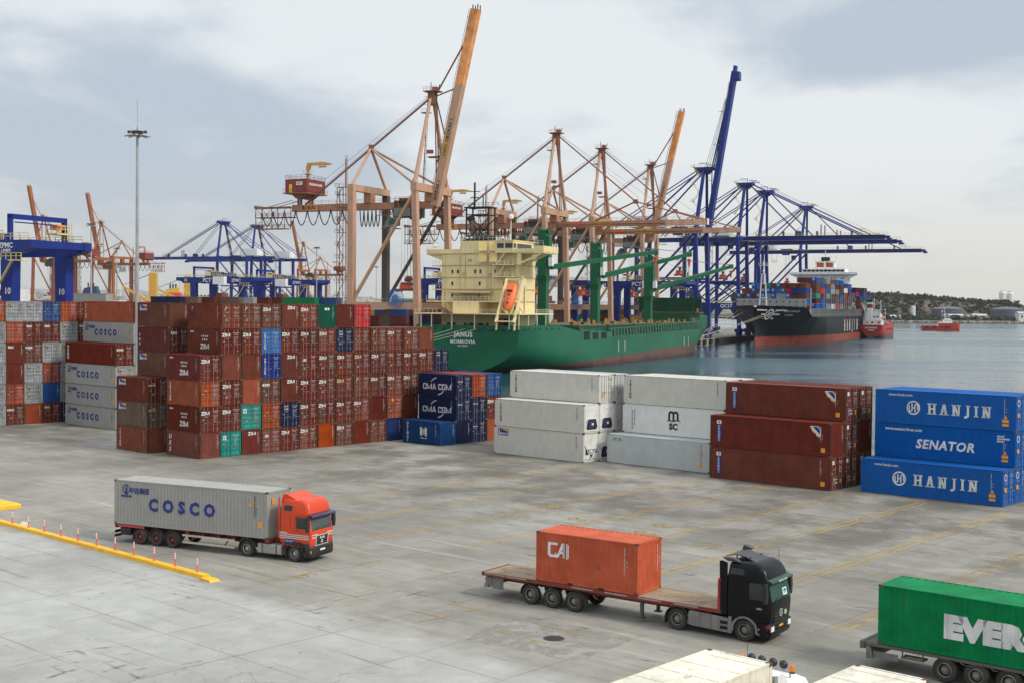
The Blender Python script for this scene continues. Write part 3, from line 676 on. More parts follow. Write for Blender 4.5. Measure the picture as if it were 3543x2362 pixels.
def _msc(t,L,H):
    x=.15; P=[]
    P+=[rectp(-.62,-.40,.12,.72),rectp(-.11,.11,.12,.72),rectp(.40,.62,.12,.72)]+ringp(-.255,.72,.145,.365,0,180,20)+ringp(.255,.72,.145,.365,0,180,20)
    P+=[[(-.86,-.0),(-.5,.08),(-.1,.02),(.3,.1),(.62,.16),(.84,.02),(.86,.1),(.6,.26),(.2,.2),(-.1,.12),(-.5,.2)]]
    on_side(t,_c('mscl',lambda: poly_mesh([[(a,b-.05) for a,b in p] for p in P])),M_LK,x,H*.5,'lettering'); on_side(t,text_mesh('SC',.82,.05,wide=1.05),M_LK,x,H*.5-.5)
    on_side(t,text_mesh('MEDITERRANEAN',.17,.015,stack=True,line=.85),M_LK,-L/2+1.2,H*.46); on_side(t,text_mesh('SHIPPING CO',.17,.015,stack=True,line=.85),M_LK,-L/2+1.5,H*.55)
SIDES['msc']=_msc
SIDES['seacube']=lambda t,L,H: (on_side(t,_c('scb',lambda: poly_mesh([rectp(-.68,.68,-.22,.22)],.004)),M_LW,-L/2+1.25,H-.38,'emblem'),on_side(t,text_mesh('SeaCube',.33,.02,depth=.02),M_LB,-L/2+1.25,H-.36),on_side(t,_c('scg',lambda: poly_mesh([rectp(-.66,.66,-.22,-.13)],.014)),M_LGR,-L/2+1.25,H-.38,'emblem'),on_side(t,_c('ct',None),M_LO,L/2-1.0,1.1,'emblem'),on_side(t,_c('cs',None),M_LO,L/2-1.0,.68,'emblem'))
def _cma(t,L,H):
    on_side(t,_c('cmab',lambda: block_word('CMA CGM',.66,.19,.13)),M_LW,-.05,H*.45)
    on_side(t,_c('cma',lambda: poly_mesh(ringp(0,-.35,1.25,1.36,95,140,60)+ringp(0,.35,1.25,1.36,275,320,60))),M_LW,0,H*.47,'emblem')
SIDES['cma']=_cma
SIDES['delmas']=lambda t,L,H: (on_side(t,text_mesh('DELMAS',.44,.025,stack=True,line=.86),M_LW,-L/2+.8,H*.5),on_side(t,_c('dm',lambda: poly_mesh([rectp(-.55,-.36,-.4,.5),rectp(.36,.55,-.5,.4),rectp(-.36,-.22,-.5,.45),rectp(.22,.36,-.45,.5)]+ringp(0,0,.2,.26)+[rectp(-.36,.36,-.03,.03),rectp(-.03,.03,-.36,.36)]+[rectp(-.5+i*.16,-.4+i*.16,-.78,-.68) for i in range(7)])),M_LW,.35,H*.55,'emblem'))
def _cai(t,L,H): on_side(t,_c('cai',lambda: poly_mesh([[(-.62,.35),(-.02,.35),(-.02,.22),(-.46,.22),(-.46,-.28),(-.12,-.28),(-.12,-.42),(-.5,-.42),(-.62,-.3)],[(-.2,-.14),(-.06,-.28),(.25,.36),(.42,.36),(.42,-.42),(.28,-.42),(.28,.05),(.02,-.42),(-.1,-.42)],rectp(.28,.42,-.42,.36),[(.0,-.2),(.3,-.2),(.3,-.08),(.06,-.08)],rectp(.52,.58,-.46,.36),rectp(.61,.66,-.4,.3)])),M_LW,-L/2+1.35,H-.83,'lettering'); on_side(t,_c('cap',lambda: poly_mesh([rectp(-.12,.12,-.12,.12)],.003)),paint('patch_purple',(.25,.06,.06),.6,.2),.75,H*.44,'emblem')
SIDES['cai']=_cai
SIDES['ever']=lambda t,L,H: on_side(t,text_mesh('EVERGREEN',1.24,.08,.0,.99,wide=1.2),M_LG,-L/2+6.85,H*.49)
SIDES['reef']=lambda t,L,H: (on_side(t,_c('ct',None),M_LO,L/2-1.0,H-.9,'emblem'),)
# prime shapes that several sides share
_c('ct',lambda: poly_mesh([[(-.16,-.13),(.16,-.13),(0,.17)]])); _c('cs',lambda: poly_mesh([rectp(-.13,.13,-.2,.2)]))

# --- reefer machinery end (a part)
M_RW=paint('reefer_white',(.66,.66,.63),.45,.2,.1); M_ROPEN=flat('reefer_opening',(.012,.014,.022),.7); M_RBLUE=flat('reefer_unit_blue',(.02,.035,.09),.5)
def reefer_unit(t,L,H,style=0):
    x=L/2; m=MB(); m.box(x-.03,x-.004,-1.06,1.06,.2,H-.12); u=m.build('refrigeration_unit',[M_RW],t)
    if style==0:
        m=MB(); m.prism([(-.86,.55),(-.7,.36),(.7,.36),(.86,.55),(.86,1.2),(.66,1.42),(-.66,1.42),(-.86,1.2)],x-.001,x+.004,axis='x'); m.build('opening',[M_ROPEN],u)
        m=MB(); m.box(x+.004,x+.03,-.5,.35,.62,1.25); m.box(x+.004,x+.05,-.62,.1,.44,.62); m.build('compressor',[M_RBLUE],u)
        m=MB(); m.box(x+.03,x+.036,-.05,.28,.8,1.02); m.build('control_panel',[M_LW],u)
        m=MB(); [m.lathe([(.22,0),(.22,.012),(.17,.012),(.17,0)],n=14,c=(x-.003,y,H-.52),axis='x') for y in (-.5,.5)]; m.build('hatch',[M_LG],u)
        m=MB(); m.bar((x+.01,-1.,.4),(x+.01,-.62,1.5),.05); m.bar((x+.01,1.,.4),(x+.01,.62,1.5),.05); m.build('brace',[M_RW],u)
    else:
        m=MB(); m.box(x-.001,x+.003,-.9,.9,.3,1.5); m.build('opening',[M_ROPEN],u)
        m=MB(); m.bar((x+.03,-1.0,1.75),(x+.03,-.05,.3),.09); m.bar((x+.03,1.0,1.75),(x+.03,.05,.3),.09); m.box(x+.003,x+.02,-.8,.8,1.3,1.75); m.box(x+.004,x+.03,-.9,-.3,.34,.75); m.box(x+.004,x+.03,.35,.9,.34,.9); m.build('brace',[M_RW],u)
        m=MB(); m.lathe([(.34,0),(.34,.03),(.25,.03),(.25,.01)],n=18,c=(x+.02,0,1.1),axis='x'); m.build('fan_ring',[M_RW],u)
        m=MB(); m.lathe([(.17,0),(.17,.04),(0,.04)],n=14,c=(x+.02,0,1.1),axis='x'); m.build('fan_hub',[M_LG],u)
    m=MB(); m.prism([(0,H-.5),(.1,H-.6),(0,H-.7),(-.1,H-.6)],x-.002,x+.006,axis='x'); m.build('warning_sign',[M_LO],u)
# ================================================================ the yard stacks
HS,HH=2.591,2.896
def yc(U0,V0,L): c=YW(U0+L/2,V0+W_/2); return c[0],c[1]
def words(col,face,end,side=None):
    e={'zim':'white-lettered doors','zimp':'plain end lettered high up','zimy':'yellow-lettered doors','F':'doors with yellow-blue badge','tex':'lower-case white lettering','gvc':'white nameplate','gsl':'pale lettering','ges':'slanted lettering','amf':'upright white letters','xin':'crossed emblem','sq':'small white square','m':'single white letter','orb':'orange square','greene':'two pale patches','beacon':'orange flash','cmae':'small print','cron':'decals'}
    return f"{CC[col][0]} container, "+(e.get(end) or ('plain ribbed end' if face=='plain' else 'unlettered doors'))
GB='containers in the big red-brown stack'
CO='first second third fourth fifth sixth seventh eighth ninth tenth eleventh twelfth thirteenth fourteenth'.split()
D,P='doors','plain'
# column -> tiers from the ground up: (colour, face, end lettering, side lettering)
ZB={0:[('rose',P,None,'ues'),('maroon',D,'zim','zims'),('orange',D,None,'triton'),('maroon',D,'zim','zims')],
 1:[('teal',D,'sq',None),('maroon',D,'zim',None),('maroon',D,'zim',None),('brown',P,None,None),('maroon',D,'zim','zims'),('brown',D,'F','Fs')],
 2:[('maroon',P,'zimp',None),('teal',D,'sq',None),('orange',P,None,None),('maroon',P,None,None),('maroon',D,'zim',None),('rose',D,'F',None)],
 3:[('rose',D,'ges',None),('orange',D,None,None),('dusty',D,'gvc',None),('royal',D,'amf',None),('lblue',D,'amf',None),('dusty',D,'zim',None)],
 4:[('maroon',D,'zim',None),('navy',D,'xin',None),('maroon',P,'zimp',None),('maroon',P,'zimp',None),('maroon',D,'zim',None),('maroon',P,'zimp',None)],
 5:[('rose',D,'zim',None),('maroon',D,'zim',None),('maroon',D,'zim',None),('maroon',D,'ges',None),('maroon',D,'zim',None),('rose',D,'zim',None)],
 6:[('orange',P,None,None),('maroon',D,'zim',None),('maroon',D,'zim',None),('maroon',D,'zim',None),('brown',D,'zim',None),('green',P,'greene',None)],
 7:[('dusty',D,'zim',None),('maroon',D,'zim',None),('maroon',D,'zimy',None),('maroon',D,'zim',None),('navy',D,'xin',None),('maroon',P,None,None)],
 8:[('maroon',P,None,None),('rose',D,'zim',None),('brown',D,'F',None),('maroon',D,'zimy',None),('brown',D,None,None),('red',D,None,None)],
 9:[('rose',D,'F',None),('maroon',P,None,None),('maroon',D,'zim',None),('maroon',D,'zim',None),('brown',D,'F',None)],
 10:[('dblue',P,None,None),('orange',D,'orb',None),('rose',D,'zim',None),('maroon',D,'gsl',None),('brown',D,'zim',None)],
 11:[('maroon',D,'zim',None),('maroon',P,None,None),('dusty',D,'zim',None),('maroon',D,'zim',None),('brown',D,'m',None)],
 12:[('maroon',D,None,None),('maroon',D,None,None),('maroon',D,'zim',None),('maroon',D,'zim',None),('brown',P,None,None)],
 13:[('maroon',D,None,None),('maroon',D,None,None),('maroon',D,None,None),('navy',D,'xin',None)]}
random.seed(11)
for c,ts in ZB.items():
    for k,(col,f,e,s) in enumerate(ts):
        if c>=12 and k<2: continue
        x,y=yc(-114.02+random.uniform(-.05,.05),72.88+2.506*c+random.uniform(-.015,.015),6.058)
        container(f"{words(col,f,e)}, {ORD[k]} tier, {CO[c]} column of the big stack",col,(x,y,2.6*k),face=f,end=e,side=s if s else None,group=GB)
GN='containers in the narrow stack left of the big stack'
NB={0:[('rose',P,None,'triton'),('tan',D,'beacon','beacon'),('maroon',D,'beacon','beacon')],1:[None,None,None,('dusty',P,None,'beacon'),('maroon',D,'tex','textv'),('dusty',P,None,'beacon')]}
for c,ts in NB.items():
    for k,t_ in enumerate(ts):
        if t_ is None:
            t_=('maroon',P,None,None)
        col,f,e,s=t_; x,y=yc(-121.92+.06*(c),71.83+2.47*c,6.058)
        sw={'triton':'with upright white letters','beacon':'with lighthouse badge','textv':'with stacked white letters',None:'unmarked'}[s]
        container(f"{CC[col][0]} container {sw}, {ORD[k]} tier, {'front' if c==0 else 'rear'} column of the narrow stack",col,(x,y,2.6*k),face=f,end=e,side=s,group=GN)
# forty-foot stack with the grey boxes
GC='forty-foot containers beside the tall lamp'
for c,ts in {0:[('cosco','cosco','F'),('cosco','cosco','F'),('cosco','cosco','F'),('maroon','gvcs','gvc')],1:[('grey',None,'F'),('grey',None,'F'),('grey',None,'F'),('grey',None,'F'),('cosco','cosco','F'),('orange','triton',None)]}.items():
    for k,(col,s,e) in enumerate(ts):
        x,y=yc(-151.8,82.12+2.47*c,12.192)
        lab=f"{CC[col][0]} forty-foot container "+{'cosco':'with blue letters','gvcs':'with white nameplate','triton':'with upright white letters',None:'mostly hidden'}[s]+f", {ORD[k]} tier, {'front' if c==0 else 'rear'} column by the lamp"
        container(lab,col,(x,y,2.62*k),L=12.192,H=HS,face=D,end=e,side=s,group=GC)
GL='containers in the left-hand stack'
LB={-1:[('grey','F')]*2+[('grey','F')]*3+[('orange',None)],
 0:[('maroon','gvc'),('orange',None),('maroon',P),('maroon','tex_p'),('orange',None),('grey','F')],
 1:[('orange',P),('grey','F'),('grey','F'),('dusty','gvc'),('maroon','tex'),('grey','F')],
 2:[('maroon','tex'),('blue',P),('orange',None),('grey','F'),('maroon','tex'),('blue',None)],
 3:[('navy',None),('grey',None),('grey','F'),('grey','F'),('grey','F'),('orange',None)],
 4:[('maroon',None),('maroon',None),('maroon',None),('maroon',None),('maroon','tex'),('maroon',None)]}
for c,ts in LB.items():
    for k,(col,e) in enumerate(ts):
        f=P if e in(P,'tex_p') else D; e2='tex' if e=='tex_p' else (None if e==P else e)
        x,y=yc(-160.1,75.33+2.44*c,6.058)
        container(f"{words(col,f,e2)}, {ORD[k]} tier, {CO[c+1]} column of the left-hand stack",col,(x,y,2.6*k),face=f,end=e2,group=GL)
# blue block beside the basin
GM='containers in the navy block behind the blue box'
x,y=yc(-106.12,98.77,6.058); container('deep blue container with upright white letters and an anchor-wheel badge, alone in front','delmas',(x,y,0),face=P,side='delmas',group=GM)
for c,ts in {0:[('navy',P,None,None),('navy',D,'cmae','cma'),('navy',D,'cmae','cma')],1:[('navy',D,'cmae',None),('navy',D,'cmae',None),('orange',D,None,None)],2:[('orange',P,None,None),('maroon',D,'zim',None),('blue',D,None,None)]}.items():
    for k,(col,f,e,s) in enumerate(ts):
        x,y=yc(-106.12,101.25+2.52*c,6.058)
        container(f"{CC[col][0]} container {'with white letters and arcs ' if s else ('with a plain end ' if f==P else 'with doors ')}, {ORD[k]} tier of the navy block's {CO[c]} column".replace(' ,',','),col,(x,y,2.6*k),face=f,end=e,side=s,group=GM)
# white refrigerated stacks
GR='refrigerated containers in the white stacks'
def rf(lab,col,U,V,k,side=None,unit=None,face='unit'):
    x,y=yc(U,V,12.192)
    t=container(lab,col,(x,y,2.91*k),L=12.192,H=HH,face=face,side=side,kind='reefer',group=GR,end=None)
    if unit is not None: reefer_unit(t,12.192,HH,unit)
    else: linked('warning_sign',_c('cs',None),t,(6.1,-.55,.8),(0,0,R(90))); setmat(t.children[-1],0,M_LO) if t.children[-1].material_slots else None
    return t
_c('cs',None).materials.append(M_LO)
rf('off-white refrigerated container with a lighthouse badge, at the bottom front','reefer',-91.66,98.57,0,'beacon',1)
rf('off-white refrigerated container with brown letters, second tier front, black fan opening','reefer',-91.6,98.57,1,'tritonb',0)
rf('white refrigerated container on the ground behind the lighthouse-badged one','white',-91.66,101.05,0,None,0)
rf('white refrigerated container, second tier, second row, with a black fan opening','white',-91.6,101.05,1,None,0)
rf('off-white refrigerated container with brown upright letters, top of the left white stack','reefer',-91.7,101.05,2,'tritonb',None,'doors')
rf('pale grey refrigerated container with doors, bottom of the third row, left white stack','rgrey',-91.66,103.55,0,None,None,'doors')
rf('pale grey refrigerated container with doors, second tier of the third row, left white stack','rgrey',-91.6,103.55,1,None,None,'doors')
rf('pale grey refrigerated container with doors, top of the third row, left white stack','rgrey',-91.6,103.55,2,None,None,'doors')
rf('pale grey refrigerated container with a small green-underlined badge, on the ground','rgrey',-78.31,100.93,0,'seacube',0)
rf('pale grey refrigerated container at the bottom of the second row, under the lettered white one','rgrey',-78.3,103.4,0,None,0)
rf('white refrigerated container with a large black two-line logo, middle of its stack','white',-78.25,103.4,1,'msc',0)
rf('off-white refrigerated container with brown upright letters, on top of the black-logoed one','reefer',-78.18,103.4,2,'tritonb',None,'doors')
rf('off-white refrigerated container on top of the rear row, showing only its roof edge','reefer',-78.0,105.9,2,None,None,'doors')
GD='red-brown forty-foot containers'
for V,k,s,f,lab in ((98.61,0,'cronos',D,'at the bottom front with a blue upright nameplate'),(98.61,1,'cpc',P,'second tier at the front with a slanted blue badge'),(101.15,2,'cpc',D,'on top of the stack with a slanted blue badge'),(101.15,0,None,D,'at the bottom of the second row'),(101.15,1,None,D,'second tier of the second row'),(103.8,0,None,D,'at the bottom of the third row'),(103.8,1,None,P,'second tier of the third row with a plain end'),(103.8,2,None,D,'top of the third row')):
    x,y=yc(-64.54,V,12.192); container('red brown forty-foot container '+lab,'cronos',(x,y,2.91*k),L=12.192,H=HH,face=f,end='cron' if f==D else None,side=s,group=GD)
GH='bright blue forty-foot containers'
for V,k,s,lab in ((100.61,0,'hanjin','at the bottom with round white emblem'),(103.1,1,'senator','in the middle tier with slanted white lettering'),(103.1,2,'hanjin','on the top tier with round white emblem'),(103.1,0,None,'at the bottom of the second row'),(105.6,0,None,'at the bottom of the third row'),(105.6,1,None,'second tier of the third row'),(105.6,2,None,'top of the third row')):
    x,y=yc(-50.52,V,12.192); container('bright blue forty-foot container '+lab,'hanjin',(x,y,2.91*k),L=12.192,H=HH,face=D,end='han',side=s,group=GH)
# ================================================================ lorries
M_TYRE=paint('tyre_rubber',(.030,.028,.026),.85,.35,.0,.2,dcol=(.12,.11,.095),streak=False); M_RIM=paint('rim_steel',(.34,.33,.31),.5,.4,.25,metal=.3,streak=False); M_RIMR=paint('rim_dusty_red',(.17,.05,.04),.6,.4,.2,streak=False); M_RIMD=paint('rim_dusty',(.20,.175,.145),.7,.4,.3,streak=False)
M_GLASS,_h,_b=newmat('cab_glass'); _h.set(_b,'Base Color',(.014,.022,.024,1)); _b.inputs['Roughness'].default_value=.06; _b.inputs['Specular IOR Level'].default_value=.6
M_GLASSG,_h,_b=newmat('cab_glass_green'); _h.set(_b,'Base Color',(.012,.055,.048,1)); _b.inputs['Roughness'].default_value=.06; _b.inputs['Specular IOR Level'].default_value=.6
M_PLAST=paint('grey_plastic',(.05,.048,.046),.7,.35,.0,dcol=(.14,.13,.11)); M_BLKP=paint('black_plastic',(.018,.018,.019),.5,.25,.0,dcol=(.10,.095,.085))
M_MAN=paint('cab_orange_red',(.58,.060,.020),.35,.12,.0,.08,spec=.25,scale=.6); M_MB=paint('cab_black',(.006,.006,.007),.3,.12,.0,.1,spec=.16,dcol=(.085,.078,.068)); M_SILV=flat('silver_stripe',(.55,.56,.57),.35)
M_CHRED=paint('chassis_red',(.19,.028,.02),.6,.4,.3); M_CHG=paint('chassis_grey',(.10,.095,.085),.75,.4,.3); M_CREAM=paint('guard_cream',(.48,.45,.37),.5,.3,.2); M_ALU=paint('tank_aluminium',(.36,.36,.35),.42,.5,.05,metal=.35); M_SKIRT=paint('dusty_skirt',(.17,.165,.155),.6,.6,.0,.2,dcol=(.05,.047,.042))
M_LAMP=flat('lamp_glass',(.75,.76,.78),.15,spec=.7); M_AMB=flat('amber_lens',(.75,.20,.01),.25); M_PLATE=flat('plate_white',(.7,.7,.68),.5); M_PLY=flat('plate_yellow',(.75,.32,.02),.5); M_WCAB=paint('cab_white',(.74,.74,.73),.3,.1,.0,.04,spec=.5); M_VIS=flat('visor_violet',(.045,.03,.085),.3); M_VISG=flat('visor_green',(.01,.05,.035),.3)
def mat_planks():
    m,h,b=newmat('timber_deck'); tc=h.n('ShaderNodeTexCoord').outputs['Object']
    n=h.noise(h.mapping(tc,(.6,9,1)),1.,5,.65); n2=h.noise(tc,.9,5,.65)
    c=h.mix(h.ramp(n,.3,.7),(.33,.25,.155),(.20,.145,.09)); c=h.mix(h.math('MULTIPLY',h.ramp(n2,.5,.68),.65),c,(.085,.06,.045))
    x,y,z=h.sep(tc); f=h.math('FRACT',h.math('MULTIPLY',x,.8)); c=h.mix(h.math('MULTIPLY',h.ramp(h.math('ABSOLUTE',h.math('SUBTRACT',f,.5)),.485,.497),.6),c,(.04,.03,.025))
    h.set(b,'Base Color',c); h.set(b,'Roughness',.85); return m
M_DECK=mat_planks()
def rrect(x0,x1,hw,r,z,n=4):
    """rounded rectangle ring at height z (y from -hw to hw)"""
    pts=[]
    for cx,cy,a0 in ((x1-r,hw-r,0),(x0+r,hw-r,90),(x0+r,-hw+r,180),(x1-r,-hw+r,270)):
        for i in range(n+1):
            a=R(a0+90*i/n); pts.append((cx+r*math.cos(a),cy+r*math.sin(a),z))
    return pts
def rloft(mb,levels,m=0,hole=None):
    k=len(mb.f); rs=[rrect(*lv) for lv in levels]; mb.loft(rs,m)
    if hole is not None: del mb.f[k+hole*len(rs[0])+len(rs[0])-1]; del mb.m[k+hole*len(rs[0])+len(rs[0])-1]
    return mb
def see_through(name,tint):
    m,h,b=newmat(name); h.set(b,'Base Color',(*[c*.3 for c in tint],1)); h.set(b,'Roughness',.05); b.inputs['Specular IOR Level'].default_value=.7
    tr=h.n('ShaderNodeBsdfTransparent'); h.set(tr,0,(*tint,1)); mx=h.n('ShaderNodeMixShader'); h.set(mx,0,.42); nt=m.node_tree
    nt.links.new(tr.outputs[0],mx.inputs[1]); nt.links.new(b.outputs[0],mx.inputs[2]); nt.links.new(mx.outputs[0],nt.nodes['Material Output'].inputs[0]); return m
M_SCR=see_through('windscreen_clear',(.62,.68,.66)); M_SCRG=see_through('windscreen_green',(.30,.62,.54))
def interior(c,xb,xf,hw,zf,zr,lhd=1):
    m=MB(); m.box(xb,xb+.04,-hw,hw,zf,zr); m.box(xb,xf-.35,-hw,-hw+.03,zf,zr); m.box(xb,xf-.35,hw-.03,hw,zf,zr); m.box(xb,xf-.5,-hw,hw,zr-.03,zr); m.box(xb,xf-.3,-hw,hw,zf,zf+.03); m.build('cab_lining',[flat('lining_grey',(.10,.10,.095),.9)],c)
    m=MB(); m.box(xf-.75,xf-.22,-hw+.05,hw-.05,zf+.03,zf+.17); m.box(xf-.7,xf-.4,-.3,.35,zf+.17,zf+.24); m.build('dashboard',[flat('dash_grey',(.06,.06,.058),.6)],c)
    for y in (-.55,.6):
        m=MB(); rloft(m,[(xf-1.45,xf-1.2,.27,.08,zf),(xf-1.5,xf-1.28,.27,.08,zf+.55),(xf-1.48,xf-1.34,.15,.05,zf+.78)]); m.v=[(a,b+y,d) for a,b,d in m.v]; m.build('seat',[flat('seat_blue_grey',(.13,.14,.17),.9)],c,smooth=True)
    m=MB(); q=[(xf-.72+.10*math.sin(a),.6+.22*math.cos(a),zf+.30+.17*math.sin(a)) for a in [i*.5236 for i in range(13)]]; m.tube(q,.022,n=5); m.bar((xf-.72,.6,zf+.3),(xf-.55,.6,zf+.1),.05); m.build('steering_wheel',[M_BLKP],c)
    m=MB(); m.box(xf-.42,xf-.36,-.75,-.35,zf+.18,zf+.42); m.box(xf-.5,xf-.46,.05,.25,zf+.25,zf+.4); m.build('papers',[flat('paper_white',(.6,.6,.58),.8)],c)
def wheel(t,x,y,r=.5,rim=None,wd=.34,fr=False):
    s=-1 if y<0 else 1; k=('wh',r,wd,s)
    if k not in _CM:
        m=MB(); yo=s*wd/2; m.lathe([(r*.58,-yo),(r*.86,-yo*1.02),(r*.97,-yo*.8),(r,-yo*.5),(r,yo*.5),(r*.97,yo*.8),(r*.88,yo*1.02),(r*.60,yo*.95),(r*.56,yo*.6),(r*.56,-yo*.6)],n=28,axis='y'); _CM[k]=m.mesh('tyre',[M_TYRE],True)
        m=MB(); d=.82 if fr else .25
        rr_=lambda a: [[(q*math.cos(6.2832*i/24),z,q*math.sin(6.2832*i/24)) for i in range(24)] for q,z in a]
        m.loft(rr_([(r*.575,yo*.95),(r*.53,yo*.98),(r*.50,yo*.6)]),0,caps=False); m.loft(rr_([(r*.50,yo*.6),(r*.42,yo*.25),(r*.36,yo*.3)]),1,caps=False); m.loft(rr_([(r*.36,yo*.3),(r*.24,yo*.4),(r*.22,yo*.85),(r*.15,yo*1.0),(r*.01,yo*1.02)]),0,caps=False)
        for i in range(10): a=i*.6283; m.bar((r*.33*math.cos(a),yo*.28,r*.33*math.sin(a)),(r*.33*math.cos(a),yo*.48,r*.33*math.sin(a)),.045,n=6)
        _CM[('rim',)+k]=m.mesh('rim',[M_RIM,M_DARK],True)
    o=linked('wheel',_CM[k],t,(x,y,r)); q=linked('rim',_CM[('rim',)+k],o); setmat(q,0,rim or M_RIM); return o
def fender(mb,x,r,y0,y1,a0=0,a1=180,z=.5,th=.03,m=0):
    n=10; out=[(x+r*math.cos(R(a0+(a1-a0)*i/n)),z+r*math.sin(R(a0+(a1-a0)*i/n))) for i in range(n+1)]
    inn=[(x+(r-th)*math.cos(R(a0+(a1-a0)*i/n)),z+(r-th)*math.sin(R(a0+(a1-a0)*i/n))) for i in range(n+1)]
    for i in range(n): mb.prism([out[i],out[i+1],inn[i+1],inn[i]],y0,y1,m)
    # side valance
def patch(mb,pts,dy,th=.008,m=0):
    """thin raised panel on the side plane y=dy from (x,z) outline"""
    s=-1 if dy<0 else 1; mb.prism(pts,dy,dy+s*th,m)
def fpatch(mb,ys,zx,th=.008,m=0):
    """raised strip on a front face: ys=(y0,y1), zx=[(z,x),(z,x)]"""
    (za,xa),(zb,xb)=zx; y0,y1=ys
    mb.loft([[(xa-.02,y0,za),(xa+th,y0,za),(xa+th,y1,za),(xa-.02,y1,za)],[(xb-.02,y0,zb),(xb+th,y0,zb),(xb+th,y1,zb),(xb-.02,y1,zb)]],m)
def mirrors(c,x,z,hw,mat):
    for s in (-1,1):
        m=MB(); m.bar((x,s*hw,z+.42),(x+.12,s*(hw+.16),z+.45),.03); m.bar((x,s*hw,z-.35),(x+.12,s*(hw+.16),z-.3),.03)
        rloft(m,[(x+.04,x+.20,.13,.05,z-.42),(x+.03,x+.22,.14,.05,z),(x+.04,x+.20,.13,.05,z+.5)])
        m.v=[(a,b+(s*(hw+.2) if abs(b)<.3 else 0),c_) for a,b,c_ in m.v]; m.build('mirror',[mat],c)
def truck_chassis(t,x0,x1,mat,z0=.62,z1=.92,name='chassis'):
    m=MB()
    for y in (-.42,.42): m.box(x0,x1,y-.05,y+.05,z0,z1)
    n=int((x1-x0)/1.1)
    for i in range(n+1): x=x0+.1+i*(x1-x0-.2)/n; m.box(x-.05,x+.05,-.37,.37,z0+.05,z1-.05)
    return m,name,mat
# ---------------- orange-red lorry with grey container
oc=(-25.9,82.49); ya=R(-25.41)
def LW(o,a,x,y,z=0): return (o[0]+x*math.cos(a)-y*math.sin(a), o[1]+x*math.sin(a)+y*math.cos(a), z)
ow=LW(oc,ya,0,W_/2); 
T=thing('articulated_lorry','orange-red articulated lorry with a high roof, carrying the long grey container','lorry',(ow[0],ow[1],0),ya)
container('light grey forty-foot container with widely spaced blue letters on the orange-red lorry','cosco',LW(oc,ya,6.096,W_/2,1.20),ya,L=12.192,H=HH,face=P,side='cosco',end='yb',marks=True)
m,_,_=truck_chassis(T,.1,12.9,M_CHRED,.72,1.06); m.box(.05,.2,-1.2,1.2,.95,1.19); m.box(5.9,6.1,-1.2,1.2,1.0,1.19); m.box(12.,12.3,-1.2,1.2,1.0,1.19); m.box(12.3,13.0,-.5,.5,1.06,1.18); m.box(3.,12.,-.5,-.36,.78,1.18); m.box(3,12.,.36,.5,.78,1.18)
for x in (7.2,8.4,9.6): m.box(x-.06,x+.06,-1.1,1.1,.9,1.1)
ch=m.build('trailer_frame',[M_CHRED],T)
for s in (-1,1): m=MB(); m.box(.3,2.5,s*1.2-.02,s*1.2+.02,1.05,1.19); m.build('red_side_panel',[paint('panel_red',(.45,.04,.03),.5,.3,.2)],T)
m=MB(); m.box(.0,.1,-1.2,1.2,.35,.5); m.box(.1,.25,-.6,-.5,.45,.95); m.box(.1,.25,.5,.6,.45,.95); m.box(.02,.06,-1.2,-.7,.6,.78); m.box(.02,.06,.7,1.2,.6,.78); m.build('rear_bumper',[M_BLKP],T)
m=MB(); m.box(.5,1.35,-1.18,-.7,.52,.98); m.box(.48,1.37,-1.2,-.68,.94,1.0); m.build('tool_box',[M_BLKP],T)
for s in (-1,1):
    m=MB()
    for x in (2.14,3.45,4.76): fender(m,x,.60,s*1.20-(.0 if s<0 else .4),s*1.20+(.4 if s<0 else 0),0,180,.5)
    m.box(5.34,5.37,min(s*1.2,s*.85),max(s*1.2,s*.85),.35,.6); m.box(1.53,1.56,min(s*1.2,s*.85),max(s*1.2,s*.85),.3,.6); m.build('mudguard',[M_PLAST],T)
    for x in (2.14,3.45,4.76): wheel(T,x,s*1.04,.5,M_RIMR)
    m=MB(); m.box(5.6,9.7,s*1.18-.02,s*1.18+.02,.86,.98); m.box(5.6,9.7,s*1.18-.02,s*1.18+.02,.42,.54); m.build('side_guard',[M_CREAM],T)
    m=MB(); [m.bar((x,s*.6,.95),(x,s*1.15,.5),.06) for x in (6.2,8.9)]; m.build('guard_bracket',[M_CHG],T)
    m=MB(); m.box(9.95,10.1,s*.8-.07,s*.8+.07,.25,1.05); m.box(9.88,10.18,s*.8-.14,s*.8+.14,.22,.27); m.bar((9.98,s*.8,.5),(9.4,s*.5,1.0),.05); m.build('landing_leg',[M_CHG],T)
    wheel(T,10.63,s*1.04,.5); wheel(T,14.18,s*1.04,.5,fr=True)
    m=MB(); fender(m,10.63,.64,s*1.22-(.0 if s<0 else .45),s*1.22+(.45 if s<0 else 0),10,190,.5); m.box(9.97,10.0,min(s*1.2,s*.8),max(s*1.2,s*.8),.25,.6); m.build('mudguard',[M_PLAST],T)
    m=MB(); rings=[[(x,s*.85+.33*c_*1.0,.62+.30*d_) for c_,d_ in ((-1,-.8),(-.8,-1),(.8,-1),(1,-.8),(1,.8),(.8,1),(-.8,1),(-1,.8))] for x in (11.45,13.2)]; m.loft(rings); tk=m.build('fuel_tank',[M_ALU],T)
    m=MB(); [m.loft([[(x,s*.85+.345*c_,.62+.315*d_) for c_,d_ in ((-1,-.8),(-.8,-1),(.8,-1),(1,-.8),(1,.8),(.8,1),(-.8,1),(-1,.8))] for x in (xx,xx+.06)]) for xx in (11.75,12.8)]; m.build('tank_strap',[M_BLKP],tk)
m,_,_=truck_chassis(T,9.9,15.2,M_CHG,.6,.9); m.box(10.2,11.1,-.45,.45,.9,1.06); m.build('tractor_chassis',[M_CHG],T)
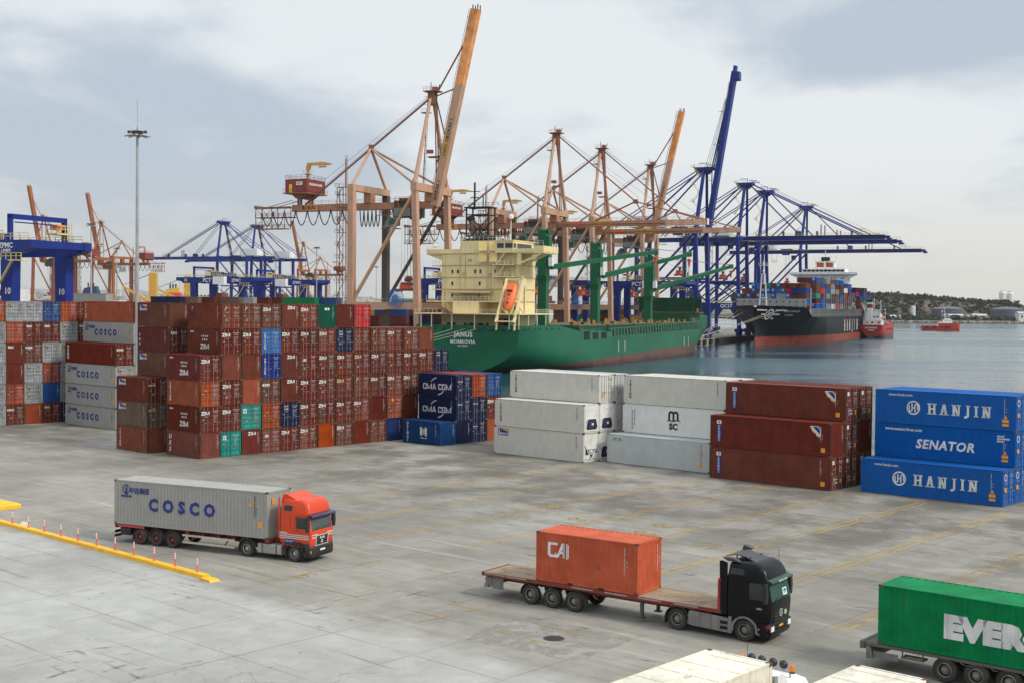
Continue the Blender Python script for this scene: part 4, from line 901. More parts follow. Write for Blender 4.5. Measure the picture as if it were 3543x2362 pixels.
# cab
m=MB(); rloft(m,[(13.35,15.28,1.16,.10,.95),(13.1,15.36,1.22,.13,1.25),(13.1,15.40,1.23,.14,1.85),(13.1,15.38,1.23,.15,1.95),(13.1,15.22,1.2,.16,2.86),(13.1,15.22,1.2,.16,2.98)],hole=3); 
cab=m.build('cab',[M_MAN],T,smooth=True)
m=MB(); rloft(m,[(13.1,15.24,1.20,.2,2.98),(13.12,15.22,1.19,.25,3.14),(13.15,15.12,1.16,.30,3.52),(13.2,14.95,1.1,.32,3.72),(13.3,14.7,.92,.32,3.80)]); m.build('high_roof',[M_MAN],cab,smooth=True)
m=MB(); m.prism([(13.08,3.45),(14.6,3.78),(14.2,3.93),(13.5,4.25),(13.2,4.22)],-1.0,1.0)
m.v=[(x+(0 if abs(y)<.5 else 0),y,z-(.18 if z>3.9 else 0)*(abs(y)-.0)) for x,y,z in m.v]; m.prism([(13.0,1.4),(13.1,1.4),(13.1,3.9),(13.0,3.8)],-1.2,-1.16); m.prism([(12.85,1.4),(13.1,1.4),(13.1,3.9),(12.85,3.7)],1.16,1.2); m.build('air_deflector',[M_MAN],cab)
for s in (-1,1):
    m=MB(); patch(m,[(13.42,3.1),(13.98,3.1),(14.02,3.42),(13.46,3.42)],s*1.185,.03); m.build('roof_window',[M_GLASS],cab)
    m=MB(); patch(m,[(14.33,2.05),(15.12,2.05),(15.05,2.72),(14.33,2.76)],s*1.222,.012); m.build('side_window',[M_GLASS],cab)
    m=MB(); 
    for a,b,c_,d_ in ((14.22,14.235,1.2,2.85),(15.22,15.235,1.35,2.85),(13.9,13.91,2.0,2.85)): patch(m,rectp(a,b,c_,d_),s*1.222,.012)
    patch(m,rectp(14.22,15.23,2.83,2.845),s*1.215,.012); patch(m,rectp(14.38,14.52,1.92,1.97),s*1.232,.02); m.build('door_seam',[M_BLKP],cab)
    m=MB()
    for z in (1.42,1.53,1.64): patch(m,rectp(13.12,15.25,z,z+.055),s*1.231,.005)
    patch(m,[(13.12,1.72),(13.7,1.72),(13.85,1.66),(13.12,1.66)],s*1.231,.005); patch(m,[(13.12,1.80),(13.6,1.80),(13.68,1.75),(13.12,1.75)],s*1.231,.005); m.build('silver_stripe',[M_SILV],cab)
    m=MB(); m.prism([(13.45,.55),(13.5,1.05),(14.0,1.28),(14.6,1.28),(14.85,1.0),(14.95,.95),(15.3,.95),(15.3,1.2),(13.4,1.2)],min(s*1.23,s*1.19),max(s*1.23,s*1.19)); fender(m,14.18,.66,s*1.235-(.0 if s<0 else .4),s*1.235+(.4 if s<0 else 0),0,200,.5); m.build('wheel_arch',[M_PLAST],cab)
    m=MB(); m.box(14.85,15.25,s*1.2-.03,s*1.2+.03,.55,.62); m.box(14.85,15.25,s*1.2-.03,s*1.2+.03,.8,.86); m.build('step',[M_BLKP],cab)
    m=MB(); m.box(15.36,15.405,s*.98-.14,s*.98+.14,.62,.80); m.build('headlight',[M_LAMP],cab)
    m=MB(); m.box(15.30,15.41,s*1.18-.05,s*1.18+.05,.62,.78); m.build('indicator',[M_AMB],cab)
mirrors(cab,15.15,2.35,1.2,M_BLKP)
m=MB(); rloft(m,[(14.9,15.36,1.2,.1,.33),(14.9,15.42,1.24,.13,.45),(14.9,15.42,1.24,.13,.92),(14.9,15.36,1.22,.12,.97)]); bp_=m.build('bumper',[M_BLKP],cab,smooth=True)
m=MB(); m.box(15.415,15.43,-.26,.26,.68,.79); m.build('number_plate',[M_PLATE],bp_)
m=MB(); m.box(15.41,15.425,-.8,.8,.48,.53); m.box(15.41,15.425,-.7,.7,.40,.44); m.build('air_slot',[M_DARK],bp_)
m=MB(); m.loft([[(15.375,-1.07,1.96),(15.385,-1.07,1.96),(15.385,1.07,1.96),(15.375,1.07,1.96)],[(15.215,-1.04,2.85),(15.225,-1.04,2.85),(15.225,1.04,2.85),(15.215,1.04,2.85)]]); m.build('windscreen',[M_SCR],cab); interior(cab,13.4,15.38,1.12,1.92,2.95)
m=MB(); m.prism([(15.16,2.98),(15.48,2.86),(15.50,2.80),(15.42,2.72),(15.2,2.80)],-1.2,1.2); m.build('sun_visor',[M_VIS],cab)
m=MB(); fpatch(m,(-.62,.62),[(1.02,15.33),(1.62,15.395)],.012); g_=m.build('grille',[M_BLKP],cab)
m=MB(); [fpatch(m,ys,zz_,.02) for ys,zz_ in (((-.65,-.60),[(1.0,15.33),(1.64,15.396)]),((.60,.65),[(1.0,15.33),(1.64,15.396)]),((-.65,.65),[(1.0,15.33),(1.04,15.335)]),((-.65,.65),[(1.60,15.39),(1.64,15.396)]))]; m.build('grille_frame',[M_SILV],g_)
write(g_,text_mesh('MAN',.22,.02,space=1.2),M_SILV,(15.40,0,1.46),R(90)); write(g_,_c('lion',lambda: poly_mesh([[(-.12,-.08),(.1,-.08),(.12,-.03),(-.02,-.03),(.12,.06),(.1,.09),(-.08,.09),(-.08,.05),(.03,.05),(-.12,-.04)]])),M_SILV,(15.375,0,1.22),R(90),0,'emblem')
m=MB(); fpatch(m,(.66,1.08),[(1.50,15.382),(1.56,15.388)],.006); fpatch(m,(-1.08,-.66),[(1.50,15.382),(1.56,15.388)],.006); fpatch(m,(.5,1.08),[(1.66,15.398),(1.72,15.40)],.006); fpatch(m,(-1.08,-.5),[(1.66,15.398),(1.72,15.40)],.006); m.build('front_stripe',[M_SILV],cab)
m=MB(); [m.bar((15.42,y,2.02),(15.36,y+.5,2.14),.025) for y in (-.7,-.1,.4)]; m.build('wiper',[M_BLKP],cab)
m=MB(); patch(m,rectp(13.55,14.1,1.12,1.40),-1.231,.006); b2=m.build('door_badge',[M_LB],cab); write(cab,text_mesh('olympiol',.15,.01),M_LW,(13.83,-1.24,1.27))

# ---------------- black lorry with flat trailer
oc=(1.364,65.84); yb=R(-35.13); ow=LW(oc,yb,0,W_/2)
T=thing('articulated_lorry','black articulated lorry with a timber-decked flat trailer','lorry',(ow[0],ow[1],0),yb)
container('bright orange twenty-foot container with white emblem on the flat trailer','cai',LW(oc,yb,3.03,W_/2,1.34),yb,face=P,side='cai')
m=MB(); m.box(-3.42,10.5,-1.2,1.2,1.24,1.335); dk=m.build('trailer_deck',[M_DECK],T)
m=MB(); m.box(-3.47,10.6,-1.245,-1.2,1.16,1.34); m.box(-3.47,10.6,1.2,1.245,1.16,1.34); m.box(-3.5,-3.4,-1.245,1.245,1.14,1.36); m.build('side_rave',[M_CHRED],dk)
m=MB()
for x in (-3.3,-1.9,2.2,4.2,6.1,8.1):
    for s in (-1,1): m=MB(); m.box(x,x+1.3,s*1.249-.004,s*1.249+.004,1.25,1.31); m.build('rubbing_strip',[M_ALU],dk)
m=MB(); m.box(10.5,10.58,-1.23,1.23,1.34,2.78); [m.box(10.44,10.5,y-.05,y+.05,1.34,2.74) for y in (-1.18,-.6,0,.6,1.18)]; m.box(10.44,10.6,-1.24,1.24,2.74,2.82); m.box(10.42,10.5,-1.24,-1.1,1.34,2.74); m.build('headboard',[paint('headboard_red',(.36,.025,.02),.5,.25,.15)],T)
m,_,_=truck_chassis(T,-3.3,10.3,M_CHG,.85,1.22); 
for k in range(14): m.box(-3.1+k,-3.02+k,-1.2,1.2,1.1,1.22)
m.build('trailer_frame',[M_CHRED],T)
m=MB(); m.box(-3.35,-3.1,-1.2,1.2,.55,.75); m.box(-3.3,-2.9,-1.15,-.6,.62,1.1); m.box(-3.3,-2.9,.6,1.15,.62,1.1); m.box(-2.9,-2.2,-1.1,-1.05,.5,1.12); m.box(-2.9,-2.2,1.05,1.1,.5,1.12); m.build('rear_bumper',[M_SKIRT],T)
m=MB(); m.box(-3.37,-3.35,-1.1,-.75,.82,1.0); m.box(-3.37,-3.35,.75,1.1,.82,1.0); m.build('rear_light',[flat('red_lens',(.4,.02,.015),.3)],T)
for s in (-1,1):
    for x in (-.37,.97,2.31): wheel(T,x,s*1.04,.53,M_RIMD)
    wheel(T,8.24,s*1.04,.53,M_RIMD); wheel(T,11.8,s*1.04,.53,M_RIMD,fr=True)
    m=MB(); fender(m,-.37,.64,s*1.2-(.0 if s<0 else .45),s*1.2+(.45 if s<0 else 0),90,185,.53); m.build('mudguard',[M_PLAST],T); m=MB(); fender(m,2.31,.64,s*1.2-(.0 if s<0 else .45),s*1.2+(.45 if s<0 else 0),-10,80,.53); m.build('mudguard',[M_PLAST],T)
    m=MB(); m.box(6.05,6.2,s*.85-.08,s*.85+.08,.22,1.15); m.box(5.95,6.3,s*.85-.14,s*.85+.14,.19,.25); m.bar((6.2,s*.85,.95),(6.6,s*.5,1.15),.07); m.build('landing_leg',[M_CHG],T)
    m=MB(); fender(m,8.24,.66,s*1.22-(.0 if s<0 else .45),s*1.22+(.45 if s<0 else 0),-5,185,.53); m.box(7.56,7.6,min(s*1.2,s*.8),max(s*1.2,s*.8),.25,.6); m.build('mudguard',[M_PLAST],T)
    m=MB(); m.prism([(8.82,.42),(8.9,1.02),(9.0,1.08),(10.0,1.05),(11.0,.98),(11.08,.3),(9.1,.36)],min(s*1.22,s*1.15),max(s*1.22,s*1.15)); sk=m.build('side_skirt',[M_SKIRT],T)
    m=MB(); patch(m,rectp(10.55,10.95,.42,.58),s*1.221,.004); patch(m,rectp(10.55,10.95,.68,.84),s*1.221,.004); m.build('foot_hole',[M_DARK],sk)
    m=MB(); m.box(10.5,11.0,min(s*1.14,s*1.24),max(s*1.14,s*1.24),.6,.64); m.build('step',[M_SKIRT],sk)
m,_,_=truck_chassis(T,7.5,13.0,M_CHG,.62,.92); m.box(7.7,8.8,-.45,.45,.92,1.12); m.box(8.9,11.,-1.12,1.12,.45,.95); m.build('tractor_chassis',[M_CHG],T)
m=MB(); rloft(m,[(11.1,13.02,1.18,.1,.95),(10.86,13.08,1.235,.15,1.25),(10.86,13.12,1.24,.18,1.75),(10.86,13.10,1.24,.18,2.0),(10.86,12.92,1.22,.18,2.95),(10.86,12.90,1.22,.18,3.05)],hole=3); cab=m.build('cab',[M_MB],T,smooth=True)
m=MB(); rloft(m,[(10.86,12.92,1.22,.22,3.05),(10.88,12.86,1.21,.28,3.24),(10.9,12.70,1.17,.32,3.52),(10.95,12.45,1.07,.35,3.68),(11.05,12.2,.88,.3,3.73)]); rf_=m.build('high_roof',[M_MB],cab,smooth=True)
m=MB()
for s in (-1,1): m.prism([(10.55,1.15),(10.9,1.15),(10.9,3.62),(10.62,3.70),(10.5,3.66)],min(s*1.23,s*1.17),max(s*1.23,s*1.17))
m.build('side_fairing',[M_MB],cab)
m=MB(); m.loft([[(10.75,-1.05,3.92),(10.75,1.05,3.92),(10.75,1.05,3.88),(10.75,-1.05,3.88)],[(11.15,-.75,3.98),(11.15,.75,3.98),(11.15,.75,3.94),(11.15,-.75,3.94)],[(11.55,-.62,3.9),(11.55,.62,3.9),(11.55,.62,3.86),(11.55,-.62,3.86)],[(12.25,-.85,3.70),(12.25,.85,3.70),(12.25,.85,3.65),(12.25,-.85,3.65)]]); m.prism([(10.7,3.9),(11.1,3.92),(11.2,4.02),(10.78,4.14)],.82,1.12); m.prism([(10.6,3.84),(11.2,3.84),(11.5,3.7),(10.9,3.7)],-1.18,-.9); [m.bar((x,y,3.6),(x,y,3.9),.05) for x in (11.1,11.8) for y in (-.6,.6)]; m.build('roof_spoiler',[flat('spoiler_grey',(.045,.046,.05),.5)],cab)
m=MB(); m.box(11.9,12.3,-.3,.3,3.62,3.68); m.build('roof_hatch',[M_GLASS],cab)
for s in (-1,1):
    m=MB(); patch(m,[(11.05,3.12),(11.75,3.12),(11.8,3.3),(11.7,3.42),(11.1,3.42)],s*1.2,.03); m.build('roof_window',[M_GLASS],cab)
    m=MB(); patch(m,[(12.05,2.05),(12.85,2.05),(12.78,2.5),(12.72,2.82),(12.05,2.82)],s*1.232,.012); m.build('side_window',[M_GLASS],cab)
    m=MB(); patch(m,rectp(11.92,11.935,1.2,2.92),s*1.235,.012); patch(m,rectp(11.92,12.95,2.91,2.925),s*1.226,.012); patch(m,rectp(12.02,12.16,1.86,1.92),s*1.243,.02); patch(m,rectp(11.3,12.98,1.55,1.565),s*1.24,.01); m.build('door_seam',[M_DARK],cab)
    m=MB(); fender(m,11.8,.68,s*1.25-(.0 if s<0 else .4),s*1.25+(.4 if s<0 else 0),-8,190,.53,.10); m.box(11.0,11.15,min(s*1.24,s*1.1),max(s*1.24,s*1.1),.3,1.1); m.build('wheel_arch',[M_SKIRT],cab)
    m=MB(); m.box(12.5,12.95,min(s*1.24,s*1.0),max(s*1.24,s*1.0),.42,.48); m.box(12.5,12.95,min(s*1.24,s*1.0),max(s*1.24,s*1.0),.66,.72); m.build('step',[M_ALU],cab)
    m=MB(); m.box(13.06,13.13,s*.96-.16,s*.96+.16,.62,.86); m.build('headlight',[M_LAMP],cab)
    m=MB(); m.box(12.9,13.09,s*1.22-.03,s*1.22+.03,.78,.92); m.build('indicator',[flat('dark_amber',(.25,.03,.01),.3)],cab)
mirrors(cab,12.82,2.4,1.23,M_BLKP)
m=MB(); rloft(m,[(12.4,13.0,1.2,.15,.28),(12.4,13.1,1.25,.22,.42),(12.4,13.12,1.25,.22,.90),(12.4,13.06,1.24,.2,.97)]); bp_=m.build('bumper',[M_MB],cab,smooth=True)
m=MB(); m.box(13.11,13.13,-.22,.22,.72,.82); m.build('number_plate',[M_PLY],bp_)
m=MB(); m.box(13.11,13.13,-.75,.75,.50,.62); m.build('air_slot',[M_DARK],bp_)
m=MB(); m.loft([[(13.095,-1.05,2.01),(13.105,-1.05,2.01),(13.105,1.05,2.01),(13.095,1.05,2.01)],[(12.915,-1.03,2.94),(12.925,-1.03,2.94),(12.925,1.03,2.94),(12.915,1.03,2.94)]]); ws=m.build('windscreen',[M_SCRG],cab); interior(cab,11.1,13.1,1.14,1.97,3.0)
m=MB(); m.prism([(12.86,3.05),(13.16,2.95),(13.18,2.88),(13.0,2.78),(12.9,2.9)],-1.2,1.2); m.build('sun_visor',[M_VISG],cab); write(cab,text_mesh('MERCEDES TEAM',.12,.01),M_LG,(13.18,0,2.91),R(90))
m=MB(); fpatch(m,(.25,.7),[(2.12,13.085),(2.45,13.02)],.02); nt_=m.build('notice',[flat('notice_paper',(.55,.72,.74),.6)],cab); write(nt_,text_mesh('EKA\n1015',.14,.012),M_LK,(13.085,.475,2.28),R(90),R(0),'lettering',R(0))
m=MB(); [fpatch(m,(-.72,.72),[(z,13.06+(z-1.0)*.06),(z+.1,13.066+(z-1.0)*.06)],.025) for z in (1.02,1.2,1.38)]; g_=m.build('grille',[M_BLKP],cab)
write(g_,_c('mbs',lambda: poly_mesh(ringp(0,0,.155,.185,n=30)+[[(-.02,0),(.02,0),(0,.16)],[(0,.02),(0,-.03),(.14,-.09)],[(0,.02),(0,-.03),(-.14,-.09)]])),M_SILV,(13.115,0,1.36),R(90),0,'emblem')
m=MB(); m.lathe([(.12,0),(.12,.015),(0,.015)],n=20,c=(13.10,.52,1.30),axis='x'); rb=m.build('round_badge',[flat('badge_green',(.45,.65,.42),.5)],cab); write(rb,text_mesh('L',.16,.02),flat('badge_letter',(.02,.25,.05),.5),(13.121,.52,1.30),R(90))
write(cab,text_mesh('1850',.13,.01,space=1.2),M_SILV,(12.55,-1.252,1.66))
m=MB(); m.bar((12.6,.9,3.3),(12.55,.92,4.1),.014); m.build('aerial',[M_BLKP],cab)
m=MB(); [m.bar((13.14,y,2.02),(13.09,y+.5,2.12),.025) for y in (-.8,-.1)]; m.build('wiper',[M_BLKP],cab)

# ---------------- green container on a trailer, running out of the picture
oc=(16.0,54.66); ye=R(-40.15)
container('green forty-foot container with big white letters, cut off by the picture edge','ever',LW(oc,ye,6.1,W_/2,1.14),ye,L=12.192,H=HS,face=D,side='ever',marks=False)
ow=LW(oc,ye,0,W_/2); T=thing('semi_trailer','dusty grey skeletal trailer under the green container','trailer',(ow[0],ow[1],0),ye)
m,_,_=truck_chassis(T,-.5,13,M_CHG,.78,1.06); m.box(-.75,.25,-1.2,1.2,.98,1.12); m.box(-.8,-.6,-1.25,1.25,.82,1.14); m.box(0,12.4,-1.22,-1.12,1.0,1.13); m.box(0,12.4,1.12,1.22,1.0,1.13)
for k in range(12): m.box(k+.4,k+.5,-1.15,1.15,.98,1.1)
m.build('trailer_frame',[M_CHG],T)
m=MB(); m.prism([(-.55,.95),(-.35,.95),(-.2,.45),(-.5,.40)],-1.22,1.22); m.box(-.2,.9,-1.2,-1.14,.5,.78); m.box(-.2,.9,1.14,1.2,.5,.78); m.build('rear_bumper',[M_SKIRT],T)
m=MB(); m.bar((1.1,-1.15,.98),(1.1,-1.15,.72),.05); m.bar((2.0,-1.15,.98),(2.0,-1.15,.72),.05); m.bar((1.05,-1.15,.72),(2.05,-1.15,.72),.08); m.bar((1.05,-.75,.72),(2.05,-.75,.72),.08); m.bar((1.1,-1.15,.72),(1.1,-.75,.72),.06); m.bar((2.0,-1.15,.72),(2.0,-.75,.72),.06); m.build('spare_carrier',[M_CHG],T)
for s in (-1,1):
    for x in (2.95,4.27,5.6): wheel(T,x,s*1.04,.53,M_RIMD)
# ---------------- white lorry in the foreground + second white container
c0=(-23.5+W_/2,36.0)   # yard coords of the front end centre, container runs towards -V
yw=YA+R(90)
p=YW(c0[0],c0[1]-6.096,1.27); container('cream white refrigerated container at the bottom edge, behind the white cab with round lamps','cream',p,yw,L=12.192,H=HH,face=P,side=None,kind='reefer',parts=False,marks=False)
p=YW(c0[0],c0[1]-6.096,0); T=thing('articulated_lorry','white lorry in the foreground with four round lamps and amber beacons on its roof','lorry',p,yw)
m,_,_=truck_chassis(T,-6,6.6,M_CHG,.85,1.2); m.box(-6,6,-1.2,1.2,1.12,1.26); m.build('trailer_frame',[M_CHG],T)
m,_,_=truck_chassis(T,3.6,8.6,M_CHG,.6,.84); m.build('tractor_chassis',[M_CHG],T)
for s in (-1,1):
    for x in (-4.2,-2.9,-1.6,4.6,7.9): wheel(T,x,s*1.04,.5)
m=MB(); rloft(m,[(6.75,8.75,1.16,.12,.95),(6.5,8.85,1.22,.15,1.25),(6.5,8.88,1.23,.18,1.95),(6.5,8.72,1.2,.2,2.9),(6.52,8.6,1.16,.26,3.12),(6.6,8.35,1.0,.3,3.24)]); cab=m.build('cab',[M_WCAB],T,smooth=True)
m=MB(); m.prism([(6.5,2.9),(6.5,3.62),(6.62,3.66),(6.85,3.62),(7.3,3.1),(7.3,2.9)],-1.2,-1.08); m.prism([(6.5,2.9),(6.5,3.62),(6.62,3.66),(6.85,3.62),(7.3,3.1),(7.3,2.9)],1.08,1.2); m.prism([(6.5,3.58),(6.85,3.66),(7.0,3.5),(7.3,3.2),(6.9,3.2)],-1.1,1.1); m.build('air_deflector',[M_WCAB],cab,smooth=True)
m=MB(); fpatch(m,(-1.,1.),[(2.0,8.86),(2.8,8.735)],.012); m.build('windscreen',[M_GLASS],cab)
m=MB(); rloft(m,[(8.3,8.86,1.2,.15,.32),(8.3,8.92,1.24,.18,.5),(8.3,8.92,1.24,.18,.95)]); m.build('bumper',[M_WCAB],cab)
for s in (-1,1): m=MB(); patch(m,[(7.7,2.05),(8.55,2.05),(8.5,2.75),(7.7,2.75)],s*1.222,.012); m.build('side_window',[M_GLASS],cab)
m=MB(); m.bar((7.8,-1.05,3.42),(7.8,1.05,3.42),.05); [m.bar((7.8,y,3.15),(7.8,y,3.42),.04) for y in (-.9,0,.9)]; lb=m.build('lamp_bar',[M_ALU],cab)
for y in (-.62,-.22,.22,.62):
    m=MB(); m.lathe([(0,-.09),(.10,-.07),(.15,.0),(.155,.05),(.145,.07)],n=14,c=(7.82,y,3.62),axis='x'); l_=m.build('spot_lamp',[M_BLKP],cab,smooth=True)
    m=MB(); m.lathe([(.14,.0),(.12,.03),(0,.04)],n=14,c=(7.888,y,3.62),axis='x'); m.build('lens',[M_LAMP],l_)
for y in (-.98,.98):
    m=MB(); m.lathe([(.09,0),(.085,.16),(.06,.22),(0,.23)],n=12,c=(7.8,y,3.46)); bq=m.build('beacon_lamp',[M_AMB],cab,smooth=True)
    m=MB(); m.lathe([(.10,-.05),(.10,0),(0,.001)],n=12,c=(7.8,y,3.455)); m.build('lamp_base',[M_BLKP],bq)
m=MB(); m.bar((7.6,.6,3.2),(7.5,.6,4.3),.012); m.build('aerial',[M_BLKP],cab)
c1=(-19.0+W_/2,37.75); p=YW(c1[0],c1[1]-6.096,1.27)
container('cream white refrigerated container in the bottom right foreground beside the white lorry','cream',p,yw,L=12.192,H=HH,face=P,kind='reefer',parts=False,marks=False)
p=YW(c1[0],c1[1]-6.096,0); T=thing('semi_trailer','grey trailer under the cream container in the bottom right foreground','trailer',p,yw)
m,_,_=truck_chassis(T,-6,6.1,M_CHG,.85,1.2); m.box(-6,6,-1.2,1.2,1.12,1.26); m.build('trailer_frame',[M_CHG],T)
for s in (-1,1):
    for x in (-4.2,-2.9,-1.6): wheel(T,x,s*1.04,.5)
# ================================================================ cranes
QR=math.atan2(-.41,.912)
M_RK=paint('crane_pink_paint',(.48,.285,.188),.6,.25,.12,.08,spec=.2,scale=.35); M_RKD=paint('crane_rust_paint',(.27,.115,.075),.65,.3,.2,.1,spec=.2,scale=.35); M_RKG=paint('girder_paint',(.40,.20,.118),.6,.35,.2,.1,spec=.2,scale=.3)
M_RKO=paint('boom_tip_orange',(.70,.28,.10),.6,.25,.0,.28,spec=.2,scale=.45,dcol=(.62,.36,.13)); M_RKT=paint('boom_tip_faded',(.62,.36,.25),.6,.2,.2,.2,spec=.2,scale=.4); M_RKFAR=paint('crane_orange_brown',(.33,.115,.05),.65,.3,.15,.12,spec=.2,scale=.3)
M_HSE=paint('machine_house_maroon',(.20,.03,.028),.6,.3,.1); M_YEL=paint('crane_yellow',(.58,.31,.05),.55,.3,.1); M_YDR=flat('door_yellow',(.75,.48,.04),.5); M_CBL=flat('festoon_cable',(.012,.012,.012),.7); M_GRYB=paint('grey_panel',(.17,.18,.19),.6,.3); M_BRN=paint('dark_brown_steel',(.07,.055,.04),.7,.4,.3); M_CABG=paint('operator_cab_green',(.14,.24,.21),.4,.2)
M_SPR=paint('spreader_rust',(.22,.055,.03),.65,.4,.4); M_SPO=paint('spreader_orange',(.65,.10,.03),.5,.3,.1); M_REEL=paint('reel_blue',(.045,.16,.42),.5,.2); M_ROPE=flat('steel_rope',(.10,.10,.10),.6)
M_ZB=paint('crane_blue',(.008,.024,.185),.45,.12,.0,.12,spec=.25,scale=.3); M_ZY=paint('rail_yellow',(.62,.50,.16),.6,.2); M_ZW=flat('house_white',(.74,.74,.73),.5)
def catmull(p,q,drop,n=8): return [Vector(p).lerp(Vector(q),i/n)+Vector((0,0,-drop*math.sin(math.pi*i/n)**.8)) for i in range(n+1)]
def stair_tower(mb,x,y,z0,z1,step=4.0,dx=1.6,dy=1.0,m=0,r=.09):
    for cx in (-dx/2,dx/2):
        for cy in (-dy/2,dy/2): mb.bar((x+cx,y+cy,z0),(x+cx,y+cy,z1),r,m=m)
    k=0; z=z0
    while z<z1-.5:
        zn=min(z+step,z1); s=1 if k%2 else -1
        mb.bar((x-s*dx*.5,y-dy*.35,z),(x+s*dx*.5,y-dy*.35,zn),.25,.12,m=m)
        mb.box(x-dx*.75,x+dx*.75,y-dy*.8,y+dy*.8,zn-.06,zn,m); mb.rail([(x-dx*.75,y-dy*.8,zn),(x+dx*.75,y-dy*.8,zn)],1.0,.06,1.5,m); mb.rail([(x-dx*.75,y+dy*.8,zn),(x-dx*.75,y-dy*.8,zn)],1.0,.06,1.5,m)
        z=zn; k+=1
def spreader(t,a,y,z,L=12.2,hz=44,cols=(None,None)):
    m=MB(); m.box(a-.6,a+.6,y-L/2,y+L/2,z,z+.45); m.box(a-1.2,a+1.2,y-L/2,y-L/2+.5,z-.35,z+.5); m.box(a-1.2,a+1.2,y+L/2-.5,y+L/2,z-.35,z+.5); m.box(a-1.1,a+1.1,y-2.2,y+2.2,z+.4,z+1.1); m.box(a-1.0,a+1.0,y-3.2,y+3.2,z+1.3,z+2.4); m.lathe([(.5,0),(1.0,1.6),(1.1,1.7)],n=10,c=(a,y,z+2.5))
    sp=m.build('spreader',[M_SPR],t)
    m=MB(); m.box(a-1.25,a+1.25,y-3.3,y-.9,z+.4,z+1.7); m.build('head_block',[M_SPO],sp)
    m=MB()
    for da in (-.9,.9):
        for dy in (-2.8,-1,1,2.8): m.bar((a+da,y+dy,z+2.4),(a+da*1.2,y+dy*.8,hz),.05,n=4)
    m.build('hoist_rope',[M_ROPE],t)
def rokas(label,up,group,mat=None,name='ship_to_shore_crane'):
    mp=mat or M_RK; mg=mat or M_RKG; t=thing(name,label,'crane',(0,0,0),QR,group); S2=19.5; G=21.3; M=S2/2; zt=49.
    for y in (0,S2):
        m=MB(); m.bar((.6,y,0),(-.9,y,zt),1.7,1.9,w2=1.5); m.build('leg',[mp],t)
        m=MB(); m.bar((-G,y,0),(-G,y,zt+.5),1.75,1.9); m.build('leg',[mp if y==0 else M_BRN if not mat else mat],t)
        m=MB(); m.box(-G+.9,.1,y-.9,y+.9,14.2,16.2); m.rail([(-G+1,y-.9,16.2),(-.8,y-.9,16.2)],1.1,.07,2.2); m.build('portal_beam',[mp],t)
        m=MB(); m.bar((-G+.6,y,16.8),(-1.2,y,46.8),1.05,n=12); m.build('diagonal_brace',[mp if y==0 else M_BRN if not mat else mat],t,smooth=True)
        m=MB(); m.bar((-.9,y,zt+.6),(-.9,M+(y-M)*.10,74.2),1.25,n=12,w2=.95); m.lathe([(.9,0),(.9,.5),(.62,1.6)],n=12,c=(-.9,y,zt+.1)); m.build('upper_leg',[mp],t,smooth=True)
        m=MB()
        for k in (-1,1): m.box((.6 if True else 0)+k*1.5-1.2,.6+k*1.5+1.2,y-.6,y+.6,.2,1.2)
        m.build('wheel_bogie',[M_BRN],t)
        m=MB()
        for k in (-1,1): m.box(-G+k*1.5-1.2,-G+k*1.5+1.2,y-.6,y+.6,.2,1.2)
        m.build('wheel_bogie',[M_BRN],t)
    m=MB(); m.box(-1.85,.15,-.9,S2+.9,zt-1.6,zt+.55); m.build('cross_beam',[mp],t)
    m=MB(); m.box(-G-.9,-G+.9,-.9,S2+.9,zt-1.1,zt+.75); m.build('cross_beam',[mp],t)
    m=MB(); m.box(-G-.9,-G+.9,.9,S2-.9,14.0,15.8); m.build('tie_beam',[mp],t)
    for y in (0,): 
        m=MB(); m.box(-.7,.7,.8,S2-.8,8.,9.3); m.build('sill_beam',[mp],t)
    # main girder hung below the cross beams
    gz0,gz1=43.2,45.1; m=MB(); m.box(-47.7,.3,M-.9,M+.9,gz0,gz1); m.box(-47.7,.3,M-1.3,M+1.3,gz0-.12,gz0+.12); m.box(-G-1.2,-G+1.2,M-1.3,M+1.3,gz1,zt-1.1); m.box(-2.4,.4,M-1.3,M+1.3,gz1,zt-1.6); g=m.build('main_girder',[mg],t)
    m=MB(); m.rail([(-47,M-1.2,gz1),(-2,M-1.2,gz1)],1.1,.06,2.4); m.build('handrail',[M_RKD if not mat else mat],g)
    # tail platforms
    m=MB()
    for y in (M-1.6,M+1.6):
        m.bar((-47.7,y,44.5),(-60.5,y,44.5),.35); m.bar((-60.3,y,44.8),(-60.3,y,38.2),.18); m.bar((-54.5,y,44.6),(-54.5,y,38.2),.16); m.bar((-49.8,y,44.6),(-49.8,y,38.4),.14)
        m.rail([(-60.5,y,41.6),(-47.7,y,41.6)],1.2,.08,2.); m.rail([(-60.5,y,38.2),(-50,y,38.2)],1.2,.08,2.); m.bar((-60.3,y,38.3),(-54.5,y,44.3),.1); m.bar((-54.5,y,38.3),(-60.3,y,44.3),.1); m.bar((-47.,y,46.5),(-55.5,y,44.6),.16)
    m.box(-60.6,-47.7,M-1.7,M+1.7,41.4,41.6); m.box(-60.6,-49.9,M-1.7,M+1.7,38.,38.2); m.box(-60.9,-59.9,M-1.7,M+1.7,44.2,45.1); m.build('tail_platform',[M_RKD if not mat else mat],t)
    # festoon cables
    m=MB(); a=-58.2
    while a<-27: m.tube(catmull((a,M-1.5,43.3),(a+4.1,M-1.5,43.3),4.4),.17); a+=4.1
    for k in range(5): a=-23.6+k*1.35; m.tube(catmull((a,M-1.5,43.0),(a+1.35,M-1.5,43.0),5.0,6),.16)
    for k in range(8): a=-16.5+k*.75; m.tube(catmull((a,M-1.5,43.0),(a+.75,M-1.5,43.0),1.6,4),.1)
    m.build('festoon_cable',[M_CBL],t)
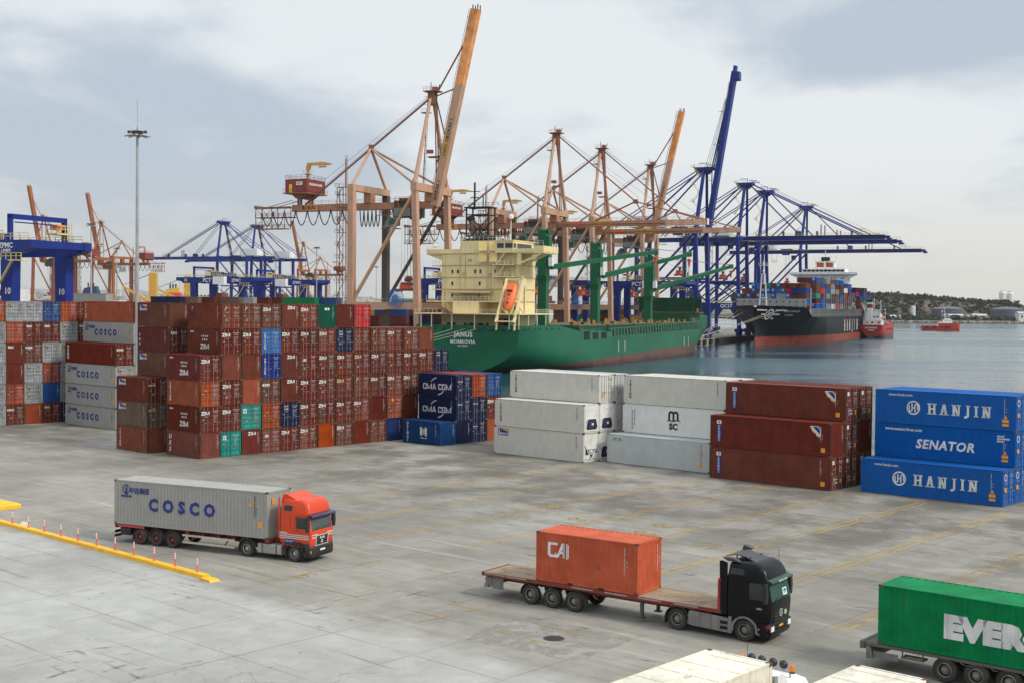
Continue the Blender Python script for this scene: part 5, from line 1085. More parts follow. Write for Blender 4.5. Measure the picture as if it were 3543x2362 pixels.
    # machine house on columns
    m=MB(); m.prism([(4.7,48.4),(14.8,48.4),(14.8,49.9),(14.8,52.4),(4.7,52.4)],-47.3,-39.8,axis='x'); hs=m.build('machine_house',[M_HSE],t)
    m=MB(); m.box(-47.8,-39.3,4.2,15.3,48.1,48.4); [m.bar((x,y,45),(x,y,48.2),.5) for x in (-45.5,-41.5) for y in (M-.7,M+.7)]; m.prism([(-46,48.1),(-41,48.1),(-43,46.8),(-44.5,46.8)],6,13.5); m.build('house_platform',[M_RKD if not mat else mat],hs)
    m=MB(); m.rail([(-47.8,4.2,48.4),(-39.3,4.2,48.4),(-39.3,15.3,48.4)],1.2,.07,1.8); m.rail([(-47.3,4.7,52.4),(-39.8,4.7,52.4),(-39.8,14.8,52.4),(-47.3,14.8,52.4),(-47.3,4.7,52.4)],1.2,.07,1.8); m.build('handrail',[M_RKD if not mat else mat],hs)
    m=MB(); m.box(-45.9,-44.9,4.64,4.7,48.5,50.9); m.build('door',[M_YDR],hs)
    m=MB(); m.box(-43.4,-41.3,4.62,4.7,50.6,51.6); sg=m.build('sign',[M_ZW],hs)
    if not mat: write(sg,text_mesh('PCT',.8,.03,.2),M_LK,(-42.35,4.6,51.1))
    m=MB(); m.box(-39.8,-39.72,6.,13.,50.6,51.3); m.build('louvre',[M_CREAM],hs)
    # yellow service crane
    m=MB(); m.bar((-41.5,8,52.4),(-41.5,8,55.6),.85,n=10); m.bar((-41.5,8,54.0),(-41.5,8,54.2),2.2,n=10); m.rail([(-42.6,7,54.2),(-40.4,7,54.2),(-40.4,9,54.2)],1.,.06,1.1); sc=m.build('service_crane_post',[mp],t)
    m=MB(); m.prism([(-42.0,55.4),(-41,55.2),(-40.6,56.6),(-33.6,56.6),(-33.4,57.0),(-36,57.5),(-41.6,57.4)],7.6,8.4); m.box(-37.6,-35.2,7.7,8.3,55.9,56.4); m.build('service_crane_jib',[M_YEL],sc)
    # back A-frame and stays
    ba=(-20.9,M,61.0); ap=(-.8,M,75.)
    for q,w1 in (((-G,0,zt+.6),.85),((-G,S2,zt+.6),.85),((-1.4,.3,zt+.3),.7),((-1.4,S2-.3,zt+.3),.7)):
        m=MB(); m.bar(ba,q,w1,n=10); m.build('back_frame_strut',[mp],t,smooth=True)
    m=MB(); m.bar(ap,ba,.62,n=8); m.bar(ba,(-43.5,M,45.2),.62,n=8); m.bar((-21.4,M,61.3),(-20.2,M,61.3),1.1,1.6); m.build('backstay',[M_RKD if not mat else mat],t,smooth=True)
    m=MB(); m.bar((-.8,M,75.9),(-42,M,49.),.07); m.bar((-.8,M,75.6),(-40.5,M,48.),.07); m.build('stay_rope',[M_ROPE],t)
    # mast head, access ladder
    m=MB(); m.box(-1.8,.4,M-.9,M+.9,72.5,76.4); m.box(-2.8,1.6,M-1.8,M+1.8,76.2,76.5); m.box(-.6,.8,M-.6,M+.6,76.5,77.6); m.bar((-1.2,M,76.5),(-1.2,M,79.),.18); m.bar((.9,M,76.4),(1.6,M,78.2),.2); m.build('mast_head',[M_RKD if not mat else mat],t)
    m=MB(); m.rail([(-2.8,M-1.8,76.5),(1.6,M-1.8,76.5)],1.1,.06,1.1); m.rail([(-3.6,M-1.,70.5),(-1.6,M-1.,70.5)],1.1,.06,1.); m.box(-3.8,-1.4,M-1.2,M+.8,70.3,70.5)
    m.ladder((-3.2,M,zt+.6),(-2.0,M,76.3),.7,.07,.8); 
    for k in range(11):
        z=zt+3+k*2.3; m.tube([(-3.2+.05*k+.55*math.cos(R(a)),M+.55*math.sin(R(a)),z) for a in range(0,361,60)],.035,n=3)
    m.bar((-4.2,M+1,zt+.6),(-3.0,M+1,71),.16); m.build('access_ladder',[M_RKD if not mat else mat],t)
    m=MB(); m.bar((1.2,M-.8,zt),(.4,M-.5,74),.42,n=6); m.bar((1.2,M+.8,zt),(.4,M+.5,74),.42,n=6); m.box(-1.6,1.4,M-1,M+1,57.5,57.9); m.box(-2.2,-.6,M-.6,M+.6,58.8,59.8); m.build('inner_post',[M_RKD if not mat else mat],t)
    # trolley
    m=MB(); m.box(-11.8,-5.4,M-2.2,M+2.2,45.2,45.45); [m.bar((-11+k*1.4,M-.2,45.9),(-10+k*1.4,M-.2,45.9),1.0,n=8) for k in range(4)]; m.box(-12.2,-5.2,M-1.6,M-1.2,43.6,45.2); m.box(-12.2,-5.2,M+1.2,M+1.6,43.6,45.2); tr=m.build('trolley',[M_BRN],t)
    m=MB(); m.rail([(-11.8,M-2.2,45.4),(-5.4,M-2.2,45.4)],1.1,.08,1.4); m.bar((-10.2,M-2.2,43.5),(-10.6,M-2.2,45.4),.16); m.bar((-6.5,M-2.2,43.5),(-6.1,M-2.2,45.4),.16); m.build('trolley_rail',[M_SPO],tr)
    m=MB(); m.box(-11.6,-6.2,M-2.9,M-2.7,40.9,43.3); m.build('trolley_panel',[M_GRYB],tr)
    m=MB(); m.box(-11.9,-6.0,M-2.7,M+2.7,40.7,43.5); m.box(-6.0,-4.3,M-1.8,M+2.6,40.6,43.2); m.lathe([(.45,-.3),(.45,.3)],n=10,c=(-6.8,M-1,40.4),axis='y'); m.lathe([(.45,-.3),(.45,.3)],n=10,c=(-4.6,M,40.4),axis='y'); m.build('trolley_house',[M_BRN],tr)
    m=MB(); m.prism([(-15.0,37.6),(-10.6,38.3),(-10.6,40.7),(-13.2,40.7),(-14.4,39.4)],M-2.6,M-.6); oc_=m.build('operator_cab',[M_CABG],tr)
    m=MB(); m.prism([(-13.4,38.4),(-11,38.7),(-11,40.2),(-13,40.2)],M-2.66,M-2.6); m.build('cab_window',[M_GLASSG],oc_)
    m=MB(); m.box(-17.8,-11.,M-2.6,M-2.4,41.2,41.4); m.rail([(-17.8,M-2.6,41.4),(-12,M-2.6,41.4)],1.6,.07,1.3); m.bar((-15.4,M-2.6,37.5),(-12.6,M-2.6,40.8),.25); m.box(-15.8,-10.4,M-2.7,M-.4,37.3,37.5); m.build('cab_platform',[M_RKD if not mat else mat],tr)
    spreader(t,-8.,M,19.5,hz=41)
    m=MB(); stair_tower(m,-G-3.4,-.2,0,zt,3.6,2.0,1.4,r=.16); m.ladder((-G-1.3,-.9,1),(-G-1.3,-.9,58),.7,.1,.9); m.bar((-G-1.9,-.3,zt),(-G-1.9,-.3,57),.3); m.build('stair_tower',[M_RKD if not mat else mat],t)
    # cable reel
    m=MB()
    for k in range(28): a=k*6.2832/28; m.bar((-6.2+.9*math.cos(a),-1.5,17.3+.9*math.sin(a)),(-6.2+2.65*math.cos(a),-1.5,17.3+2.65*math.sin(a)),.10)
    m.lathe([(2.58,-.12),(2.7,-.12),(2.7,.12),(2.58,.12)],n=36,c=(-6.2,-1.5,17.3),axis='y'); m.lathe([(0,-.2),(1.0,-.12),(1.0,.12),(0,.2)],n=20,c=(-6.2,-1.5,17.3),axis='y'); m.build('cable_reel',[M_REEL],t)
    # boom
    hx,hz_=.6,43.6
    if up:
        tip=Vector((12.9,M,98.5)); base=Vector((hx-.2,M,hz_+.2))
    else:
        tip=Vector((54.5,M,44.2)); base=Vector((hx,M,44.15))
    k=base.lerp(tip,.62 if up else .73)
    m=MB(); m.bar(base,k,2.3 if up else 1.8,2.3 if up else 1.9,up=(0,1,0) if up else (0,0,1)); m.bar(base.lerp(tip,.004),k,2.9 if up else 2.5,.2 if not up else .3) if not up else None
    bm_=m.build('boom',[mp if up else mg],t)
    m=MB(); m.bar(k,tip,2.3 if up else 1.8,2.3 if up else 1.9,up=(0,1,0) if up else (0,0,1)); 
    m.build('boom_tip',[(M_RKO if up else M_RKT) if not mat else mat],bm_)
    d=(tip-base).normalized()
    if up:
        nrm=Vector((-d.z,0,d.x)); m=MB(); m.ladder(base+nrm*2.0+d*2,tip+nrm*2.0,.8,.08,1.1)
        for q in range(8): c_=base.lerp(tip,.08+q*.125); m.bar(c_+nrm*1.1,c_+nrm*2.3,.1)
        m.build('boom_ladder',[M_RKD if not mat else mat],bm_)
        m=MB(); m.bar((.4,M,75.4),base.lerp(tip,.84)+nrm*1.2,.5,n=8); m.bar((.6,M,75.),base.lerp(tip,.60)+nrm*1.2,.42,n=8); m.bar((.6,M,73.8),base.lerp(tip,.345)+nrm*1.2,.42,n=8); m.bar((.6,M,56.),base.lerp(tip,.30)+nrm*1.1,.25); m.bar((.6,M,52.),base.lerp(tip,.26)+nrm*1.1,.25); m.build('forestay',[M_RKD if not mat else mat],t)
        m=MB(); [m.bar(tip+Vector((x,y,-.2)),tip+Vector((x,y,1.2)),.25) for x in (-.6,.9) for y in (-.8,.8)]; m.build('tip_buffer',[M_BRN],bm_)
        if not mat:
            ang=math.atan2(d.z,d.x)
            for txt,f_ in (('ROKAS 1',.08),('ROKAS 1',.395)):
                c_=base.lerp(tip,f_)+Vector((0,-1.17,0)); write(bm_,text_mesh(txt,1.35,.03,space=1.1),M_LK,c_,0,0,'lettering',-ang)
            c_=base.lerp(tip,.30)+Vector((0,-1.16,0)); pl=MB(); pl.box(-2.6,2.6,-.01,.01,-.75,.75); o_=pl.build('name_panel',[M_YEL],bm_,c_,(0,-ang,0)); write(o_,text_mesh('ΣΜΟΣ ΛΙ',1.2,.02),M_LK,(0,-.02,0))
    else:
        N=Vector((29.,M,51.6)); m=MB(); m.bar((.4,M,75.2),N,.5,n=8); m.bar(N,(14.,M,45.),.5,n=8); m.bar(N,(52.5,M,45.),.42,n=8); m.bar(N,(33,M,45.),.4,n=8); m.bar(N-Vector((.8,0,0)),N+Vector((.8,0,0)),1.0,1.4); m.bar((14.,M,45.2),N,.5,n=8); m.build('forestay',[M_RKD if not mat else mat],t)
        m=MB(); m.bar((.3,M,76.2),(30,M,53),.07); m.bar((.3,M,75.9),(45,M,45.3),.07); m.build('stay_rope',[M_ROPE],t)
        m=MB(); m.rail([(2,M-1.,45.1),(53,M-1.,45.1)],1.1,.06,2.5); m.build('handrail',[M_RKD],bm_)
        m=MB(); m.box(5.8,9.2,M-.97,M-.9,43.35,44.95); m.build('orange_panel',[M_SPO],bm_)
        m=MB(); m.box(13,20.5,M-.95,M-.9,43.4,45.0); o_=m.build('name_panel',[M_YEL],bm_); write(o_,text_mesh('ΜΕΝΟΣ ΠΕΙΡΑΙΩΣ',1.0,.03,wide=.85),M_LK,(16.7,M-.97,44.2))
        m=MB(); m.box(54.3,54.7,M-.9,M+.9,43.2,45.3); m.build('end_plate',[M_ZW],bm_)
    if not mat:
        m=MB(); m.box(-43.2,-38.6,M-.94,M-.9,43.3,45.0); o_=m.build('name_panel',[M_RKO],g); write(o_,text_mesh('ROKAS 1' if up else 'AS',1.5,.03),M_LK,(-41.1,M-.96,44.15))
    return t
def place(t,s,a=-3.5,flip=False,p=None):
    t.location=p if p is not None else QW(s,a); t.rotation_euler=(0,0,QR+(math.pi if flip else 0))
GRK='pink-brown quay cranes'
rk1=rokas('pink-brown quay crane with its orange-tipped boom raised, nearest the stern of the green ship',True,GRK); place(rk1,-265.3)
rk4=copy_tree(rk1); rk4['label']='pink-brown quay crane with raised boom, beside the tallest blue crane'; place(rk4,-65)
rk2=rokas('pink-brown quay crane with lowered boom, directly behind the cream superstructure of the green ship',False,GRK); place(rk2,-172)
rk3=copy_tree(rk2); rk3['label']='pink-brown quay crane with lowered boom, second from the cream superstructure, boom reaching farther right'; place(rk3,-125.5)
GRF='distant rust-brown cranes with raised booms'
fr=rokas('distant rust-brown crane with raised boom, rising behind the blue gantry numbered ten',True,GRF,M_RKFAR)
Qf=lambda x,y: Vector((x,y,0))
place(fr,0,flip=True,p=Qf(-335.0,924))
f2=copy_tree(fr); f2['label']='distant rust-brown crane with raised boom, just left of the tall lamp mast'; place(f2,0,flip=True,p=Qf(-312.5,983))
f3=copy_tree(fr); f3['label']='distant rust-brown crane with raised boom, between the white-housed blue cranes and the near crane'; place(f3,0,flip=True,p=Qf(-207.5,1287))

def zpmc(label,up,group):
    t=thing('ship_to_shore_crane',label,'crane',(0,0,0),QR,group); S2=20.; G=30.; M=S2/2; zt=53.
    for y in (0,S2):
        i=1 if y==0 else -1
        m=MB(); m.bar((1.0,y,2.5),(-.6,y,zt),2.0,2.1,w2=1.7); m.build('leg',[M_ZB],t)
        m=MB(); m.bar((-G,y,2.5),(-G,y,zt),1.7,1.8); m.build('leg',[M_ZB],t)
        m=MB(); m.box(-G,.6,y-.85,y+.85,14.4,17.9); m.prism([(-.6,14.5),(-4,14.5),(-.6,9.5)],y-.8,y+.8); m.prism([(-G+.6,14.5),(-G+4,14.5),(-G+.6,9.5)],y-.8,y+.8); pb=m.build('portal_beam',[M_ZB],t)
        m=MB(); m.rail([(-G,y-.85,17.9),(.5,y-.85,17.9)],1.1,.09,2.); m.build('handrail',[M_ZY],pb)
        m=MB(); m.bar((-G,y,29.4),(.2,y,29.4),1.05,n=8); m.build('tie_beam',[M_ZB],t)
        m=MB(); m.bar((-G,y,21.),(-1.,y,51.5),1.15,n=8); m.build('diagonal_brace',[M_ZB],t)
        m=MB(); m.bar((-14.5,y,29.),(.4,y,18.2),.8,n=8); m.bar((.2,y,29.),(-14.5,y,18.2),.8,n=8); m.bar((-15.,y,29.),(-G,y,18.2),.8,n=8); m.build('cross_brace',[M_ZB],t)
        m=MB(); m.bar((-.4,y,zt),(1.2,M+(y-M)*.25,82),1.5,1.6,w2=1.2); m.build('mast_leg',[M_ZB],t)
        for x in (.9,-G):
            m=MB(); m.box(x-1.4,x+1.4,y-4.2,y+4.2,2.2,4.0); 
            for k in (-3,-1,1,3): m.box(x-.8,x+.8,y+k-.8,y+k+.8,.1,2.2)
            m.build('wheel_bogie',[M_ZB],t)
        m=MB(); m.bar((0,M+(y-M)*.3,82),(-G+1,y,zt+1.5),.85,n=8); m.build('backstay',[M_ZB],t)
        m=MB(); m.bar((-1,M+(y-M)*.3,82.4),(-46,M+(y-M)*.3,zt+2),.55,n=6); m.build('backstay',[M_ZB],t)
    m=MB(); m.box(-1.8,.8,0,S2,zt-1,zt+1.2); m.build('cross_beam',[M_ZB],t); m=MB(); m.box(-G-.9,-G+.9,0,S2,zt-1,zt+1.); m.build('cross_beam',[M_ZB],t)
    m=MB(); m.box(-50,2.5,M-2.1,M+2.1,51.6,53.9); g=m.build('main_girder',[M_ZB],t)
    m=MB(); m.rail([(-50,M-2.9,54),(-2,M-2.9,54)],1.2,.09,2.2); m.box(-50,-2,M-3.,M-2.1,53.85,54); m.box(-1,5,M-6,M-4,51.5,51.7); m.rail([(-3,-1.,53),(5,-1.,53)],1.2,.09,1.5); m.build('walkway',[M_ZY],g)
    m=MB(); m.box(-36,-19,M-4.5,M+4.5,54.6,60.2); hs=m.build('machine_house',[M_ZW],t); write(hs,text_mesh('PCT',3.2,.02,.2),M_LB,(-29.,M-4.52,58))
    m=MB(); [m.box(-31.5+k*1.6,-30.5+k*1.6,M-4.56,M-4.5,54.9,56.) for k in range(6)]; m.build('louvre',[M_DARK],hs)
    m=MB(); m.box(-3.5,5.5,M-3.4,M+3.4,82,83.3); m.prism([(-2.5,80.2),(2.8,80.2),(4.4,82),(-3.2,82)],M-2.4,M+2.4); m.bar((2,M,83.3),(2,M,85.6),.25); m.bar((2,M,85.5),(-2.2,M,85.5),.3); m.bar((3,M-1,84.4),(7.5,M-1,84.2),.35); m.bar((4,M+1,83.8),(8.5,M+1,83.6),.35); m.build('mast_head',[M_ZB],t)
    m=MB(); m.rail([(-3.5,M-3.4,83.3),(5.5,M-3.4,83.3)],1.3,.09,1.2); z=54.; k=0
    while z<80:
        s=1 if k%2 else -1; x=-2.2; m.bar((x-s*1.7,M-3.6+(z-54)*.0,z),(x+s*1.7,M-3.6,z+4.2),.5,.16); m.bar((x-s*1.7,M-3.6,z+1),(x+s*1.7,M-3.6,z+5.2),.1); m.box(x+s*1.7-.9,x+s*1.7+.9,M-4.3,M-2.9,z+4.1,z+4.25); m.rail([(x+s*1.7-.9,M-4.3,z+4.2),(x+s*1.7+.9,M-4.3,z+4.2)],1.1,.09,.9); z+=4.2; k+=1
    m.build('mast_stair',[M_ZY],t)
    m=MB(); stair_tower(m,-G+2.2,-1.6,4,zt,3.6,1.6,1.2,r=.12); m.build('stair_tower',[M_ZY if False else M_GRYB],t)
    m=MB(); m.box(-15,-8,M-2.6,M+2.6,53.9,54.8); m.box(-14,-9,M-2.9,M-2.2,50.6,53.9); tr=m.build('trolley',[M_ZB],t)
    m=MB(); m.box(-7.8,-5.2,M-3,M-.6,47.4,50.4); oc_=m.build('operator_cab',[M_GRYB],tr)
    m=MB(); m.box(-7.7,-5.3,M-3.05,M-3,47.8,49.9); m.build('cab_window',[M_GLASS],oc_)
    m=MB(); m.box(-21,-17.5,M-2.6,M-.8,46,46.2); m.rail([(-21,M-2.6,46.2),(-17.5,M-2.6,46.2)],1.2,.1,1.2); [m.bar((x,M-2.5,46),(x,M-2.5,51.6),.12) for x in (-21,-17.5)]; m.build('service_basket',[M_GRYB],tr)
    spreader(t,-11.,M,31.,hz=51)
    m=MB(); m.lathe([(3.0,-.25),(3.1,.25),(0,.3)],n=24,c=(-5.5,S2-1.8,20.5),axis='y'); m.build('cable_reel',[M_BRN],t)
    base=Vector((3.,M,53.)); tip=Vector((15.5,M,131.5)) if up else Vector((77.5,M,53.)); d=(tip-base).normalized()
    m=MB(); m.bar(base,base.lerp(tip,.965),4.2,2.3,up=(0,0,1) if not up else (1,0,0)); q=base.lerp(tip,.965); m.bar(q,tip,3.4,1.3,up=(0,0,1) if not up else (1,0,0)); bm_=m.build('boom',[M_ZB],t)
    if up:
        n_=Vector((-d.z,0,d.x)); m=MB(); m.ladder(base.lerp(tip,.55)+n_*2,base.lerp(tip,.9)+n_*2.,.9,.12,1.3)
        for f_ in (.30,.52,.72): c_=base.lerp(tip,f_); m.bar(c_+n_*1.,c_+n_*4.6,.3)
        m.build('boom_ladder',[M_ZY],bm_)
        m=MB(); m.bar((5,M-1.5,83),base.lerp(tip,.80)+n_*1.4,.6,n=6); m.bar((5,M+1.5,83),base.lerp(tip,.80)+n_*1.4,.6,n=6); m.bar((5,M,82.5),base.lerp(tip,.38)+n_*1.4,.6,n=6); m.bar((4.5,M,81.5),base.lerp(tip,.22)+n_*1.4,.5,n=6); m.build('forestay',[M_ZB],t)
        m=MB(); [m.bar((1.5+k*.8,M-1+k*.6,83.4),base.lerp(tip,.80)+n_*(2.4-.3*k),.16) for k in range(4)]; m.build('stay_rope',[M_ROPE],t)
        m=MB(); m.box(tip.x-.2,tip.x+2.2,M-2.2,M+2.2,tip.z-7,tip.z-3); m.build('boom_end_box',[M_ZB],bm_)
    else:
        for y in (M-1.6,M+1.6):
            m=MB(); m.bar((5.,y,82.3),(62,y,54.3),.75,n=6); m.build('forestay',[M_ZB],t)
            m=MB(); m.bar((4.,y,81.6),(31,y,54.3),.42,n=6); m.build('forestay',[M_ZB],t)
        m=MB(); m.bar((5.5,M,84.2),(64,M,55.5),.14); m.build('stay_rope',[M_ROPE],t)
        m=MB(); m.rail([(4,M-2.8,54.2),(77,M-2.8,54.2)],1.2,.09,2.2); m.box(4,77,M-2.9,M-2.1,54.05,54.2); m.rail([(60,M-2.8,54.6),(68,M-2.8,54.6)],1.5,.12,1.4); m.bar((65,M,54.2),(65,M,57.6),.3); m.bar((65,M,57.5),(61.5,M,57.5),.3); m.build('walkway',[M_ZY],bm_)
        m=MB(); [m.box(x-.4,x+.4,M-1,M+1,54.1,56.5) for x in (22,40,58)]; m.box(28.5,31.5,M-1.5,M+1.5,54.1,56.6); m.bar((42.,M,54),(42.,M,60),.5); m.bar((44.,M,54),(44.,M,59.5),.5); m.box(76,78.5,M-1.6,M+1.6,51.3,52.4); m.build('boom_fitting',[M_ZB],bm_)
    return t
GZB='blue quay cranes at the far berth'
z5=zpmc('tallest blue quay crane with its boom raised almost upright',True,GZB); place(z5,14.7)
z6=zpmc('blue quay crane with lowered boom and QC17 on its portal, next to the raised one',False,GZB); place(z6,96.5)
z7=copy_tree(z6); z7['label']='blue quay crane with lowered boom, middle of the three lowered ones'; place(z7,144.6)
z8=copy_tree(z6); z8['label']='blue quay crane with lowered boom, farthest one reaching out over the black ship'; place(z8,262.6)
write(next(c for c in z6.children if c.name.startswith('portal_beam')),text_mesh('QC17',2.6,.04),M_LW,(-6.0,-.9,16.2))
GZF='blue cranes with white machine houses in the left distance'
f4=copy_tree(z6); f4['label']='distant blue quay crane with white machine house, left one of the pair'; place(f4,0,flip=True,p=Qf(-237.,1070))
f5=copy_tree(z6); f5['label']='distant blue quay crane with white machine house, right one of the pair'; place(f5,0,flip=True,p=Qf(-219,1120))
# ---- yard gantries
def gantry(label,num,frame_x,group):
    t=thing('yard_gantry_crane',label,'gantry crane',(0,0,0),QR,group); D_=12.4; zb,zt=23.5,25.9
    for y in (0,D_):
        m=MB(); m.box(-5.5,25,y-.9,y+.9,zb,zt); m.prism([(25,zb),(25,zt),(29.5,zt),(29.5,zt-1.4),(28,zb+.4)],y-.9,y+.9); m.prism([(-5.5,zb+.6),(-5.5,zt),(-8.5,zt),(-8.5,zt-1.3)],y-.9,y+.9); gg=m.build('main_girder',[M_ZB],t)
        m=MB(); m.rail([(-8,y-.9,zt),(29,y-.9,zt)],1.1,.10,2.); m.build('handrail',[M_ZY],gg)
        for x in (0,24):
            m=MB(); m.loft([[(x-1.3,y-1.,zb),(x+1.3,y-1.,zb),(x+1.3,y+1.,zb),(x-1.3,y+1.,zb)],[(x-1.05,y-.85,1.5),(x+1.05,y-.85,1.5),(x+1.05,y+.85,1.5),(x-1.05,y+.85,1.5)]]); m.box(x-1.,x+1.,y-3,y+3,.1,1.6); lg=m.build('leg',[M_ZB],t)
            if num: write(lg,text_mesh(num,1.5,.02),M_LW,(x+.45,y-1.02,17.3))
    for x in (-7.6,28.6): m=MB(); m.box(x-.8,x+.8,.9,D_-.9,zt-1.3,zt-.05); m.build('end_tie',[M_ZB],t)
    for x in (0,24): m=MB(); m.box(x-.7,x+.7,.9,D_-.9,4,5.5); m.build('sill_beam',[M_ZB],t)
    x=frame_x; m=MB(); m.box(x-.35,x+.35,-.4,.3,zt,30.3); m.box(x-.35,x+.35,D_-.3,D_+.4,zt,30.3); m.box(x-.35,x+.35,-.4,D_+.4,29.5,30.35); m.box(x-.15,x+.15,1,D_-1.5,28.9,29.1); fr_=m.build('festoon_frame',[M_ZB],t)
    m=MB(); m.rail([(x-1.2,D_-3,27.6),(x+1.2,D_-3,27.6),(x+1.2,D_,27.6)],1.3,.1,1.); m.box(x-1.3,x+1.3,D_-3,D_+.3,27.3,27.6); m.ladder((x+.9,D_+.6,zt),(x+.9,D_+.6,29.5),.7,.1,.6); m.build('ladder_platform',[M_ZY],fr_)
    m=MB(); m.box(x-1.,x+.8,D_-2.4,D_-.6,28.2,29.1); m.build('festoon_trolley',[M_SPO],fr_)
    m=MB(); m.box(5,13,.4,D_-.4,zt+.1,zt+.7); m.box(6,9,3,8,zt+.7,zt+2.2); m.box(9.5,12,5,12,zt+.7,zt+1.8); tr=m.build('trolley',[M_ZB],t)
    m=MB(); m.rail([(5,.4,zt+.7),(13,.4,zt+.7)],1.6,.14,1.); m.rail([(5,9,zt+.7),(13,9,zt+.7)],1.6,.14,1.); m.build('handrail',[M_ZY],tr)
    m=MB(); m.box(11.5,17,-2.9,-.95,zb-.5,zb+2.6); m.build('electrical_cabin',[M_ZW],t)
    m=MB(); m.bar((-7,-1.2,zt-1.5),(-2.6,-1.6,19),.4,.2); m.bar((-3,-1.6,19),(-1.0,-1.8,13),.4,.2); m.box(-3.6,-1,-2,-1,18.9,19.1); m.rail([(-3.6,-2,19),(-1,-2,19)],1.1,.1,.9); m.box(26,29,-2.6,-.9,zb-1.2,zb-1.); m.rail([(24.5,-2.6,zb-1),(29,-2.6,zb-1)],1.1,.1,1.1); m.bar((26.,-1.6,zb-1.),(22,-1.6,17),.4,.2); m.build('stair',[M_ZY],t)
    m=MB(); m.box(8,10.4,D_/2-6,D_/2+6,17.,17.5); m.box(7.6,10.8,D_/2-2,D_/2+2,17.5,19.6); [m.box(8,10.4,D_/2+k-.3,D_/2+k+.3,16.5,17.6) for k in (-5.8,5.8)]; m.build('spreader',[M_SPR],t)
    m=MB(); [m.bar((9.2+a,D_/2+b,19.6),(9.2+a,D_/2+b,zt),.06) for a in (-1,1) for b in (-1.6,1.6)]; m.build('hoist_rope',[M_ROPE],t)
    return t
GG='blue yard gantries'
def gtext(t,items):
    g=next(c for c in t.children if c.name.startswith('main_girder') and abs(c.matrix_local.translation.y)<1)
    for txt,sz,x,z in items: write(g,text_mesh(txt,sz,.03,.1 if txt=='PCT' else 0),M_LW,(x,-.93,z))
g10=gantry('blue yard gantry numbered 10, cut by the left edge of the picture','10',24,GG)
p=at(24.5,690,215); g10.location=QA*0+Vector((p.x,p.y,0))-QA*24; gtext(g10,[('ZPMC',1.2,23.8,25.0),('上海振华',.6,23.8,24.1)])
g15=gantry('blue yard gantry numbered 15 in the left distance, with white lettering','',0,GG)
p=at(446,690,520); g15.location=(p.x,p.y,0); gtext(g15,[('15',1.6,-3.6,24.7),('PCT',2.3,7.2,24.7),('ZPMC',1.7,21.5,24.6)])
g16=copy_tree(g15); g16['label']='blue yard gantry partly behind the one numbered 15, ending under the distant lamp'; p=at(590,690,560); g16.location=(p.x,p.y,0)
g04=gantry('blue yard gantry numbered 04 peeping out left of the cream superstructure','',0,GG); p=at(975,690,500); g04.location=(p.x,p.y,0); gtext(g04,[('04',1.6,-5.4,24.5),('PCT',2.3,8.6,24.7),('ZPMC',1.7,21.5,24.6)])
for px,lab in ((1195,'blue yard gantry between the cream superstructure and the first green deck crane'),(1418,'blue yard gantry behind the second green deck crane, low between the pink legs')):
    g=copy_tree(g04); g['label']=lab; p=at(px,690,520); g.location=(p.x,p.y,0)
# ================================================================ ships
SR=math.atan2(.912,.41)
def hullmat(name,top,bot,z0,slope,rough=.45,rust=.12,dcol=(.02,.05,.035),weld=True,spec=.25):
    """two-tone hull: boot-topping below a paint line that rises along the hull, plate seams and scrapes"""
    m,h,b=newmat(name); tc=h.n('ShaderNodeTexCoord').outputs['Object']; x,y,z=h.sep(tc)
    ln=h.math('SUBTRACT',z,h.math('ADD',z0,h.math('MULTIPLY',x,slope))); f=h.ramp(ln,-.04,.04)
    n=h.noise(h.mapping(tc,(.05,.05,.12)),1.,5,.6); n2=h.noise(h.mapping(tc,(.9,.9,.06)),1.,5,.65)
    a=h.mix(h.ramp(n,.3,.7),tuple(c*.82 for c in top),tuple(min(1,c*1.18) for c in top)); a=h.mix(h.math('MULTIPLY',h.ramp(n2,.54,.76),.6),a,dcol)
    if weld:
        for v,p,w_ in ((x,11.,.008),(z,2.4,.025)):
            fr=h.math('FRACT',h.math('DIVIDE',h.math('ADD',v,200.3),p)); a=h.mix(h.math('MULTIPLY',h.ramp(h.math('ABSOLUTE',h.math('SUBTRACT',fr,.5)),.5-w_,.5-w_*.3),.45),a,tuple(c*.35 for c in top))
    n3=h.noise(h.mapping(tc,(.25,.25,.35)),1.,6,.7); n4=h.noise(h.mapping(tc,(.5,.5,1.4)),1.,6,.7)
    c=h.mix(h.ramp(n3,.35,.65),tuple(v*.7 for v in bot),tuple(v*1.4 for v in bot)); c=h.mix(h.math('MULTIPLY',h.ramp(n4,.60,.70),.6),c,(.30,.25,.22)); c=h.mix(h.math('MULTIPLY',h.ramp(n3,.52,.7),.6),c,(.035,.03,.03))
    o=h.mix(f,c,a); h.set(b,'Base Color',o); h.set(b,'Roughness',rough); b.inputs['Specular IOR Level'].default_value=spec; return m
M_HG=hullmat('hull_green',(.005,.108,.052),(.10,.048,.037),-1.7,.0215)
M_DG=paint('deck_green',(.010,.085,.042),.6,.3,.2,.12,spec=.2,scale=.4); M_CRG=paint('deck_crane_green',(.006,.10,.042),.45,.12,.05,.08,spec=.25,scale=.3)
def mat_cream():
    m=paint('superstructure_cream',(.74,.615,.335),.55,.22,.14,.05,dcol=(.30,.17,.07),spec=.2,scale=.5); n=m.node_tree; h=N(n); b=n.nodes['Principled BSDF']; c=b.inputs['Base Color'].links[0].from_socket
    tc=h.n('ShaderNodeTexCoord').outputs['Object']; x,y,z=h.sep(tc); f=h.math('FRACT',h.math('MULTIPLY',h.math('ADD',h.math('ADD',y,x),60.),1/1.45)); h.set(b,'Base Color',h.mix(h.math('MULTIPLY',h.ramp(h.math('ABSOLUTE',h.math('SUBTRACT',f,.5)),.478,.492),.38),c,(.30,.2,.08))); return m
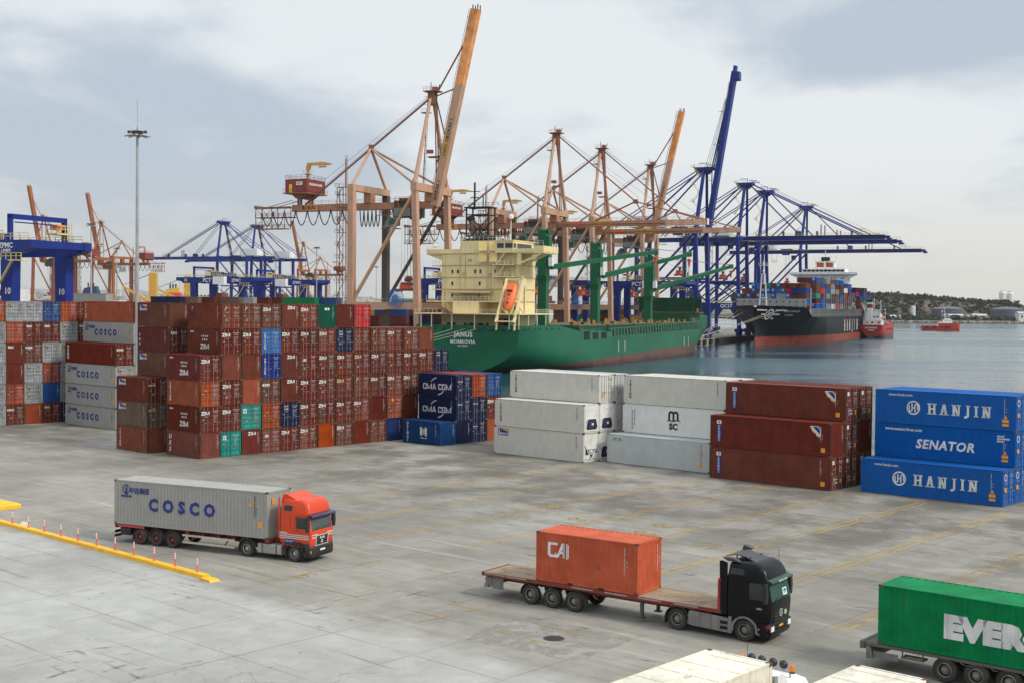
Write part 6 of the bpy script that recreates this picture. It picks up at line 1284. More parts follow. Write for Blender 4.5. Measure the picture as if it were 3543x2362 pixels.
M_CRM=mat_cream(); M_CRP=paint('cream_plain',(.74,.61,.32),.55,.15,.1,.05,dcol=(.35,.22,.1)); M_LOUV=paint('louvre_tan',(.78,.55,.20),.55,.1,.05); M_RAILW=flat('rail_cream',(.72,.68,.50),.5); M_AWN=paint('awning_brown',(.30,.22,.12),.7,.3,.2); M_BLK=paint('funnel_black',(.016,.016,.017),.6,.2,.1); M_EXH=paint('exhaust_brown',(.16,.10,.07),.7,.3,.4); M_LIFE=paint('lifeboat_orange',(.80,.14,.03),.4,.12,.05,.06); M_YPOST=paint('post_yellow',(.42,.24,.03),.6,.4,.5,.3,scale=.3); M_GDECK=paint('hatch_brown_green',(.11,.095,.06),.75,.4,.35,.2)
def sect(m_pts): return m_pts
T=thing('container_ship','green empty container ship with a cream superstructure and three deck cranes','ship',QW(-272,15.5,0),SR); JAN=T
def lerp_tab(tab,x):
    for (x0,*a),(x1,*b_) in zip(tab[:-1],tab[1:]):
        if x<=x1: f=(x-x0)/(x1-x0) if x1>x0 else 0; f=max(0,min(1,f)); return [p+(q-p)*f for p,q in zip(a,b_)]
    return list(tab[-1][1:])
# half-breadths at z levels for stations along x:  x: [deck z, hb@-4, hb@-2.4, hb@-1, hb@1, hb@3, hb@5.5, hb@deck]
JT=[(0,10.2,.0,3.2,7.0,11.2,13.4,14.8,15.6),(6,10.2,.5,5.2,9.0,12.6,14.4,15.3,15.6),(14,10.2,2,8.2,11.5,14.2,15.2,15.6,15.6),(26,10.2,6,12,13.9,15.3,15.6,15.6,15.6),(40,8.6,11,14.4,15.3,15.6,15.6,15.6,15.6),(60,6.2,14.5,15.6,15.6,15.6,15.6,15.6,15.6),(150,7.,14.5,15.6,15.6,15.6,15.6,15.6,15.6),(170,7.2,12,13.8,14.2,14.8,15.3,15.6,15.6),(186,7.5,8.5,10.2,10.8,11.8,13.0,14.4,15.1),(196,8.2,6,7.4,8.0,9.2,10.6,12.6,14.3),(206,12.,3.2,4.4,5.,6.2,7.7,9.6,12.),(216,12.6,.8,1.6,2.,3.0,4.2,6.,8.6),(223,13.,.05,.2,.4,1.0,1.9,3.2,5.6),(228,13.1,.03,.03,.03,.05,.3,1.3,3.2),(231.5,13.2,.02,.02,.02,.02,.02,.05,.6)]
JT=[(x if x<170 else 170+(x-170)*.72,)+tuple(r) for x,*r in JT]
def hull(mb,tab,zs,n=60,smoothmid=True):
    L=tab[-1][0]; xs=sorted(set([t[0] for t in tab]+[L*i/n for i in range(n+1)])); rings=[]
    for x in xs:
        d,*hb=lerp_tab(tab,x); zl=list(zs)+[d]; pts=[]
        half=[(hb[i],zl[i]) for i in range(len(zl))]
        ring=[(x,-y,z) for y,z in reversed(half)]+[(x,y,z) for y,z in half]; rings.append(ring)
    mb.loft(rings,closed=False); k=len(rings[0])
    mb.add(rings[0],[tuple(range(k))]); 
    return rings
m=MB(); rg=hull(m,JT,(-4,-2.4,-1,1,3,5.5)); hl=m.build('hull',[M_HG],T,smooth=True)
# deck plate slightly below the bulwark, bulb at the stem
m=MB(); k=len(rg[0]); m.loft([[ (r[0][0],r[0][1]*.995,r[0][2]-(1.1 if r[0][0]<38 or r[0][0]>200 else .25)),(r[-1][0],r[-1][1]*.995,r[-1][2]-(1.1 if r[0][0]<38 or r[0][0]>200 else .25))] for r in rg],closed=False,caps=False); m.build('deck',[M_DG],T)
m=MB(); m.loft([[(x,r*math.cos(R(a))*.8,-1.2+r*math.sin(R(a))*1.25) for a in range(0,360,30)] for x,r in ((196,1.2),(202,2.),(207,2.5),(211,2.2),(214,1.3),(215,.3))]); m.build('bulbous_bow',[paint('bulb_brown',(.17,.09,.045),.6,.3,.4,scale=.5)],T,smooth=True)
write(hl,text_mesh('JANUS',1.75,.035,space=1.12),M_LW,(-.12,1.2,7.5),R(-90)); write(hl,text_mesh('MONROVIA',1.3,.035,space=1.12),M_LW,(-.12,1.2,5.8),R(-90)); write(hl,text_mesh('IMO 9220316',.55,.02),M_LW,(-.12,1.2,4.7),R(-90))
m=MB()
for y in (9.8,6.8,4.2,.6,-3.,-5.2): m.lathe([(.34,-.06),(.42,-.06),(.42,.04),(.34,.04)],n=12,c=(-.05,y,9.3),axis='x')
for y in (7.,2.5,-2.2,-4.,-7.2,-9.,-10.8,-12.8): m.box(-.08,.02,y-.5,y+.5,8.75,9.1)
for x in (3,5.5,10,13,18,22,27): m.box(x-.45,x+.45,-15.68,-15.6,9.0,9.35)
m.build('fairlead',[M_DARK],hl)
m=MB()
for x in (78,84.,151,156.5,198,200): 
    dx=1.2 if x>190 else 0; y=-15.65 if x<190 else -11.2
    m.bar((x,y,1.2 if x<190 else 3.2),(x+dx,y-(0 if x<190 else .9),4.6 if x<190 else 6.6),.35,.06)
m.build('tug_mark',[M_LW],hl)
# stern opening beam with side openings (open rail in the ship's side)
m=MB()
for x in (47,54.5,62): m.box(x,x+4.6,-15.66,-15.5,5.6,8.1 if x<50 else 7.6)
m.build('side_opening',[M_DARK],hl)
m=MB(); m.prism([(44,6.0),(46,8.6),(72,7.6),(72,6.2)],-15.55,-15.3); m.box(58.8,61.8,-15.64,-15.3,5.8,8.2); m.box(51.8,54.2,-15.64,-15.3,5.8,8.3); m.build('side_plating',[paint('side_green',(.005,.115,.055),.45,.15,.1)],hl)
# deck: hatch coamings, stanchions, posts, breakwater
hc=MB()
for x in (50,76,102,130,158): hc.box(x,x+(24 if x<158 else 26),-12.6,12.6,6.2,9.4)
hc.box(178,192,-10.,10.,7,13.2); hc.build('hatch_coaming',[M_DG],T)
hc=MB()
for x in (50,76,102,130,158):
    for k in range(2): hc.box(x+k*12.1,x+k*12.1+11.7,-12.9,12.9,9.4,9.85)
hc.box(178,191,-12.,12.,13.2,13.6); hc.build('hatch_cover',[M_GDECK],T)
m=MB(); x=73.
while x<180: 
    zd=lerp_tab(JT,x)[0]; m.bar((x,-15.1,zd-.3),(x+.5,-14.6,zd+2.3),.3,.35); m.bar((x,-13.2,zd),(x,-13.2,zd+3.),.25); x+=3.05
m.rail([(72,-15.2,6.3),(130,-15.2,6.8),(178,-15.1,7.6)],1.2,.07,3.); m.bar((72,-14.2,8.5),(178,-14.2,10.),.5,.25); m.build('rail_stanchion',[paint('stanchion_green',(.03,.13,.075),.6,.25,.2)],T)
m=MB()
random.seed(21)
for x in range(46,188,7):
    for q in range(2):
        y=random.uniform(-13.2,-11.2) if q<1 else random.uniform(2,12); zb=13.6 if x>178 else 9.8
        for d in (-.5,.5): m.box(x+d*1.1-.2,x+d*1.1+.2,y-.2,y+.2,zb,zb+random.uniform(.8,1.6))
m.build('lashing_post',[M_YPOST],T)
m=MB(); random.seed(4)
for x in range(46,180,5):
    for q in range(2): y=random.uniform(-14.6,-11); z=lerp_tab(JT,x)[0]+random.uniform(-.2,.6) if x<180 else 8; m.box(x,x+random.uniform(.6,2.4),y-.3,y+.3,z,z+random.uniform(.5,1.3))
for x in range(50,180,9): m.lathe([(.5,0),(.5,.5),(.9,.6),(.9,.8),(0,.85)],n=10,c=(x,-10.5 if x<180 else -8,9.9 if x<180 else 14))
m.build('deck_fitting',[paint('fitting_brown_green',(.06,.07,.045),.7,.3,.5)],T)
m=MB(); m.box(184,184.4,-12.8,13.,13.6,19.2); 
for y in [-12.8+i*3.22 for i in range(9)]: m.box(183.6,184.,y-.14,y+.14,14.,19.3)
for z in (14.4,15.2,16.,16.8,17.6,18.4,19.1): m.box(183.75,184.,-12.8,13,z-.1,z+.08)
m.build('breakwater',[M_DG],T)
m=MB(); m.bar((208,0,13),(208,0,30),.5,n=6); m.bar((208,-1.5,25),(208,1.5,25),.2); m.build('foremast',[M_CRG],T)
# superstructure
X0,X1=8.,19.; sp=MB(); sp.box(X0,X1,-11.6,11.9,9.0,29.8); ss=sp.build('deckhouse',[M_CRM],T)
m=MB(); m.box(X0+.3,X1,-9.2,5.9,29.8,33.2); m.prism([(X0-.2,29.8),(X0-.2,33.2),(X1+1.5,33.2),(X1+1.5,29.8)],-5.2,5.9); wh=m.build('wheelhouse',[M_CRM],T)
m=MB(); m.box(X0-1.4,X1+1.5,-10.4,-5.0,29.8,33.0); m.box(X0-1.6,X1+1.6,-10.6,-4.9,33.0,33.25); wb=m.build('bridge_corner',[M_CRP],wh)
m=MB(); m.box(X0-1.44,X0-1.40,-7.6,-5.6,31.1,32.4); m.box(X0-1.44,X0-1.40,-10.2,-8.0,31.1,32.4); m.box(X0-1.2,X0+.6,-10.44,-10.40,31.1,32.4); m.box(X0+1.2,X1,-10.44,-10.40,31.1,32.4); m.build('window',[M_GLASS],wb)
m=MB()
for z in (13.2,16.6,19.9,23.2,26.5,29.7): m.box(X0-.12,X1+.1,-11.72,12.02,z-.12,z+.12)
m.build('deck_edge',[paint('deck_edge_ochre',(.46,.33,.13),.6,.3,.2)],ss)
def win(px,pz,par): 
    m=MB(); m.box(X0-.05,X0,px-.3,px+.3,pz-.5,pz+.5); w_=m.build('window',[M_GLASS],par)
    m=MB(); m.box(X0-.08,X0-.04,px-.42,px+.42,pz-.62,pz-.52); m.box(X0-.08,X0-.04,px-.42,px+.42,pz+.52,pz+.62); m.box(X0-.08,X0-.04,px-.42,px-.32,pz-.52,pz+.52); m.box(X0-.08,X0-.04,px+.32,px+.42,pz-.52,pz+.52); m.build('frame',[M_CRP],w_)
for y,z in ((1.2,28.1),(9.6,24.8),(7.9,24.8),(2.6,24.8),(1.,24.8),(9.6,21.5),(1.2,21.5),(9.6,18.2),(1.4,18.2),(-6.2,18.2),(-6.2,21.5),(8,14.8),(-9.4,14.8),(-3.5,24.8),(-5.5,28.1)): win(y-1.0,z,ss)
m=MB()
for z in (30.6,27.6):
    for y in (-.9,-4.2): m.loft([[(X0-.35,y-1.2,z),(X0-.35,y+1.2,z),(X0-.1,y+1.2,z),(X0-.1,y-1.2,z)],[(X0-1.1,y-1.45,z-.9+.9),(X0-1.1,y+.95,z),(X0-1.1,y+.95,z+.02),(X0-1.1,y-1.45,z+.02)]]) if False else m.loft([[(X0-.9,y-1.3,z-.2),(X0-.9,y+1.1,z-.2),(X0-.7,y+1.1,z-.2),(X0-.7,y-1.3,z-.2)],[(X0-.2,y-.95,z+2.3),(X0-.2,y+1.45,z+2.3),(X0-.0,y+1.45,z+2.3),(X0-.0,y-.95,z+2.3)]])
m.build('ventilation_hood',[M_LOUV],ss)
m=MB()
for y,z in ((6.2,21.4),(-2.2,21.4)): m.ladder((X0-.12,y,z-1.7),(X0-.12,y,z+8.),.5,.05,.5)
for y in (10.8,4.6,-3.2): m.bar((X0-.12,y,13.4),(X0-.12,y,29.6),.12,n=6)
for y,z in ((5.,24.2),(-3.,24.1),(3.2,28.),(-8.6,27.9),(6.,15.)): m.box(X0-.3,X0-.02,y-.4,y+.4,z-.3,z+.3)
m.build('wall_fitting',[paint('fitting_ochre',(.50,.38,.17),.6,.4,.4)],ss)
for y,z in ((-8.8,24.),(-9.2,27.3),(-7.4,14.3),(5.2,14.3)): m=MB(); m.box(X0-.06,X0-.01,y-.45,y+.45,z-.9,z+1.); m.build('door',[paint('door_ochre',(.42,.31,.14),.6,.3,.2)],ss)
# starboard aft balconies; a flat darker cream panel paints in the shade behind each
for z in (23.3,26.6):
    m=MB(); m.box(X0-.05,X0+.02,-10.6,-4.6,z+.1,z+2.9); m.build('recess_shade',[paint('cream_recess_shade',(.55,.43,.2),.6,.2,.1)],ss)
    m=MB(); m.box(X0-2.,X0,-10.6,-4.4,z-.1,z+.1); m.rail([(X0-2.,-4.4,z+.1),(X0-2.,-10.6,z+.1)],1.1,.07,1.2); m.bar((X0-1.,-5.4,z),(X0-1.,-7.8,z+3.3),.7,.18); m.build('balcony',[M_RAILW],ss)
m=MB()
# wings
m.box(X0+1,X1-2,11.9,17.2,29.6,29.9); m.box(X0+1,X1-2,16.9,17.2,29.9,31.1); m.box(X0+.9,X0+1.1,5.9,17.2,29.9,31.0); m.prism([(11.9,27.6),(11.9,29.6),(17.2,29.6)],X0+1.5,X0+2,axis='x')
m.box(X0-1.2,X1-2,-19.2,-10.6,29.6,29.9); m.box(X0-1.4,X0-1.2,-19.2,-10.6,29.8,30.9); m.box(X0-1.4,X1-2,-19.3,-19.1,29.9,31.6); m.box(X0-1.5,X0-1.3,-19.3,-16.5,29.6,31.6)
for x in (X0-1,X0+3): m.bar((x,-18.5,29.5),(x,-11.6,26.6),.7,.5); m.box(x-.25,x+.25,-12.6,-11.6,26.4,29.6)
m.build('bridge_wing',[M_CRP],T)
m=MB(); m.rail([(X0+1,17.2,31.),(X0+1,12,31.)],.8,.06,1.2); m.rail([(X0,-9,33.3),(X0,5.9,33.3)],1.2,.06,1.3); m.rail([(X0-1.5,-16.5,31.6),(X0-1.5,-19.2,31.6)],1.3,.06,1.3); m.bar((X0+1.5,15.5,31),(X0+1.5,15.5,33),.12); m.bar((X0+1.5,13.6,32.9),(X0+1.5,17,32.9),.15); m.lathe([(0,-.5),(.5,0),(0,.5)],n=8,c=(X0+1.5,14.8,31.8)); m.build('bridge_rail',[M_RAILW],T)
# port side balconies
m=MB()
for z in (19.9,23.2,26.5): m.box(X0+1,X1-3,11.9,15.4,z-.15,z+.1); m.rail([(X0+1,15.4,z+.1),(X0+1,12,z+.1)],1.3,.07,1.); 
m.build('balcony',[M_CRP],ss)
# wide lower decks
m=MB(); m.box(-.5,X1+4,-15.6,15.8,13.1,13.45); m.box(4,X1+2,11.9,14.6,16.4,16.7); m.box(2.,X0,-9,10.2,16.4,16.7); m.box(5.,X0,-11.6,-9,16.4,16.7); m.build('poop_deck',[M_CRP],T)
m=MB(); m.rail([(-.4,15.6,13.45),(-.4,9,13.45)],1.1,.07,1.2); m.rail([(-.4,-3,13.45),(-.4,-9,13.45)],1.1,.07,1.4); m.rail([(-.4,-13,13.45),(-.4,-15.5,13.45),(20,-15.5,13.45)],1.1,.07,1.4); m.rail([(2.1,10.2,16.7),(2.1,-9,16.7)],1.2,.07,1.2); m.rail([(4,14.6,16.7),(4,11.9,16.7)],1.3,.07,1.)
for y in (14,10.8,4.6,-2.2,-12.4,-14.2,-15.2): m.bar((.0,y,9.2),(.0,y,13.2),.22)
for x in (6,12,18): m.bar((x,-15.3,9.2),(x,-15.3,13.2),.22)
for y in (4.6,-2.2): m.bar((2.4,y,13.4),(2.4,y,16.5),.22)
m.build('poop_rail',[M_RAILW],T)
m=MB(); m.loft([[(2.4,8.6,18.9),(2.4,-5.4,18.9),(2.4,-5.4,18.8),(2.4,8.6,18.8)],[(X0,8.6,19.7),(X0,-3.8,19.7),(X0,-3.8,19.6),(X0,8.6,19.6)]]); [m.bar((2.6,y,16.7),(2.6,y,18.9),.12) for y in (8.3,1.5,-5.2)]; m.build('awning',[M_AWN],T)
m=MB(); m.box(2.,X0,5.4,-2.4,13.45,16.4); m.build('aft_house',[M_CRM],T)
m=MB(); m.box(X0-.1,X0-.02,-7.0,-4.9,9.8,12.0); m.build('vent_red',[flat('vent_red_paint',(.42,.01,.015),.6)],T); m=MB(); m.box(X0-.1,X0-.02,-9.2,-7.1,9.8,12.0); m.build('vent_black',[M_DARK],T)
# mooring winches on the aft deck
m=MB(); [m.lathe([(1.,-.9),(1.,-.8),(.5,-.8),(.5,.8),(1.,.8),(1.,.9)],n=12,c=(2.5,y,9.9),axis='y') for y in (12,6,1.,-1.5,-4.)]; m.build('mooring_winch',[M_DG],T)
# funnel and mast
m=MB(); 
for x in (X0+2,X0+6):
    for y in (-1.4,5.4): m.bar((x,y,33),(x,y,42.6),.35)
    m.bar((x,-1.4,33.5),(x,5.4,39.5),.25); m.bar((x,5.4,33.5),(x,-1.4,39.5),.25); m.bar((x,-1.4,36.5),(x,5.4,36.5),.25); m.bar((x,-1.4,40.5),(x,5.4,40.5),.3); m.bar((x,-1.4,42.6),(x,5.4,42.6),.3)
m.box(X0+1.5,X0+6.5,-2.,6.,42.4,42.7); m.rail([(X0+1.5,-4.5,42.7),(X0+1.5,7.5,42.7)],1.,.08,1.5); m.box(X0+2,X0+6,-1.4,5.4,33.1,35.); m.bar((X0+3,3.4,42),(X0+3,3.4,49.5),.4); m.bar((X0+3,1.9,47),(X0+3,4.9,47),.2); m.bar((X0+3,2.2,45.3),(X0+3,4.6,45.3),.25); m.bar((X0+3,.8,42.5),(X0+3,.8,46.2),.25); m.build('funnel_frame',[M_BLK],T)
m=MB(); m.bar((X0+3,2.6,33),(X0+2.6,4.2,39.5),1.9,n=10); m.build('funnel',[M_EXH],T,smooth=True)
m=MB(); m.bar((X0+2.55,4.0,38.9),(X0+2.45,4.4,40.2),2.0,n=10); m.bar((X0+4,-.2,33),(X0+4,-.2,38),.7,n=8); m.build('funnel_top',[M_BLK],T,smooth=True)
m=MB(); m.bar((X0+1,-8.6,33.2),(X0+1,-8.6,38.6),.18); m.bar((X0+1,-8.6,33.2),(X0+1,-8.2,35),.3); m.lathe([(0,-.7),(.6,-.5),(.75,.1),(.5,.7),(0,.8)],n=10,c=(X0+1,-8.6,39.6)); [m.lathe([(0,-.4),(.45,0),(0,.45)],n=8,c=(X0+1.5,y,34)) for y in (3.5,4.8,-6)]; m.build('radome',[M_ZW],T,smooth=True)
# stairs on the starboard side and lifeboat on its ramp
m=MB(); m.bar((X0-1,-9.,9.2),(X0-1,-11,13.2),.8,.2); m.bar((X0-.8,-11,16.6),(X0-.8,-13.,23.4),.8,.2); m.bar((X0-.8,-9.5,13.4),(X0-.8,-11,16.6),.8,.2); m.build('stairway',[M_RAILW],T)
m=MB()
for y in (-9.2,-14.4):
    m.bar((-1.5,y,11.),(5.4,y,22.6),.55,.8); m.bar((-1.2,y,9.),(-.9,y,13.4),.4); m.bar((5.4,y,22.6),(5.4,y,13.4),.45); m.bar((1.2,y,15.4),(5.4,y,13.4),.35)
m.bar((5.4,-9.2,22.6),(5.4,-14.4,22.6),.6); m.bar((2.2,-9.2,17.2),(2.2,-14.4,17.2),.4); m.bar((-1.3,-9.2,11.4),(-1.3,-14.4,11.4),.4); dv=m.build('lifeboat_ramp',[M_CRP],T)
lb=thing('lifeboat','orange enclosed lifeboat on the slanting cream ramp at the green ship\'s stern','lifeboat',tuple(QW(-272,15.5,0)+Matrix.Rotation(SR,3,'Z')@Vector((1.9,-11.8,17.6))),SR)
def boat_ring(x,hw,z0,z1): return [(x,hw*math.cos(R(a)),(z0+z1)/2+(z1-z0)/2*math.sin(R(a))) for a in range(0,360,30)]
m=MB(); m.loft([boat_ring(*q) for q in ((-4.2,.12,.0,.5),(-3.5,.85,-.7,.8),(-2.3,1.4,-1.1,1.05),(0,1.65,-1.25,1.3),(2,1.65,-1.2,1.35),(3.3,1.4,-1.0,1.3),(3.9,1.0,-.7,1.0))]); m.box(1.3,3.0,-.85,.85,1.1,2.1)
rot=Matrix.Rotation(R(-59),4,'Y'); m.v=[tuple(rot@Vector(p)) for p in m.v]; m.build('hull',[M_LIFE],lb,smooth=True)
m=MB(); m.box(1.22,1.32,-.65,-.1,1.45,1.95); m.box(1.22,1.32,.1,.65,1.45,1.95); m.box(-.1,.5,-.3,.3,1.28,1.34); m.box(-2.4,-1.8,-.3,.3,.95,1.14); m.box(-1.2,-.5,-.1,.1,1.15,1.24); m.v=[tuple(rot@Vector(p)) for p in m.v]; m.build('window',[M_GLASS],lb)
# flag at the stern
m=MB(); m.bar((-.6,5.6,9.5),(-1.4,7.2,15.4),.16); m.build('flag_staff',[M_BLK],T); m=MB(); m.loft([[(-1.4,7.0,15.),(-1.4,6.6,13.6)],[(-1.2,5.9,14.7),(-1.2,5.7,13.3)],[(-1.5,4.8,14.0),(-1.5,4.4,12.9)],[(-1.3,3.9,13.6),(-1.3,3.7,12.8)]],closed=False); m.build('flag',[paint('flag_cloth',(.28,.10,.09),.8,.3,scale=3)],T)
# deck cranes
for k,(x,y,zt_,zb,dx,dy,zt2) in enumerate(((49,-1.5,38.5,27.2,27.5,-26.5,32.7),(94,-1.5,36.6,25.6,27,-24.5,33.8),(151,-1.5,34.2,22.2,27.5,-24.5,31.4))):
    m=MB(); m.bar((x,y,6.5),(x,y,zb-4.5),2.5,2.7); m.bar((x,y,zb-4.5),(x,y,zb-2.6),2.6,2.8,w2=3.3); c_=m.build('deck_crane_pedestal',[M_CRG],T)
    m=MB(); m.bar((x,y,zb-2.6),(x,y,zt_),3.2,2.6); m.box(x-1.2,x+1.2,y-2.2,y-1.2,zb+1,zt_-2); m.lathe([(.8,-.3),(.8,.3)],n=12,c=(x-.6,y-1.7,zt_-.2),axis='y'); m.lathe([(.8,-.3),(.8,.3)],n=12,c=(x-.2,y+1.2,zt_+.1),axis='y'); c_=m.build('deck_crane_tower',[M_CRG],T)
    m=MB(); m.box(x-1.5,x+.2,y-3.4,y-2.2,zb+.3,zb+2.9); m.build('crane_cab',[M_ZW],c_)
    p,q=Vector((x+.8,y-1.5,zb)),Vector((x+dx,y+dy,zt2)); d=(q-p).normalized(); sd=Vector((d.y,-d.x,0)).normalized()
    m=MB()
    for s in (-1,1): m.bar(p+sd*s*1.6,q+sd*s*.5,1.05,1.5,w2=.8)
    m.bar(p.lerp(q,.85),q,1.2,1.3); m.lathe([(.9,-.8),(.9,.8)],n=10,c=tuple(q),axis='y'); jb=m.build('deck_crane_jib',[M_CRG],T)
    m=MB(); top=Vector((x-.3,y-.5,zt_)); [m.bar(top+Vector((0,s*.8,0)),q+Vector((0,s*.5,.6)),.07) for s in (-1,0,1)]; m.bar(top,p.lerp(q,.6),.06); m.build('crane_rope',[M_ROPE],T)
    m=MB(); m.bar(q-Vector((0,0,.3)),q-Vector((0,0,2.2)),.08); m.lathe([(.25,-4.4),(.55,-2.2),(.75,-1.8),(.3,-1.6)],n=8,c=tuple(q)); m.build('hook_block',[M_SPO],jb)
    write(jb,text_mesh('MMS 3018',1.0,.02),M_LW,p.lerp(q,.22)+Vector((-.35,0,0)),math.atan2(d.y,d.x)) if False else None
# mooring ropes
def rope(name,label,pts,r=.07,grp='mooring ropes'):
    m=MB(); p,q=Vector(pts[0]),Vector(pts[1]); m.tube([p.lerp(q,i/8)-Vector((0,0,math.sin(math.pi*i/8)*.012*(q-p).length)) for i in range(9)],r,n=4); o=m.build(name,[flat('rope_hemp',(.42,.37,.29),.9)]); tag(o,label,'rope',grp); return o
SW=lambda x,y,z: QW(-272,15.5,0)+Matrix.Rotation(SR,3,'Z')@Vector((x,y,z))
rope('mooring_rope','uppermost rope running left from the green stern to the quay',(SW(-.1,4.2,9.2),QW(-330,-1,.3)),.045); rope('mooring_rope','middle rope running left from the green stern to the quay',(SW(-.1,.6,9.2),QW(-332,-1.2,.3)),.045); rope('mooring_rope','lowest rope running left from the green stern to the quay',(SW(-.1,-3.,9.2),QW(-334,-1.4,.3)),.045)

# ---------------- black container ship
M_HB=hullmat('hull_black',(.008,.009,.013),(.21,.045,.028),1.3,0.,rough=.45,dcol=(.022,.022,.025),weld=False,spec=.1)
T=thing('container_ship','black container ship with red boot-topping, loaded with stacked containers','ship',QW(0,21,0),SR); HJ=T
# local x runs aft (away from camera); bow at x=36
HT=[(33.5,16.7,.02,.02,.02,.02,.02,.05,.8),(36,16.6,.02,.02,.02,.02,.1,1.4,4.),(40,16.5,.02,.02,.02,.1,.7,3.6,7.2),(45,16.4,.02,.02,.1,.7,2.2,6.4,10.4),(51,16.2,.1,.3,.7,1.8,4.0,8.8,13.2),(60,16.,2.0,2.4,3.2,5.2,8.,13.2,17.),(68,15.8,4.6,5.,6.2,8.6,11.8,16.6,19.),(71,13.,5.6,6.,7.2,9.8,13.0,17.6,19.3),(74.5,11.2,6.6,7.2,8.6,11.2,14.2,18.4,19.6),(90,11.,12,12.6,13.8,15.8,17.8,19.8,20),(115,11.,17.5,18.4,19,19.8,20,20,20),(150,11.,20,20,20,20,20,20,20),(270,11.,20,20,20,20,20,20,20),(300,11.,14,15,16,18,19,20,20),(314,11.,8,9,12,16,18,19,19.5)]
m=MB(); rg=[]
xs=sorted(set([t[0] for t in HT]+[36+i*4 for i in range(70)]))
for x in xs:
    d,*hb=lerp_tab(HT,x); zl=[-4,-2.6,0,3,6,min(10,d-.8),d]; half=list(zip(hb,zl)); rg.append([(x,-y,z) for y,z in reversed(half)]+[(x,y,z) for y,z in half])
m.loft(rg,closed=False); m.add(rg[-1],[tuple(range(len(rg[-1])))]); m.loft([[(r[0][0],r[0][1]*.99,r[0][2]-.9),(r[-1][0],r[-1][1]*.99,r[-1][2]-.9)] for r in rg],closed=False,caps=False); hb_=m.build('hull',[M_HB],T,smooth=True)
m=MB(); rg2=MB()
# lettering and emblem on the starboard bow (local -y side)
def side_y(x,z):
    d,*hb=lerp_tab(HT,x); zl=[-4,-2.6,0,3,6,min(10,d-.8),d]
    for i in range(6):
        if z<=zl[i+1]: f=(z-zl[i])/(zl[i+1]-zl[i]); return hb[i]+(hb[i+1]-hb[i])*f
    return hb[-1]
def hull_walk(x0,u,z):
    """point reached on the starboard side at height z after going u metres along the plating from station x0"""
    st=.25 if u>=0 else -.25; x=x0; y=side_y(x,z); d=0.
    while d<abs(u) and 33.6<x+st<300:
        y2=side_y(x+st,z); l_=math.hypot(st,y2-y)
        if d+l_>=abs(u): f=(abs(u)-d)/l_; return x+st*f,y+(y2-y)*f
        d+=l_; x+=st; y=y2
    return x,y
def on_hull(polys,xc,zc,off=.14):
    m=MB()
    for p in polys:
        bm=bmesh.new(); bm.faces.new([bm.verts.new((a,0,b)) for a,b in p]); bmesh.ops.triangulate(bm,faces=bm.faces)
        for _ in range(2): bmesh.ops.subdivide_edges(bm,edges=[e for e in bm.edges if e.calc_length()>.8],cuts=1); bmesh.ops.triangulate(bm,faces=bm.faces)
        bm.verts.index_update(); out=[]
        for v in bm.verts: x,y=hull_walk(xc,v.co.x,zc+v.co.z); out.append((x-.1,-(y+off),zc+v.co.z))
        m.add(out,[[v.index for v in f.verts] for f in bm.faces]); bm.free()
    return m
ring=ringp(0,0,2.0,2.6,n=30)
r=2.6; P=ring+[rectp(-.3*r,.3*r,-.09*r,.09*r),rectp(.14*r,.32*r,-.5*r,.5*r),rectp(-.32*r,-.14*r,-.5*r,.5*r)]
for a,b,z in ((-9.5,12.,2.0),(-5.5,8.,0.),(-3.2,5.,-2.1)): P+=[[(-2.9,z-.3),(-2.9,z+.3),(a,z+.45),(a+.4,z-.1)] if z else [(-2.9,-.3),(-2.9,.3),(a,.3),(a+.5,-.3)],[(2.9,z-.3),(b-.6,z-.3),(b,z+.3),(2.9,z+.3)]]
on_hull(P,40.5,12.3).build('emblem',[M_LG],hb_)
def hull_text(txt,size,xc,zc,**k):
    me=text_mesh(txt,size,**k).copy()
    for v in me.vertices:
        z=v.co.z; x,y=hull_walk(xc,v.co.x,zc+z); v.co=(x-.1,-(y+.12),zc+z)
    me.materials.clear(); me.materials.append(M_LG); linked('lettering',me,hb_)
hull_text('HANJIN COPENHAGEN',1.35,70.,12.9-1.,shear=.3,bold=.02) if False else hull_text('HANJIN COPENHAGEN',1.25,55.,13.7,shear=.3,bold=.02); hull_text('한진 코펜하겐',1.1,54.5,11.9,bold=.02)
P=[]; x=0
for ch in 'HANJIN':
    P+=[[(a*5.+x,b*6.4) for a,b in p] for p in slab(ch,.62 if ch!='I' else .3,1.,.17,.06,.06)]; x+=8.8
on_hull(P,168,2.6).build('lettering',[M_LW],hb_)
m=MB(); m.box(70,70.5,-17.5,18.5,14.8,20.2); bw=m.build('breakwater',[paint('breakwater_grey',(.30,.31,.31),.6,.2,.1)],T)
m=MB(); [m.lathe([(.42,-.03),(.42,.03),(0,.031)],n=10,c=(69.95,y,z),axis='x') for y in [-16+i*3.4 for i in range(11)] for z in (16.3,18.6)]; m.build('drain_hole',[M_DARK],bw)
m=MB(); 
for s in (-1,1): m.bar((50,s*1.9,15.6),(50,s*.7,32.5),.55)
for z in (20.5,27.5): m.bar((50,-1.6,z),(50,1.6,z),.4)
m.bar((50,0,32.3),(50,0,39),.3); m.box(49.,51.,-2.2,2.2,36.4,36.7); m.rail([(49.,-2.2,36.7),(49.,2.2,36.7)],1.2,.1,1.); m.lathe([(0,-.7),(.7,0),(0,.7)],n=8,c=(49.8,-.2,33.6)); m.build('foremast',[M_ZW],T)
m=MB(); [m.box(44+i*1.7,45+i*1.7,y-.5,y+.5,15.6,16.6) for i in range(4) for y in (-3,3,-7+i,6)]; m.build('mooring_gear',[M_ZW],T)
m=MB(); x=76.
